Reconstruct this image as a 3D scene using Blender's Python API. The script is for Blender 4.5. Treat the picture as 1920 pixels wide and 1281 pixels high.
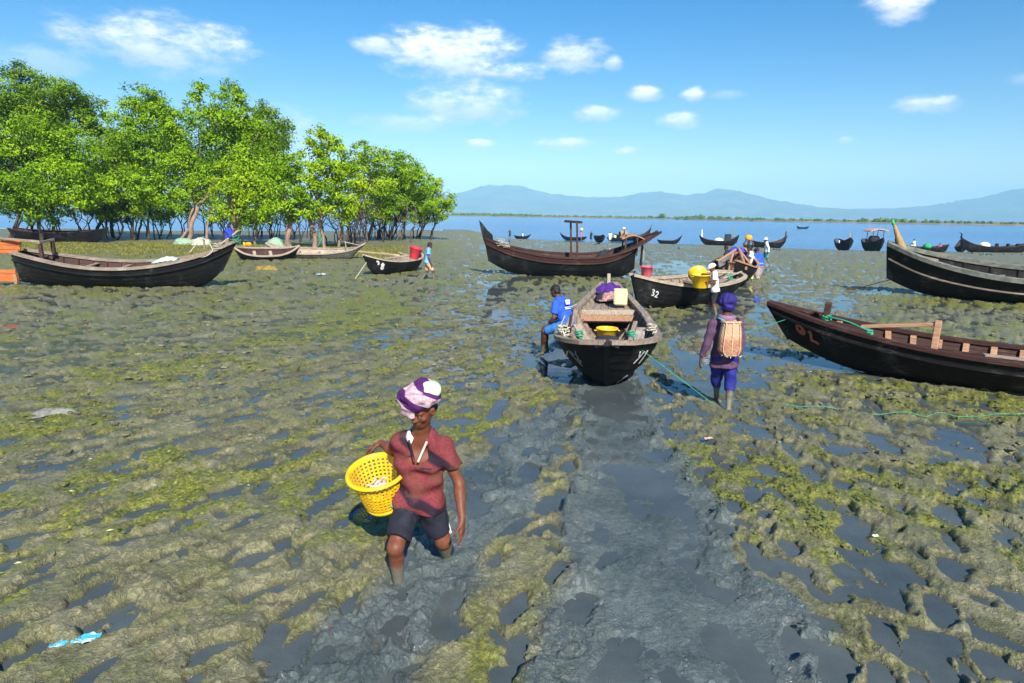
import bpy, math, random
import numpy as np
from mathutils import Vector, Matrix

for _o in list(bpy.data.objects):
    bpy.data.objects.remove(_o)
S = bpy.context.scene
COL = S.collection
PI = math.pi
rng = np.random.default_rng(7)

# ------------------------------------------------------------------ camera
cam_d = bpy.data.cameras.new('camera')
cam_d.sensor_width = 36.0
cam_d.lens = 24.0
cam_d.clip_start = 0.05
cam_d.clip_end = 40000
cam = bpy.data.objects.new('camera', cam_d)
COL.objects.link(cam)
cam.matrix_world = (Matrix.Translation((0, 0, 2.65)) @ Matrix.Rotation(math.radians(90 - 10.62), 4, 'X')
                    @ Matrix.Rotation(math.radians(0.745), 4, 'Z'))
S.camera = cam

# ------------------------------------------------------------------ sun, sky, exposure
SUN_EL = math.radians(37.0)
SUN_DIR = Vector((0.23 * math.cos(SUN_EL), -0.973 * math.cos(SUN_EL), math.sin(SUN_EL)))   # towards the sun
sun_d = bpy.data.lights.new('sun', 'SUN')
sun_d.energy = 5.0
sun_d.angle = math.radians(0.53)
sun_d.color = (1.0, 0.95, 0.86)
sun = bpy.data.objects.new('sun', sun_d)
COL.objects.link(sun)
sun.location = (20, -80, 60)
sun.rotation_euler = (-SUN_DIR).to_track_quat('-Z', 'Y').to_euler()

S.view_settings.view_transform = 'Standard'
S.view_settings.look = 'None'
S.view_settings.gamma = 1.0
S.view_settings.exposure = 0.86
S.view_settings.use_curve_mapping = False
S.render.engine = 'CYCLES'
S.cycles.max_bounces = 8
S.cycles.diffuse_bounces = 2
S.cycles.glossy_bounces = 3
S.cycles.transmission_bounces = 3
S.cycles.transparent_max_bounces = 8
S.cycles.volume_bounces = 0
S.cycles.use_denoising = True

world = bpy.data.worlds.new('World')
S.world = world
world.use_nodes = True


class NT:
    """tiny helper to wire shader nodes"""
    def __init__(self, tree):
        self.t = tree
        self.n = tree.nodes
        self.l = tree.links

    def add(self, kind, **kw):
        nd = self.n.new(kind)
        for k, v in kw.items():
            setattr(nd, k, v)
        return nd

    def put(self, sock, v):
        if hasattr(v, 'is_output') or isinstance(v, bpy.types.NodeSocket):
            self.l.new(v, sock)
        else:
            sock.default_value = v

    def math(self, op, a, b=0.0, c=None, clamp=False):
        nd = self.add('ShaderNodeMath', operation=op, use_clamp=clamp)
        self.put(nd.inputs[0], a)
        self.put(nd.inputs[1], b)
        if c is not None:
            self.put(nd.inputs[2], c)
        return nd.outputs[0]

    def vmath(self, op, a, b=(0, 0, 0)):
        nd = self.add('ShaderNodeVectorMath', operation=op)
        self.put(nd.inputs[0], a)
        self.put(nd.inputs[1], b)
        return nd.outputs[0]

    def ramp(self, v, a, b, smooth=True):
        nd = self.add('ShaderNodeMapRange', interpolation_type='SMOOTHSTEP' if smooth else 'LINEAR')
        nd.clamp = True
        self.put(nd.inputs['Value'], v)
        self.put(nd.inputs['From Min'], a)
        self.put(nd.inputs['From Max'], b)
        return nd.outputs[0]

    def mix(self, f, a, b, blend='MIX'):
        nd = self.add('ShaderNodeMix', data_type='RGBA', blend_type=blend)
        self.put(nd.inputs[0], f)
        self.put(nd.inputs[6], a if not isinstance(a, tuple) else (*a[:3], 1))
        self.put(nd.inputs[7], b if not isinstance(b, tuple) else (*b[:3], 1))
        return nd.outputs[2]

    def noise(self, vec, scale, detail=4, rough=0.55, dist=0.0, out=0):
        nd = self.add('ShaderNodeTexNoise')
        if vec is not None:
            self.l.new(vec, nd.inputs['Vector'])
        nd.inputs['Scale'].default_value = scale
        nd.inputs['Detail'].default_value = detail
        nd.inputs['Roughness'].default_value = rough
        nd.inputs['Distortion'].default_value = dist
        return nd.outputs[out]

    def attr(self, name):
        nd = self.add('ShaderNodeAttribute', attribute_name=name)
        return nd

    def mapping(self, vec, scale=(1, 1, 1), rot=(0, 0, 0), loc=(0, 0, 0)):
        nd = self.add('ShaderNodeMapping')
        self.l.new(vec, nd.inputs['Vector'])
        nd.inputs['Scale'].default_value = scale
        nd.inputs['Rotation'].default_value = rot
        nd.inputs['Location'].default_value = loc
        return nd.outputs[0]


w = NT(world.node_tree)
w.n.clear()
sky = w.add('ShaderNodeTexSky', sky_type='NISHITA')
sky.sun_disc = False
sky.sun_elevation = SUN_EL
sky.sun_rotation = math.radians(166.7)
sky.altitude = 0
sky.air_density = 1.0
sky.dust_density = 0.4
sky.ozone_density = 2.2
hs = w.add('ShaderNodeHueSaturation')
hs.inputs['Saturation'].default_value = 1.5
hs.inputs['Hue'].default_value = 0.504
w.l.new(sky.outputs[0], hs.inputs['Color'])
tc = w.add('ShaderNodeTexCoord')
dirv = tc.outputs['Generated']
sep = w.add('ShaderNodeSeparateXYZ')
w.l.new(dirv, sep.inputs[0])
az = w.math('MULTIPLY', w.math('ARCTAN2', sep.outputs[0], sep.outputs[1]), 180 / PI)
el = w.math('MULTIPLY', w.math('ARCSINE', sep.outputs[2]), 180 / PI)
ae = w.add('ShaderNodeCombineXYZ')
w.l.new(az, ae.inputs[0]); w.l.new(el, ae.inputs[1])
n1 = w.noise(w.mapping(ae.outputs[0], (1.0, 1.9, 1)), 0.26, 7, 0.62)
n2 = w.noise(w.mapping(ae.outputs[0], (1.0, 2.6, 1), loc=(7, 3, 0)), 0.62, 5, 0.6)
nz = w.math('ADD', w.math('MULTIPLY', w.math('SUBTRACT', n1, 0.5), 4.2), w.math('MULTIPLY', w.math('SUBTRACT', n2, 0.5), 2.6))
CLOUDS = [  # azimuth deg, elevation deg, half width, half height, density
    (-26.0, 11.3, 6.6, 2.1, 0.85), (-5.2, 12.2, 5.8, 2.3, 1.0), (-11.0, 12.4, 2.0, 0.8, 0.8), (-0.5, 11.0, 3.2, 0.8, 0.95),
    (4.8, 12.2, 2.9, 1.5, 0.85), (7.6, 11.6, 0.9, 0.7, 0.7), (27.5, 14.6, 2.4, 1.5, 1.1), (-4.0, 8.6, 5.2, 1.9, 0.75),
    (-9.0, 6.9, 4.2, 0.9, 0.5), (6.6, 7.9, 2.2, 0.7, 0.75), (10.2, 9.3, 1.4, 0.7, 0.85), (14.0, 9.2, 1.0, 0.6, 0.9),
    (13.0, 7.3, 1.9, 0.7, 0.8), (29.8, 7.8, 2.3, 0.7, 0.8), (-2.8, 5.5, 1.4, 0.5, 0.9), (4.0, 5.6, 2.5, 0.6, 0.85),
    (9.0, 5.0, 1.5, 0.5, 0.95), (16.5, 9.1, 1.8, 0.4, 0.35), (35.5, 9.0, 1.6, 0.5, 0.45), (-34.0, 9.5, 4.0, 1.0, 0.4),
    (-20.0, 6.0, 4.5, 2.2, 0.5), (25.0, 5.6, 0.6, 0.3, 0.5), (13.0, 3.6, 1.3, 0.4, 0.35), (-60, 14, 8, 2.5, 0.9), (62, 10, 7, 2, 0.8),
    (95, 25, 10, 4, 0.9), (-110, 20, 12, 4, 0.8), (150, 16, 9, 3, 0.8), (-165, 24, 8, 3, 0.7)]
total = None
shade = None
for a0, e0, hw, hh, den in CLOUDS:
    dx = w.math('MULTIPLY', w.math('SUBTRACT', az, a0), 1.0 / hw)
    dy = w.math('MULTIPLY', w.math('SUBTRACT', el, e0), 1.0 / hh)
    # flat base, puffy top
    q = w.math('ADD', w.math('MULTIPLY', dx, dx), w.math('MULTIPLY', dy, dy))
    v = w.math('SUBTRACT', w.math('ADD', 0.78, w.math('MULTIPLY', nz, 0.62)), q)
    v = w.math('MULTIPLY', w.ramp(v, -0.45, 1.05), den)
    sh = w.math('MULTIPLY', v, w.ramp(dy, -0.9, 0.7))
    total = v if total is None else w.math('MAXIMUM', total, v)
    shade = sh if shade is None else w.math('MAXIMUM', shade, sh)
total = w.math('MULTIPLY', total, 0.93, clamp=True)
ccol = w.mix(w.ramp(shade, 0.0, 0.8), (6.0, 6.6, 8.4), (10.6, 10.5, 10.6))
skyc = w.mix(total, hs.outputs[0], ccol)
bg = w.add('ShaderNodeBackground')
bg.inputs['Strength'].default_value = 0.078
w.l.new(skyc, bg.inputs['Color'])
wo = w.add('ShaderNodeOutputWorld')
w.l.new(bg.outputs[0], wo.inputs['Surface'])


# ------------------------------------------------------------------ mesh helpers
def mesh_np(name, V, F, smooth=True, mat_idx=None):
    """V (n,3); F an (m,k) array or a list of such arrays / of face lists"""
    me = bpy.data.meshes.new(name)
    V = np.asarray(V, dtype=np.float32).reshape(-1, 3)
    if isinstance(F, np.ndarray):
        F = [F]
    groups = [np.asarray(f, dtype=np.int32) for f in F if len(f)]
    starts, totals, loops, off = [], [], [], 0
    for g in groups:
        m, k = g.shape
        starts.append(off + np.arange(m) * k)
        totals.append(np.full(m, k))
        loops.append(g.ravel())
        off += m * k
    me.vertices.add(len(V))
    me.vertices.foreach_set('co', V.ravel())
    loops = np.concatenate(loops).astype(np.int32)
    starts = np.concatenate(starts).astype(np.int32)
    totals = np.concatenate(totals).astype(np.int32)
    me.loops.add(len(loops))
    me.loops.foreach_set('vertex_index', loops)
    me.polygons.add(len(starts))
    me.polygons.foreach_set('loop_start', starts)
    me.polygons.foreach_set('loop_total', totals)
    me.polygons.foreach_set('use_smooth', np.full(len(starts), bool(smooth)))
    if mat_idx is not None:
        me.polygons.foreach_set('material_index', np.asarray(mat_idx, dtype=np.int32))
    me.update(calc_edges=True)
    me.validate()
    return me


def set_attr(me, name, vals, domain='POINT'):
    a = me.attributes.new(name, 'FLOAT', domain)
    a.data.foreach_set('value', np.asarray(vals, dtype=np.float32))


class MB:
    """collects shapes for ONE mesh object"""
    def __init__(self):
        self.V, self.F, self.M, self.n = [], {}, {}, 0

    def add(self, V, F, m=0):
        V = np.asarray(V, dtype=float).reshape(-1, 3)
        for f in F:
            k = len(f)
            self.F.setdefault(k, []).append([i + self.n for i in f])
            self.M.setdefault(k, []).append(m)
        self.V.append(V)
        self.n += len(V)
        return self

    def box(self, c, s, R=None, m=0, bev=0.0):
        sx, sy, sz = [v / 2 for v in s]
        b = min(bev, sx * .9, sy * .9, sz * .9)
        if b <= 0:
            P = np.array([[x, y, z] for x in (-sx, sx) for y in (-sy, sy) for z in (-sz, sz)])
            F = [(0, 1, 3, 2), (4, 6, 7, 5), (0, 4, 5, 1), (2, 3, 7, 6), (0, 2, 6, 4), (1, 5, 7, 3)]
        else:   # chamfered box
            P, idx = [], {}
            for i in (-1, 1):
                for j in (-1, 1):
                    for k in (-1, 1):
                        for ax in range(3):
                            p = [i * (sx - b), j * (sy - b), k * (sz - b)]
                            p[ax] = (i, j, k)[ax] * (sx, sy, sz)[ax]
                            idx[(i, j, k, ax)] = len(P)
                            P.append(p)
            P = np.array(P)
            F = []
            for ax in range(3):
                u, v = [(1, 2), (2, 0), (0, 1)][ax]
                for sgn in (-1, 1):
                    q = []
                    for a_, b_ in ((-1, -1), (1, -1), (1, 1), (-1, 1)):
                        t = [0, 0, 0]; t[ax] = sgn; t[u] = a_; t[v] = b_
                        q.append(idx[(*t, ax)])
                    F.append(q if sgn > 0 else q[::-1])
                for a_ in (-1, 1):
                    for b_ in (-1, 1):
                        t0 = [0, 0, 0]; t1 = [0, 0, 0]
                        t0[ax] = -1; t1[ax] = 1
                        t0[u] = t1[u] = a_; t0[v] = t1[v] = b_
                        F.append([idx[(*t0, u)], idx[(*t1, u)], idx[(*t1, v)], idx[(*t0, v)]])
            for i in (-1, 1):
                for j in (-1, 1):
                    for k in (-1, 1):
                        F.append([idx[(i, j, k, 0)], idx[(i, j, k, 1)], idx[(i, j, k, 2)]])
        if R is not None:
            P = P @ np.array(R).T
        return self.add(P + np.array(c), F, m)

    def beam(self, p0, p1, w_, h_, up=(0, 0, 1), m=0, bev=0.0):
        p0, p1 = np.array(p0, float), np.array(p1, float)
        d = p1 - p0
        L = np.linalg.norm(d)
        x = d / L
        y = np.cross(np.array(up, float), x)
        if np.linalg.norm(y) < 1e-4:
            y = np.cross(np.array((0, 1., 0)), x)
        y /= np.linalg.norm(y)
        z = np.cross(x, y)
        return self.box((p0 + p1) / 2, (L, w_, h_), np.stack([x, y, z], 1), m, bev)

    def tube(self, P, R, n=8, m=0, cap=True, sq=1.0):
        P = np.array(P, float)
        k = len(P)
        R = np.broadcast_to(np.array(R, float), (k,))
        T = np.gradient(P, axis=0)
        T /= np.linalg.norm(T, axis=1)[:, None] + 1e-9
        ref = np.array((0, 0, 1.)) if abs(T[0][2]) < 0.9 else np.array((1., 0, 0))
        A = []
        a = np.cross(T[0], ref); a /= np.linalg.norm(a)
        for i in range(k):
            a = a - T[i] * (a @ T[i]); a /= np.linalg.norm(a) + 1e-9
            A.append(a)
        A = np.array(A)
        B = np.cross(T, A)
        th = np.arange(n) * 2 * PI / n
        V = P[:, None] + R[:, None, None] * (np.cos(th)[None, :, None] * A[:, None] + sq * np.sin(th)[None, :, None] * B[:, None])
        F = [(i * n + j, i * n + (j + 1) % n, (i + 1) * n + (j + 1) % n, (i + 1) * n + j) for i in range(k - 1) for j in range(n)]
        if cap:
            F.append(tuple(range(n))[::-1]); F.append(tuple((k - 1) * n + j for j in range(n)))
        return self.add(V.reshape(-1, 3), F, m)

    def sweep(self, P, A, B, m=0, cap=True):
        """rectangular bar: centres P with half vectors A and B"""
        P, A, B = np.array(P, float), np.array(A, float), np.array(B, float)
        k = len(P)
        V = np.stack([P - A - B, P + A - B, P + A + B, P - A + B], 1).reshape(-1, 3)
        F = [(i * 4 + j, i * 4 + (j + 1) % 4, i * 4 + 4 + (j + 1) % 4, i * 4 + 4 + j) for i in range(k - 1) for j in range(4)]
        if cap:
            F += [(3, 2, 1, 0), tuple((k - 1) * 4 + j for j in range(4))]
        return self.add(V, F, m)

    def lathe(self, prof, n=28, c=(0, 0, 0), sx=1.0, sy=1.0, m=0):
        prof = np.array(prof, float)
        k = len(prof)
        th = np.arange(n) * 2 * PI / n
        V = np.stack([prof[:, 0][:, None] * np.cos(th) * sx, prof[:, 0][:, None] * np.sin(th) * sy,
                      np.repeat(prof[:, 1][:, None], n, 1)], 2).reshape(-1, 3) + np.array(c)
        F = [(i * n + j, i * n + (j + 1) % n, (i + 1) * n + (j + 1) % n, (i + 1) * n + j) for i in range(k - 1) for j in range(n)]
        closed = np.allclose(prof[0], prof[-1])
        if prof[0, 0] > 1e-6 and not closed:
            F.append(tuple(range(n))[::-1])
        if prof[-1, 0] > 1e-6 and not closed:
            F.append(tuple((k - 1) * n + j for j in range(n)))
        return self.add(V, F, m)

    def grid(self, P, m=0, thick=None):
        """P (a,b,3) open sheet"""
        a, b, _ = P.shape
        F = [(i * b + j, (i + 1) * b + j, (i + 1) * b + j + 1, i * b + j + 1) for i in range(a - 1) for j in range(b - 1)]
        return self.add(P.reshape(-1, 3), F, m)

    def mesh(self, name, smooth=False):
        V = np.concatenate(self.V)
        ks = sorted(self.F)
        return mesh_np(name, V, [np.array(self.F[k]) for k in ks], smooth, sum([self.M[k] for k in ks], []))

    def build(self, name, mats, parent=None, smooth=False):
        return obj(name, self.mesh(name, smooth), mats, parent)


def obj(name, me, mats=None, parent=None):
    o = bpy.data.objects.new(name, me)
    COL.objects.link(o)
    if mats is not None:
        if not isinstance(mats, (list, tuple)):
            mats = [mats]
        if not me.materials:
            for mm in mats:
                me.materials.append(mm)
    if parent is not None:
        o.parent = parent
    return o


def tag(o, label=None, cat=None, group=None, kind=None):
    if label: o['label'] = label
    if cat: o['category'] = cat
    if group: o['group'] = group
    if kind: o['kind'] = kind
    return o


def empty(name, loc=(0, 0, 0), rz=0.0, label=None, cat=None, group=None, tilt=(0, 0)):
    o = bpy.data.objects.new(name, None)
    o.empty_display_size = 0.2
    COL.objects.link(o)
    o.location = loc
    o.rotation_mode = 'ZYX' if False else 'XYZ'
    o.rotation_euler = (tilt[0], tilt[1], rz)
    return tag(o, label, cat, group)


def copy_tree(o, parent=None):
    c = o.copy()
    COL.objects.link(c)
    if parent is not None:
        c.parent = parent
    for ch in list(o.children):
        copy_tree(ch, c)
    return c


def smooth_mod(o, lv=1):
    md = o.modifiers.new('subsurf', 'SUBSURF')
    md.levels = lv
    md.render_levels = lv
    return o


# ------------------------------------------------------------------ materials
MATS = {}


def new_mat(name):
    m = bpy.data.materials.new(name)
    m.use_nodes = True
    t = NT(m.node_tree)
    t.n.clear()
    out = t.add('ShaderNodeOutputMaterial')
    b = t.add('ShaderNodeBsdfPrincipled')
    t.l.new(b.outputs[0], out.inputs['Surface'])
    MATS[name] = m
    return m, t, b, out


def bump(t, b, h, strength=0.3, dist=0.02):
    bp = t.add('ShaderNodeBump')
    bp.inputs['Strength'].default_value = strength
    bp.inputs['Distance'].default_value = dist
    t.put(bp.inputs['Height'], h)
    t.l.new(bp.outputs[0], b.inputs['Normal'])
    return bp


def simple(name, col, rough=0.6, var=0.25, scale=6.0, bmp=0.2, dirt=None, spec=0.4, detail_scale=None):
    """one colour with noise variation, a little dirt and relief"""
    m, t, b, _ = new_mat(name)
    co = t.add('ShaderNodeTexCoord').outputs['Object']
    n = t.noise(co, scale, 5, 0.6)
    n2 = t.noise(co, detail_scale or scale * 6, 4, 0.65)
    dark = tuple(c * (1 - var) for c in col)
    lite = tuple(min(1, c * (1 + var)) for c in col)
    c = t.mix(t.ramp(n, 0.3, 0.7), dark, lite)
    if dirt:
        c = t.mix(t.math('MULTIPLY', t.ramp(t.noise(co, scale * 1.7, 6, 0.7), 0.52, 0.72), 0.8), c, dirt)
    t.l.new(c, b.inputs['Base Color'])
    b.inputs['Roughness'].default_value = rough
    b.inputs['Specular IOR Level'].default_value = spec
    bump(t, b, n2, bmp, 0.01)
    return m


def wood(name, base, pale, rough=0.75, stretch=(1.2, 14, 14), wear=0.5, bmp=0.5, spec=0.3, mud=None):
    """planked timber: grain along local X, worn paler streaks"""
    m, t, b, _ = new_mat(name)
    co = t.add('ShaderNodeTexCoord').outputs['Object']
    g = t.noise(t.mapping(co, stretch), 2.2, 6, 0.7, 0.3)
    g2 = t.noise(t.mapping(co, (stretch[0] * 1.8, stretch[1] * 2.5, stretch[2] * 2.5)), 3.0, 4, 0.7)
    p = t.noise(co, 1.7, 5, 0.65)
    c = t.mix(t.ramp(g, 0.25, 0.75), tuple(x * 0.55 for x in base), tuple(x * 1.35 for x in base))
    wv = t.math('MULTIPLY', t.ramp(t.math('ADD', t.math('MULTIPLY', g2, 0.6), t.math('MULTIPLY', p, 0.6)), 0.68 - 0.13 * wear, 0.8), 0.9)
    c = t.mix(wv, c, pale)
    if mud:
        c = t.mix(t.math('MULTIPLY', t.ramp(t.noise(co, 2.6, 6, 0.72), 0.5, 0.66), 0.75), c, mud)
    t.l.new(c, b.inputs['Base Color'])
    t.l.new(t.math('ADD', rough - 0.12, t.math('MULTIPLY', g, 0.25)), b.inputs['Roughness'])
    b.inputs['Specular IOR Level'].default_value = spec
    bump(t, b, t.math('ADD', g, t.math('MULTIPLY', g2, 0.5)), bmp, 0.012)
    return m


M_TAR = wood('tarred_wood', (0.0065, 0.0065, 0.008), (0.11, 0.11, 0.11), 0.72, (0.9, 9, 16), 0.30, 0.7, 0.22, mud=(0.013, 0.013, 0.013))
M_TARRED2 = wood('tarred_brown_wood', (0.0062, 0.005, 0.005), (0.12, 0.105, 0.10), 0.72, (0.8, 9, 15), 0.30, 0.7, 0.22, mud=(0.018, 0.014, 0.012))
M_REDWOOD = wood('red_brown_timber', (0.046, 0.018, 0.014), (0.17, 0.105, 0.085), 0.7, (0.9, 10, 12), 0.2, 0.5)
M_GREYWOOD = wood('grey_weathered_timber', (0.24, 0.185, 0.145), (0.46, 0.40, 0.34), 0.85, (1.0, 12, 12), 0.55, 0.6)
M_PALEWOOD = wood('pale_bleached_timber', (0.36, 0.29, 0.22), (0.58, 0.52, 0.44), 0.85, (1.0, 12, 12), 0.6, 0.6)
M_TANWOOD = wood('tan_timber', (0.36, 0.20, 0.12), (0.52, 0.36, 0.25), 0.8, (1.2, 12, 12), 0.4, 0.5)
M_ORANGEWOOD = wood('orange_timber', (0.52, 0.13, 0.035), (0.62, 0.30, 0.16), 0.7, (1.2, 9, 9), 0.3, 0.4)
M_DARKWOOD = wood('dark_brown_timber', (0.055, 0.028, 0.02), (0.16, 0.10, 0.075), 0.75, (1.2, 12, 12), 0.3, 0.5)
M_WHITEPAINT = simple('white_paint_strokes', (0.70, 0.70, 0.68), 0.7, 0.2, 30, 0.2, dirt=(0.25, 0.25, 0.24))
M_RUSTPAINT = simple('orange_brown_paint_strokes', (0.34, 0.10, 0.045), 0.7, 0.35, 20, 0.2, dirt=(0.12, 0.05, 0.03))
M_ROPE_G = simple('green_nylon_rope', (0.03, 0.32, 0.19), 0.5, 0.3, 40, 0.4)
M_ROPE_P = simple('pale_rope', (0.50, 0.46, 0.36), 0.8, 0.3, 40, 0.4)
M_YELLOW = simple('yellow_plastic', (0.76, 0.46, 0.008), 0.42, 0.16, 9, 0.15, dirt=(0.40, 0.25, 0.04), spec=0.5)
M_CREAM = simple('cream_plastic', (0.80, 0.70, 0.33), 0.45, 0.12, 10, 0.1, dirt=(0.5, 0.4, 0.2))
M_REDPL = simple('red_plastic', (0.62, 0.035, 0.055), 0.42, 0.15, 8, 0.1, dirt=(0.4, 0.06, 0.06))
M_PINKPL = simple('faded_red_plastic', (0.66, 0.10, 0.15), 0.5, 0.15, 8, 0.1, dirt=(0.5, 0.25, 0.25))
M_PURPLE = simple('purple_cloth', (0.055, 0.012, 0.16), 0.85, 0.3, 9, 0.3)
M_BLUECL = simple('blue_cloth', (0.02, 0.045, 0.42), 0.85, 0.3, 9, 0.3)
M_WHITECL = simple('white_cloth', (0.74, 0.73, 0.72), 0.85, 0.10, 9, 0.3, dirt=(0.5, 0.48, 0.44))
M_STRAW = simple('straw_matting', (0.34, 0.22, 0.10), 0.85, 0.4, 22, 0.6, dirt=(0.20, 0.13, 0.05))
M_NETG = simple('green_net', (0.22, 0.36, 0.24), 0.9, 0.5, 16, 0.8, dirt=(0.45, 0.50, 0.42))
M_GREENSTR = simple('green_strap', (0.03, 0.36, 0.09), 0.6, 0.3, 12, 0.3)
M_DARKCL = simple('dark_cloth', (0.02, 0.02, 0.028), 0.9, 0.3, 9, 0.3)
M_BARK = wood('mangrove_bark', (0.10, 0.075, 0.058), (0.30, 0.25, 0.21), 0.9, (5, 5, 1.6), 0.4, 0.8)
M_BARK_D = wood('dark_mangrove_bark', (0.045, 0.035, 0.028), (0.12, 0.10, 0.085), 0.9, (5, 5, 1.6), 0.3, 0.8)
M_BARK_P = wood('pale_mangrove_bark', (0.26, 0.17, 0.13), (0.44, 0.34, 0.28), 0.9, (5, 5, 1.6), 0.4, 0.8)
M_BAMBOO = simple('bamboo', (0.46, 0.34, 0.17), 0.6, 0.25, 10, 0.2)

# ------------------------------------------------------------------ numpy noise
_perm = np.random.default_rng(11).permutation(4096).astype(np.int64)
_gx = np.random.default_rng(12).uniform(0, 2 * PI, 4096)
_GC, _GS = np.cos(_gx).astype(np.float32), np.sin(_gx).astype(np.float32)


def _hash(i, j):
    return _perm[(_perm[i & 4095] + j) & 4095]


def perlin(x, y):
    xi = np.floor(x).astype(np.int64); yi = np.floor(y).astype(np.int64)
    fx = (x - xi).astype(np.float32); fy = (y - yi).astype(np.float32)
    u = fx * fx * fx * (fx * (fx * 6 - 15) + 10); v = fy * fy * fy * (fy * (fy * 6 - 15) + 10)

    def g(dx, dy):
        h = _hash(xi + dx, yi + dy)
        return _GC[h] * (fx - dx) + _GS[h] * (fy - dy)
    a = g(0, 0); b = g(1, 0); c = g(0, 1); d = g(1, 1)
    return ((a + u * (b - a)) * (1 - v) + (c + u * (d - c)) * v) * 1.5


def fbm(x, y, octv=4, gain=0.5, ox=0.0):
    s = 0; a = 1.0
    for k in range(octv):
        s = s + a * perlin(x * 2.03 ** k + 17.3 * k + ox, y * 2.03 ** k - 9.1 * k + ox * 0.7)
        a *= gain
    return s


def ridged(x, y, octv=3, ox=0.0):
    s = 0; a = 1.0
    for k in range(octv):
        s = s + a * (1 - 2 * np.abs(perlin(x * 2.07 ** k + 31.7 * k + ox, y * 2.07 ** k + 3.3 * k)))
        a *= 0.5
    return s


def sstep(a, b, x):
    t = np.clip((x - a) / (b - a), 0, 1)
    return t * t * (3 - 2 * t)


def pits(x, y, cell, ax, ay, seed, keep=0.8, jit=0.9, spread=0.5):
    """distance (1 = rim) to the nearest elongated footprint; each lies along the walking lines"""
    ci = np.floor(x / cell).astype(np.int64); cj = np.floor(y / cell).astype(np.int64)
    best = np.full(x.shape, 9.0, np.float32)
    dep = np.zeros(x.shape, np.float32)
    for di in (-1, 0, 1):
        for dj in (-1, 0, 1):
            i = ci + di; j = cj + dj
            h = _hash(i + seed, j + seed * 3)
            r1 = _hash(h, i + 5) / 4096.0; r2 = _hash(h, j + 9) / 4096.0; r3 = _hash(h + 3, i + j) / 4096.0; r4 = _hash(h + 7, j - i) / 4096.0
            px = (i + 0.5 + (r1 - 0.5) * jit) * cell; py = (j + 0.5 + (r2 - 0.5) * jit) * cell
            ang = np.arctan2(19.0 - py, 3.5 - px) + (r3 - 0.5) * 2 * spread
            ca, sa = np.cos(ang), np.sin(ang)
            dx = x - px; dy = y - py
            k = 0.75 + 0.6 * r4
            u = (dx * ca + dy * sa) / (ax * k); v = (-dx * sa + dy * ca) / (ay * k)
            d = np.sqrt(u * u + v * v).astype(np.float32)
            ok = (r3 * 7.13 % 1.0) < keep
            d = np.where(ok, d, 9.0)
            m = d < best
            best = np.where(m, d, best)
            dep = np.where(m, 0.55 + 0.75 * ((r4 * 5.31) % 1.0), dep)
    return best, dep


SHORE_X = np.array([-400, -130, -90, -40, -22, -12, 0, 10.7, 24.5, 33.7, 41, 52, 63, 122, 214, 600.])
SHORE_Y = np.array([110, 96, 90, 86, 92, 108, 113, 103, 99.5, 92, 88, 86.5, 88, 89, 95, 120.])
RIVER = -1.40          # the flat falls away to the river, which lies this far below the mud near us


def drop(x, y):
    sh = np.interp(x, SHORE_X, SHORE_Y)
    t = np.clip((y - 40.0) / np.maximum(sh - 40.0, 5), 0, 1)
    return -RIVER * t * sstep(-8.0, -1.0, x)


def polyd(x, y, pts):
    """distance to a polyline and the parameter-interpolated width"""
    best = np.full(x.shape, 1e3)
    for (ax_, ay_, aw), (bx, by, bw) in zip(pts[:-1], pts[1:]):
        dx, dy = bx - ax_, by - ay_
        t = np.clip(((x - ax_) * dx + (y - ay_) * dy) / (dx * dx + dy * dy), 0, 1)
        d = np.hypot(x - ax_ - t * dx, y - ay_ - t * dy) / (aw + (bw - aw) * t)
        best = np.minimum(best, d)
    return best


DRAG = [(1.55, 11.2, .32), (1.38, 8.0, .36), (1.25, 6.2, .45), (1.12, 4.8, .50), (1.08, 3.6, .58), (1.0, 1.5, .7)]
TRAIL = [(0.6, 9.0, .25), (0.05, 7.2, .40), (-0.25, 5.9, .40), (-0.45, 4.9, .36), (-0.72, 4.1, .36), (-0.95, 3.3, .42), (-1.3, 2.0, .45)]
CHAN = [[(3.4, 10.6, .45), (4.2, 13.5, .75), (5.8, 18.0, .9), (8.3, 25.0, .9), (9.0, 33, 1.3), (8.0, 45, 1.6)],
        [(4.0, 12.2, .6), (5.6, 12.4, .55), (7.5, 11.2, .7), (9.5, 10.6, .8)],
        [(9.2, 22.0, .35), (11.5, 28.0, .6), (13.5, 36.0, .8), (15.5, 46, 1.1)],
        [(7.6, 16.5, .4), (9.6, 20.5, .5), (12.0, 24.5, .5)],
        [(11.5, 24.6, .5), (16.5, 25.2, .7), (19, 25.4, .7)],
        [(-0.2, 17.2, .25), (-0.9, 21.0, .40), (-0.3, 27.0, .5), (2.0, 30.5, .6), (4.5, 29.6, .6)],
        [(4.6, 7.9, .5), (7.6, 8.0, .6), (10.5, 8.4, .7)],
        [(0.9, 11.8, .55), (1.3, 11.0, .6), (1.5, 9.2, .45)],
        [(0.55, 13.6, .4), (0.75, 12.3, .55), (1.2, 11.2, .5)]]
ALGAE = [[(-4.2, 21.5, .8), (-3.6, 18.2, .8), (-4.6, 14.0, .9)], [(7, 9.4, .7), (11, 9.6, .8)], [(12.5, 22.3, .7), (17, 20.6, .9), (22, 19.5, 1)],
         [(-0.2, 27.8, .5), (3.0, 27.6, .5), (5.5, 27.0, .4)]]


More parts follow.
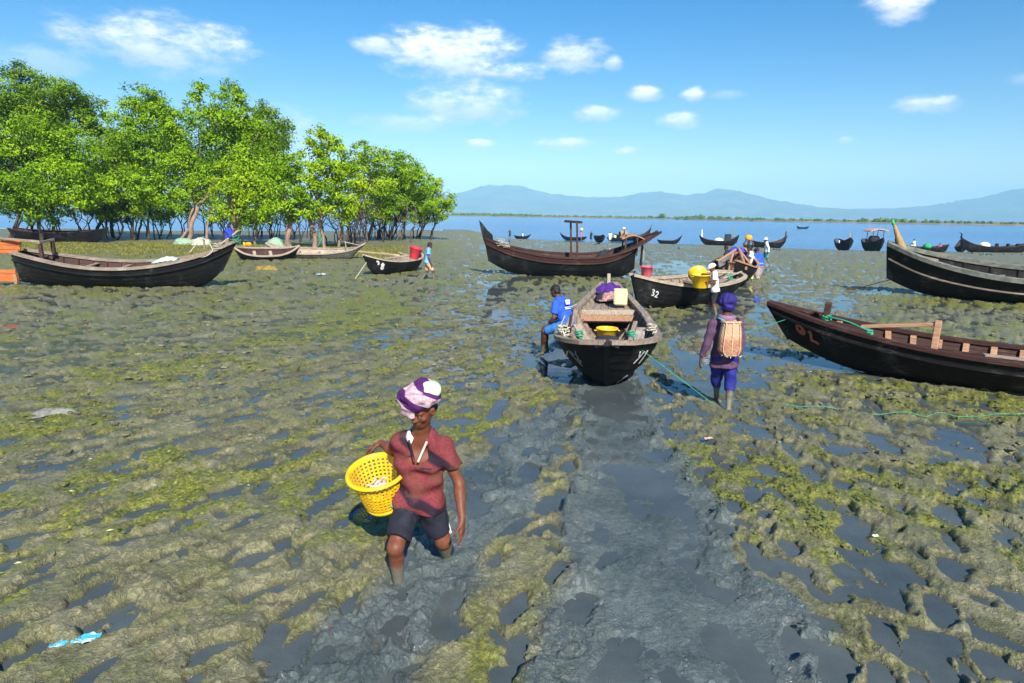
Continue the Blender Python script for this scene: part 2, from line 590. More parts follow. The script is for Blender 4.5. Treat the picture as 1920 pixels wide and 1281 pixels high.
def ground(x, y):
    """height and surface masks of the mud flat"""
    x = np.asarray(x, dtype=np.float64); y = np.asarray(y, dtype=np.float64)
    r = np.hypot(x, y)
    dshore = np.interp(x, SHORE_X, SHORE_Y) + 1.6 * perlin(x * 0.11 + 5, y * 0 + 3.3) + 0.5 * perlin(x * .5, y * .2) - y
    # grain of the flat follows the walking lines towards the boats
    ang = np.arctan2(19.0 - y, 3.5 - x)
    rad = np.hypot(19.0 - y, 3.5 - x)
    warp = 0.35 * fbm(x * 0.7, y * 0.7, 3, ox=41)
    big = fbm(x * 0.16, y * 0.16, 3, ox=3.0)
    mid = fbm(x * 0.55, y * 0.55, 3, ox=9.0)
    drag = polyd(x + 0.22 * perlin(x * 1.1, y * 1.1), y, DRAG)
    trail = polyd(x + 0.25 * perlin(x * 1.3 + 8, y * 1.3), y, TRAIL)
    chan = np.full(x.shape, 1e3)
    for c in CHAN:
        chan = np.minimum(chan, polyd(x + 0.5 * perlin(x * 0.6 + 3, y * 0.6), y + 0.4 * perlin(x * .7, y * .7 + 11), c))
    m_drag = 1 - sstep(0.65, 1.25, drag)
    m_trail = 1 - sstep(0.5, 1.5, trail)
    m_chan = 1 - sstep(0.5, 1.6, chan)
    land = sstep(-14, -9, -np.abs(x + 26) + 22) * sstep(40, 47, y + 0.25 * (x + 20) * (x > -20)) # under the mangroves
    land = np.where(x < -8, sstep(38, 46, y - 0.0 * x), 0) * (1 - sstep(-9.5, -5.5, x + (y - 45) * 0.05))
    h = 0.0275 + 0.018 * big + 0.018 * mid + land * 0.10 + 0.016 * sstep(9, 16, y) * (1 - sstep(-4, 0, x)) + 0.014 * sstep(1.8, 3.5, x - 0.25 * (y - 5))
    near = 1 - sstep(30, 60, r)
    # clods and smears
    su, sv = rad * 0.9, ang * np.maximum(rad, 3) * 0.0 + ang * 12.0
    streak = fbm(su * 1.1 + warp, sv * 2.2 + warp * 2, 4, 0.55, ox=21)
    clod = fbm(x * 3.1 + warp, y * 3.1, 4, 0.55, ox=51)
    rid = ridged(x * 2.3 + warp * 1.5, y * 2.3 + warp, 3, ox=5)
    fine = fbm(x * 11, y * 11, 4, 0.55, ox=71)
    amp = (1 - 0.55 * m_drag) * (1 - 0.7 * m_chan)
    lump = 0.55 + 0.45 * sstep(-0.3, 0.35, fbm(x * 0.4, y * 0.4, 2, ox=63))
    h = h + amp * lump * (0.034 * streak + 0.016 * clod + 0.004 * (rid - 0.4)) + 0.0042 * fine * (0.35 + 0.65 * amp)
    # sharp little lumps and torn edges
    rough = sstep(-0.25, 0.35, fbm(x * 0.8, y * 0.8, 3, ox=97))
    crisp = ridged(x * 8.5 + 0.5 * warp + 0.15 * fine, y * 8.5 + 0.15 * clod, 3, ox=61)
    h = h + (0.0125 * rough + 0.002) * amp * (crisp - 0.5) * (1 - 0.4 * m_chan) * (1 - 0.65 * np.maximum(m_trail, m_drag))
    smear = ridged(su * 2.6 + 1.5 * warp, sv * 9.0 + 2.0 * warp + 0.1 * fine, 3, ox=67)
    h = h + 0.013 * (0.35 + 0.65 * rough) * amp * (smear - 0.5) * (1 - 0.7 * np.maximum(m_trail, m_drag)) * (1 - 0.5 * m_chan)
    h = h + 0.010 * rough * amp * np.maximum(fbm(x * 5.5, y * 5.5, 3, 0.6, ox=13) - 0.12, 0) ** 0.8
    tear = ridged(x * 5.2 + warp * 2 + 0.3 * fine, y * 5.2 - warp, 3, ox=15)
    h = h + 0.012 * amp * np.maximum(tear - 0.2, 0) * near * sstep(0.1, 0.5, fbm(x * 0.9, y * 0.9, 3, ox=88))
    # footprints
    d1, p1 = pits(x + 0.018 * fine + 0.06 * clod, y + 0.04 * clod + 0.012 * fine, 0.42, 0.235, 0.098, 5, 0.95)
    d2, p2 = pits(x + 0.03 * clod, y + 0.012 * fine, 0.31, 0.15, 0.070, 91, 0.65, spread=1.1)
    d3, p3 = pits(x + 0.02 * fine + 0.05 * warp, y + 0.07 * clod + 0.01 * fine, 0.70, 0.27, 0.15, 23, 0.52, spread=0.8)
    rightside = sstep(1.2, 2.6, x - 0.25 * (y - 5)) * (1 - sstep(20, 30, y))
    fp = 0
    for d, p, k in ((d1, p1, 1.0), (d2, p2, 0.6), (d3, p3, 0.25 + 0.62 * rightside)):
        hole = (1 - sstep(0.42, 1.06, d)) * p
        rim = np.exp(-((d - 1.18) / 0.16) ** 2)
        fp = fp + k * (-0.088 * hole + 0.012 * rim * p)
    near2 = 1 - 0.6 * sstep(14, 40, r)
    h = h + fp * (1 - 0.80 * m_drag) * (1 - 0.55 * m_chan) * near2 * (1 - 0.8 * land)
    # drag track of the boat: a smooth shallow trough with a pushed-up left edge; channels of standing water
    isl = sstep(-0.15, 0.35, fbm(x * 1.3, y * 0.9, 4, 0.6, ox=19))
    h = h - 0.026 * m_drag - 0.052 * m_chan * (1 - 0.95 * isl)
    slab = np.exp(-((x - (1.02 - 0.035 * (y - 4.5))) / 0.15) ** 4) * sstep(3.4, 4.0, y) * (1 - sstep(6.4, 7.6, y))
    h = h * (1 - 0.75 * slab) + slab * (0.014 + 0.004 * fine)
    edge = np.exp(-((drag - 1.35) / 0.28) ** 2)
    h = h + edge * (0.020 + 0.040 * clod + 0.008 * rid) * (1 - sstep(9, 14, y))
    # heavy churned lumps along the walked trail
    h = h + m_trail * (0.048 * np.maximum(clod, -0.25) + 0.008 * rid - 0.012)
    # shore: a low crest, then down under the river
    h = h * sstep(-0.5, 5.0, dshore) + 0.05 * np.exp(-((dshore - 1.0) / 2.2) ** 2)
    h = np.where(dshore < 0.0, 0.05 * np.exp(-((dshore - 1.0) / 2.2) ** 2) - 0.5 * sstep(0, 7, -dshore), h)
    rel = h
    h = np.where(dshore < 0, h + RIVER - 0.9 * sstep(0, 7, -dshore), h - drop(x, y))
    alg = 0.5 + 0.42 * fbm(x * 0.42, y * 0.42, 3, 0.6, ox=81) + 0.30 * fbm(su * 0.6, sv * 1.4, 3, 0.6, ox=33)
    for a in ALGAE:
        alg = alg + 0.55 * (1 - sstep(0.5, 1.5, polyd(x + .5 * mid, y + .6 * clod, a)))
    alg = alg + 0.34 * fbm(su * 2.2, sv * 5.0, 3, 0.6, ox=35) + 0.15 * clod
    alg = alg * (1 - m_drag) * (1 - 0.75 * m_trail) * (1 - 0.5 * m_chan) * (1 - sstep(42, 58, y) * (x > -4))
    slick = np.clip(np.maximum(np.maximum(m_drag, slab), 0.9 * m_trail) + 0.5 * edge + 0.35 * (1 - sstep(0.5, 1.4, drag * 0.5)), 0, 1)
    far_slick = sstep(0.15, 0.55, fbm(x * 0.25 + 2, y * 0.33, 4, 0.6, ox=7)) * 0.22 * sstep(7, 16, r)
    slick = np.maximum(slick, far_slick * (1 - 0.6 * land))
    return h, np.clip(alg, 0, 1.3), slick, land, dshore, rel


# mud flat: one polar sheet round the camera, finest where it is nearest
half = math.radians(54)
th_f = np.linspace(-half, half, 1010)
th_b = np.linspace(half, 2 * PI - half, 34)[1:-1]
TH = np.concatenate([th_f, th_b])
R_ = np.concatenate([np.linspace(0.3, 2.15, 9), 1.0 / np.linspace(1 / 2.25, 1 / 135.0, 500), [145, 170, 300, 900, 3000, 9000]])
RR, TT = np.meshgrid(R_, TH, indexing='ij')
GX = RR * np.sin(TT); GY = RR * np.cos(TT)
GH, GA, GSL, GL, GD, GREL = ground(GX, GY)
GH = np.where(RR > 140, np.where((GD > 8) & (GX < 0), 0.1, RIVER - 0.9), GH)
nr, nt = RR.shape
ii, jj = np.meshgrid(np.arange(nr - 1), np.arange(nt), indexing='ij')
j2 = (jj + 1) % nt
F = np.stack([ii * nt + jj, ii * nt + j2, (ii + 1) * nt + j2, (ii + 1) * nt + jj], -1).reshape(-1, 4)[:, ::-1]
cidx = nr * nt
Vg = np.concatenate([np.stack([GX, GY, GH], -1).reshape(-1, 3), [[0, 0, 0.03]]])
Fc = np.stack([np.full(nt, cidx), np.arange(nt), (np.arange(nt) + 1) % nt], 1)[:, ::-1]
me = mesh_np('mud_flat', Vg, [F, Fc])
for nm, a in (('algae', GA), ('slick', GSL), ('land', GL), ('height', GREL)):
    set_attr(me, nm, np.concatenate([a.ravel(), [0]]))

m, t, b, out = new_mat('wet_mud')
geo = t.add('ShaderNodeNewGeometry')
pos = geo.outputs['Position']
aA, aS, aL, aH = [t.attr(k).outputs['Fac'] for k in ('algae', 'slick', 'land', 'height')]
nA = t.noise(pos, 1.3, 6, 0.65)
nB = t.noise(pos, 6.5, 6, 0.68)
nC = t.noise(pos, 24.0, 5, 0.7)
nD = t.noise(pos, 90.0, 3, 0.7)
mudc = t.mix(t.ramp(nA, 0.32, 0.68), (0.128, 0.122, 0.066), (0.280, 0.262, 0.152))
mudc = t.mix(t.math('MULTIPLY', t.ramp(nB, 0.36, 0.66), 0.45), mudc, (0.105, 0.112, 0.068))
mudc = t.mix(t.math('MULTIPLY', t.ramp(nC, 0.50, 0.70), 0.6), mudc, (0.40, 0.36, 0.22))
# green film and yellow-green weed on the higher mud
mudc = t.mix(t.math('MULTIPLY', t.ramp(t.noise(pos, 3.1, 6, 0.7), 0.42, 0.66), 0.6), mudc, (0.155, 0.168, 0.045))
gk = t.math('ADD', aA, t.math('MULTIPLY', t.math('SUBTRACT', nB, 0.5), 0.9))
gk = t.math('MULTIPLY', t.ramp(gk, 0.42, 0.86), t.ramp(aH, -0.012, 0.022))
weed = t.mix(t.ramp(nC, 0.30, 0.66), (0.075, 0.095, 0.014), (0.265, 0.270, 0.035))
mudc = t.mix(t.math('MULTIPLY', gk, 0.86), mudc, weed)
mudc = t.mix(t.math('MULTIPLY', t.ramp(t.noise(pos, 42.0, 4, 0.75), 0.56, 0.68), 0.65), mudc, (0.045, 0.043, 0.028))
# dark, freshly churned slick mud
sk = t.ramp(t.math('ADD', aS, t.math('MULTIPLY', t.math('SUBTRACT', nB, 0.5), 0.7)), 0.25, 0.75)
mudc = t.mix(t.math('MULTIPLY', sk, 0.92), mudc, t.mix(t.ramp(nA, 0.3, 0.7), (0.060, 0.085, 0.094), (0.135, 0.168, 0.174)))
# soaked rim just above the puddles
wetk = t.math('SUBTRACT', 1.0, t.ramp(aH, 0.002, 0.030))
mudc = t.mix(t.math('MULTIPLY', t.math('MULTIPLY', wetk, t.math('SUBTRACT', 1.0, sk)), 0.55), mudc, (0.070, 0.072, 0.042))
lit = t.mix(t.ramp(nB, 0.35, 0.65), (0.085, 0.075, 0.045), (0.24, 0.23, 0.10))
mudc = t.mix(t.math('MULTIPLY', aL, 0.7), mudc, lit)
t.l.new(mudc, b.inputs['Base Color'])
ro = t.math('SUBTRACT', t.math('ADD', 0.27, t.math('MULTIPLY', nC, 0.42)), t.math('MULTIPLY', t.math('MAXIMUM', sk, wetk), 0.34))
t.l.new(t.math('MAXIMUM', ro, 0.11), b.inputs['Roughness'])
b.inputs['Specular IOR Level'].default_value = 0.5
hh_ = t.math('ADD', t.math('MULTIPLY', nC, 1.0), t.math('MULTIPLY', nD, 0.35))
hh_ = t.math('ADD', hh_, t.math('MULTIPLY', nB, 1.2))
cr1 = t.math('ABSOLUTE', t.math('SUBTRACT', t.noise(pos, 15.0, 5, 0.65, 0.6), 0.5))
hh_ = t.math('SUBTRACT', hh_, t.math('MULTIPLY', t.ramp(cr1, 0.07, 0.0), 0.4))
bump(t, b, hh_, 0.85, 0.026)
tag(obj('mud_flat', me, m), 'wet olive grey tidal mud trodden full of footprints', None, None, 'structure')



# crumbs and clods of mud kicked up all over the flat, and mats of stringy weed
rgc = np.random.default_rng(99)


def scatter(n, rmax, half_a):
    """points spread so that they fall off with distance"""
    r = 1.0 / rgc.uniform(1 / rmax, 1 / 2.2, n)
    a = rgc.uniform(-half_a, half_a, n)
    return r * np.sin(a), r * np.cos(a), r


ph = (1 + 5 ** .5) / 2
ICO = np.array([(-1, ph, 0), (1, ph, 0), (-1, -ph, 0), (1, -ph, 0), (0, -1, ph), (0, 1, ph), (0, -1, -ph), (0, 1, -ph), (ph, 0, -1), (ph, 0, 1), (-ph, 0, -1), (-ph, 0, 1)]) / 1.902
ICF = np.array([(0, 11, 5), (0, 5, 1), (0, 1, 7), (0, 7, 10), (0, 10, 11), (1, 5, 9), (5, 11, 4), (11, 10, 2), (10, 7, 6), (7, 1, 8), (3, 9, 4), (3, 4, 2), (3, 2, 6), (3, 6, 8), (3, 8, 9), (4, 9, 5), (2, 4, 11), (6, 2, 10), (8, 6, 7), (9, 8, 1)])
cx, cy, cr = scatter(90000, 48, math.radians(48))
gh, ga, gs, gl_, gd, grel = ground(cx, cy)
dens = 0.25 + 0.9 * sstep(-0.1, 0.5, fbm(cx * 1.3, cy * 1.3, 3, ox=28)) + 0.3 * gs
dens = dens * (0.10 + 0.90 * sstep(6.0, 13.0, cr))
keepm = (grel > -0.012) & (rgc.uniform(0, 1, len(cx)) < dens) & (polyd(cx, cy, DRAG) > 0.9)
cx, cy, cr, gh, ga, gs, grel = [q[keepm] for q in (cx, cy, cr, gh, ga, gs, grel)]
cx, cy, cr, gh, ga, gs, grel = [q[:18500] for q in (cx, cy, cr, gh, ga, gs, grel)]
n = len(cx)
size = (0.006 + 0.028 * rgc.uniform(0, 1, n) ** 3.0) * (0.45 + 0.55 * sstep(5, 11, cr)) + 0.0009 * cr
V = ICO[None] * (1 + rgc.normal(0, 0.30, (n, 12, 1))) * size[:, None, None] * np.stack([rgc.uniform(.8, 2.1, n), rgc.uniform(.6, 1.2, n), rgc.uniform(.35, .8, n)], 1)[:, None]
a = np.arctan2(19.0 - cy, 3.5 - cx) + rgc.normal(0, .6, n)
ca, sa = np.cos(a)[:, None], np.sin(a)[:, None]
V = np.stack([V[..., 0] * ca - V[..., 1] * sa + cx[:, None], V[..., 0] * sa + V[..., 1] * ca + cy[:, None], V[..., 2] + (gh + size * 0.12)[:, None]], -1)
F = (ICF[None] + (np.arange(n) * 12)[:, None, None]).reshape(-1, 3)
mec = mesh_np('mud_clods', V.reshape(-1, 3), F, False)
for nm, a_ in (('algae', ga * 0.6), ('slick', gs), ('land', 0 * ga), ('height', grel + size * .5)):
    set_attr(mec, nm, np.repeat(a_, 12))
tag(obj('mud_clods', mec, m), 'small clods of wet mud kicked up all over the flat', None, None, 'stuff')

wx, wy, wr_ = scatter(150000, 26, math.radians(46))
gh, ga, gs, gl_, gd, grel = ground(wx, wy)
keepm = (grel > 0.0) & (wr_ > 5.5) & (ga + rgc.normal(0, .10, len(wx)) > 0.74)
wx, wy, wr_, gh = [q[keepm][:30000] for q in (wx, wy, wr_, gh)]
n = len(wx)
a = np.arctan2(19.0 - wy, 3.5 - wx) + rgc.normal(0, .5, n)
d = np.stack([np.cos(a), np.sin(a), rgc.normal(0, .10, n)], 1); sd = np.stack([-np.sin(a), np.cos(a), rgc.normal(0, .35, n)], 1)
L = (rgc.uniform(.010, .030, n) * (1 + wr_ * .04))[:, None]; W = (rgc.uniform(.0025, .007, n) * (1 + wr_ * .06))[:, None]
c = np.stack([wx, wy, gh + 0.004 + rgc.uniform(0, .006, n)], 1)
V = np.stack([c - d * L, c - sd * W, c + d * L, c + sd * W + np.array([0, 0, .004])], 1).reshape(-1, 3)
mew = mesh_np('weed_mat', V, np.arange(len(V)).reshape(-1, 4), False)
mw, t, b, out = new_mat('stringy_weed')
pos = t.add('ShaderNodeNewGeometry').outputs['Position']
t.l.new(t.mix(t.ramp(t.noise(pos, 17, 4, .7), .3, .7), (.05, .08, .008), (.21, .24, .022)), b.inputs['Base Color'])
b.inputs['Roughness'].default_value = .4
tag(obj('weed_mat', mew, mw), 'stringy yellow green weed matted on the mud', None, None, 'stuff')


# standing water in the footprints and channels (one level sheet cut by the mud)
def sheet(name, mat_, inner):
    xs = np.linspace(-260, 260, 141)
    sh = np.interp(xs, SHORE_X, SHORE_Y) + 0.9
    if inner:
        fr = np.concatenate([[-0.35, 0.0], np.linspace(0.3, 1.0, 16)])
        X, FR = np.meshgrid(xs, fr, indexing='ij')
        Y = FR * sh[:, None]
        V = np.stack([X, Y, -drop(X, Y)], -1)
        a, c = X.shape
        F = np.array([(i * c + j, (i + 1) * c + j, (i + 1) * c + j + 1, i * c + j + 1) for i in range(a - 1) for j in range(c - 1)])
        return obj(name, mesh_np(name, V, F, False), mat_)
    V = np.concatenate([np.stack([xs, sh - 4.0, np.full_like(xs, RIVER)], 1), np.stack([xs * 32, np.full_like(xs, 8000), np.full_like(xs, RIVER)], 1)])
    k = len(xs)
    F = np.array([(i, i + 1, k + i + 1, k + i) for i in range(k - 1)])
    return obj(name, mesh_np(name, V, F, False), mat_)


m, t, b, out = new_mat('murky_puddle_water')
pos = t.add('ShaderNodeNewGeometry').outputs['Position']
nA = t.noise(pos, 0.8, 4, 0.6)
nB = t.noise(pos, 5.0, 4, 0.6)
silt = t.mix(t.ramp(nA, 0.35, 0.65), (0.088, 0.112, 0.120), (0.130, 0.158, 0.160))
dif = t.add('ShaderNodeBsdfDiffuse'); t.l.new(silt, dif.inputs['Color'])
tr = t.add('ShaderNodeBsdfTransparent'); tr.inputs['Color'].default_value = (0.62, 0.60, 0.47, 1)
mx = t.add('ShaderNodeMixShader'); t.l.new(t.math('MULTIPLY_ADD', nB, 0.3, 0.45), mx.inputs[0])
t.l.new(tr.outputs[0], mx.inputs[1]); t.l.new(dif.outputs[0], mx.inputs[2])
gl = t.add('ShaderNodeBsdfGlossy'); gl.inputs['Roughness'].default_value = 0.03
fr = t.add('ShaderNodeFresnel'); fr.inputs['IOR'].default_value = 1.36
bp = t.add('ShaderNodeBump'); bp.inputs['Strength'].default_value = 0.12; bp.inputs['Distance'].default_value = 0.01
t.l.new(t.noise(pos, 7.0, 2, 0.5), bp.inputs['Height'])
t.l.new(bp.outputs[0], gl.inputs['Normal'])
mx2 = t.add('ShaderNodeMixShader'); t.l.new(fr.outputs[0], mx2.inputs[0])
t.l.new(mx.outputs[0], mx2.inputs[1]); t.l.new(gl.outputs[0], mx2.inputs[2])
t.n.remove(b)
t.l.new(mx2.outputs[0], out.inputs['Surface'])
tag(sheet('puddle_water', m, True), 'shallow murky water standing in the mud', None, None, 'structure')

m, t, b, out = new_mat('river_water')
pos = t.add('ShaderNodeNewGeometry').outputs['Position']
nA = t.noise(t.mapping(pos, (0.004, 0.05, 1)), 1.0, 5, 0.6)
t.l.new(t.mix(t.ramp(nA, 0.35, 0.65), (0.030, 0.115, 0.29), (0.055, 0.165, 0.37)), b.inputs['Base Color'])
b.inputs['Roughness'].default_value = 0.16
b.inputs['IOR'].default_value = 1.33
wv = t.math('ADD', t.noise(t.mapping(pos, (0.35, 1.1, 1)), 1.0, 4, 0.6), t.math('MULTIPLY', t.noise(t.mapping(pos, (0.02, 0.12, 1)), 1.0, 3, 0.6), 2.0))
bump(t, b, wv, 0.9, 0.35)
tag(sheet('river', m, False), 'broad blue river beyond the mud flat', None, None, 'structure')

# ------------------------------------------------------------------ mountains across the river, and the far bank
RIDGE = [(-260, 380), (-60, 372), (120, 376), (300, 371), (480, 376), (640, 370), (760, 374), (850, 366), (880, 360), (900, 352), (950, 349), (985, 354), (1010, 362), (1050, 368), (1085, 371), (1120, 370),
         (1150, 371), (1185, 364), (1215, 361), (1245, 366), (1275, 368), (1300, 362), (1330, 357), (1350, 359), (1365, 364), (1400, 372), (1440, 380), (1490, 387), (1540, 391),
         (1600, 391), (1660, 390), (1720, 387), (1770, 381), (1810, 374), (1850, 365), (1880, 358), (1920, 354), (2000, 350), (2100, 360), (2250, 372)]
MD = 6000.0
rx = np.array([(p[0] - 960) / 1280.0 * 1.018 for p in RIDGE]) * MD
rz = np.array([(400.5 + (p[0] - 960) * 0.013 - p[1]) / 1280.0 * 1.02 for p in RIDGE]) * MD
nx_, ny_ = 420, 46
mxs = np.linspace(rx[0], rx[-1], nx_)
mys = np.linspace(-1, 1, ny_)
MXX, MYY = np.meshgrid(mxs, mys, indexing='ij')
crest = np.interp(MXX, rx, rz)
prof = np.where(MYY < 0, 1 - np.abs(MYY) ** 1.25, 1 - np.abs(MYY) ** 1.6)
er = fbm(MXX / 420, MYY * 2.1, 5, 0.55, ox=4)
rgd = ridged(MXX / 300 + 0.4 * er, MYY * 1.2, 4, ox=9)
MZ = crest * prof * (1 + 0.30 * (rgd - 0.6) * np.abs(MYY) ** 0.5) + 7 * er * (1 - prof) + 3.0 * fbm(MXX / 60, MYY * 4, 3, ox=2) * prof
MY_ = MD + MYY * 1300 + 60 * er * np.abs(MYY)
F = np.array([(i * ny_ + j, (i + 1) * ny_ + j, (i + 1) * ny_ + j + 1, i * ny_ + j + 1) for i in range(nx_ - 1) for j in range(ny_ - 1)])
m, t, b, out = new_mat('forested_hills')
pos = t.add('ShaderNodeNewGeometry').outputs['Position']
t.l.new(t.mix(t.ramp(t.noise(pos, 0.006, 6, 0.65), 0.35, 0.65), (0.045, 0.065, 0.03), (0.12, 0.12, 0.07)), b.inputs['Base Color'])
b.inputs['Roughness'].default_value = 0.95
tag(obj('hills', mesh_np('hills', np.stack([MXX, MY_, MZ - 4.5], -1), F), m), 'long range of hazy blue hills beyond the river', None, None, 'structure')

# far bank: low mud shore with a belt of mangrove
BANK_X = [-800, -63, 153, 233, 358, 505, 950]
BANK_Y = [980, 860, 735, 581, 493, 459, 444]
bx = np.linspace(-800, 950, 400)
by = np.interp(bx, BANK_X, BANK_Y)
prof_b = [(-1.9, 0), (-0.4, 3.5), (-0.1, 30), (0.1, 500)]
V = np.stack([np.stack([bx + 0 * z, by + dy, np.full_like(bx, z)], 1) for z, dy in prof_b], 1)
F = np.array([(i * 4 + j, (i + 1) * 4 + j, (i + 1) * 4 + j + 1, i * 4 + j + 1) for i in range(399) for j in range(3)])
tag(obj('far_bank', mesh_np('far_bank', V, F), simple('far_bank_mud', (0.17, 0.135, 0.10), 0.9, 0.3, 0.05, 0.2)), 'low brown mud bank across the river', None, None, 'structure')

# ------------------------------------------------------------------ mangrove trees
def leaf_mat(name, c0, c1, c2):
    m, t, b, out = new_mat(name)
    a = t.attr('tint').outputs['Fac']
    c = t.mix(t.ramp(a, 0.0, 0.5, False), c0, c1)
    c = t.mix(t.ramp(a, 0.5, 1.0, False), c, c2)
    t.l.new(c, b.inputs['Base Color'])
    b.inputs['Roughness'].default_value = 0.5
    b.inputs['Specular IOR Level'].default_value = 0.15
    tl = t.add('ShaderNodeBsdfTranslucent')
    t.l.new(t.mix(0.5, c, (0.22, 0.34, 0.01)), tl.inputs['Color'])
    mx = t.add('ShaderNodeMixShader'); mx.inputs[0].default_value = 0.24
    t.l.new(b.outputs[0], mx.inputs[1]); t.l.new(tl.outputs[0], mx.inputs[2])
    t.l.new(mx.outputs[0], out.inputs['Surface'])
    return m


M_LEAF = leaf_mat('mangrove_leaves', (0.055, 0.135, 0.004), (0.185, 0.345, 0.006), (0.32, 0.48, 0.010))
M_LEAF_D = leaf_mat('dull_mangrove_leaves', (0.040, 0.10, 0.006), (0.13, 0.25, 0.010), (0.28, 0.40, 0.02))
M_LEAF_Y = leaf_mat('bright_mangrove_leaves', (0.075, 0.165, 0.004), (0.25, 0.41, 0.006), (0.40, 0.53, 0.012))


def leaf_cloud(lobes, leaf, per_m2, rg, droop=0.0):
    """leaf-sized bent quads gathered in sprays round each lobe of the crown"""
    Vs, Ts = [], []
    for (x, y, z, r) in lobes:
        c = np.array([x, y, z])
        nspray = max(9, int(17 * r))
        n = int(per_m2 * r * r)
        d = rg.normal(size=(nspray, 3)); d /= np.linalg.norm(d, axis=1)[:, None]
        rad = r * rg.uniform(0.62, 1.16, nspray)
        sc = c + d * rad[:, None] * np.array([1, 1, 0.86])
        st = rg.normal(0.5, 0.24, nspray)
        ss = r * rg.uniform(0.13, 0.27, nspray)
        k = rg.integers(0, nspray, n)
        off = rg.normal(size=(n, 3)) * ss[k][:, None] * np.array([1, 1, 0.62])
        p = sc[k] + off
        p[:, 2] -= droop * np.abs(rg.normal(size=n)) * 0.5
        out = p - c
        nrm = out / (np.linalg.norm(out, axis=1)[:, None] + 1e-6) * 0.7 + rg.normal(size=(n, 3)) * 0.55 + np.array([0, 0, 0.55])
        nrm /= np.linalg.norm(nrm, axis=1)[:, None]
        a = np.cross(nrm, rg.normal(size=(n, 3))); a /= np.linalg.norm(a, axis=1)[:, None]
        a[:, 2] -= droop; a /= np.linalg.norm(a, axis=1)[:, None]
        b_ = np.cross(nrm, a)
        s = leaf * rg.uniform(0.65, 1.35, n)[:, None]
        q = np.stack([p - a * s, p - b_ * s * 0.46 + nrm * s * 0.12, p + a * s, p + b_ * s * 0.46 + nrm * s * 0.12], 1)
        Vs.append(q.reshape(-1, 3))
        Ts.append(np.repeat(np.clip(st[k] + rg.normal(0, 0.13, n), 0, 1), 4))
    V = np.concatenate(Vs); T = np.concatenate(Ts)
    V = V[(V[:, 2] > -50)]
    F = np.arange(len(V)).reshape(-1, 4)
    me = mesh_np('crown', V, F, False)
    set_attr(me, 'tint', T)
    return me


def limb(mb, p0, p1, r0, r1, rg, wob=0.12, n=7, m=0, sides=6):
    p0 = np.array(p0, float); p1 = np.array(p1, float)
    L = np.linalg.norm(p1 - p0)
    ts = np.linspace(0, 1, n)
    w1 = np.cumsum(rg.normal(size=(n, 3)) * wob * L / n ** 0.5 * 0.5, 0) * (np.sin(ts * PI)[:, None] * 0.9 + 0.1)
    w1[0] = 0
    P = p0 + (p1 - p0) * ts[:, None] + w1 * np.array([1, 1, 0.35])
    R = r0 + (r1 - r0) * ts ** 0.8
    R = R * (1 + rg.normal(0, 0.07, n))
    R[0] *= 1.35
    mb.tube(P, R, sides, m)
    return P


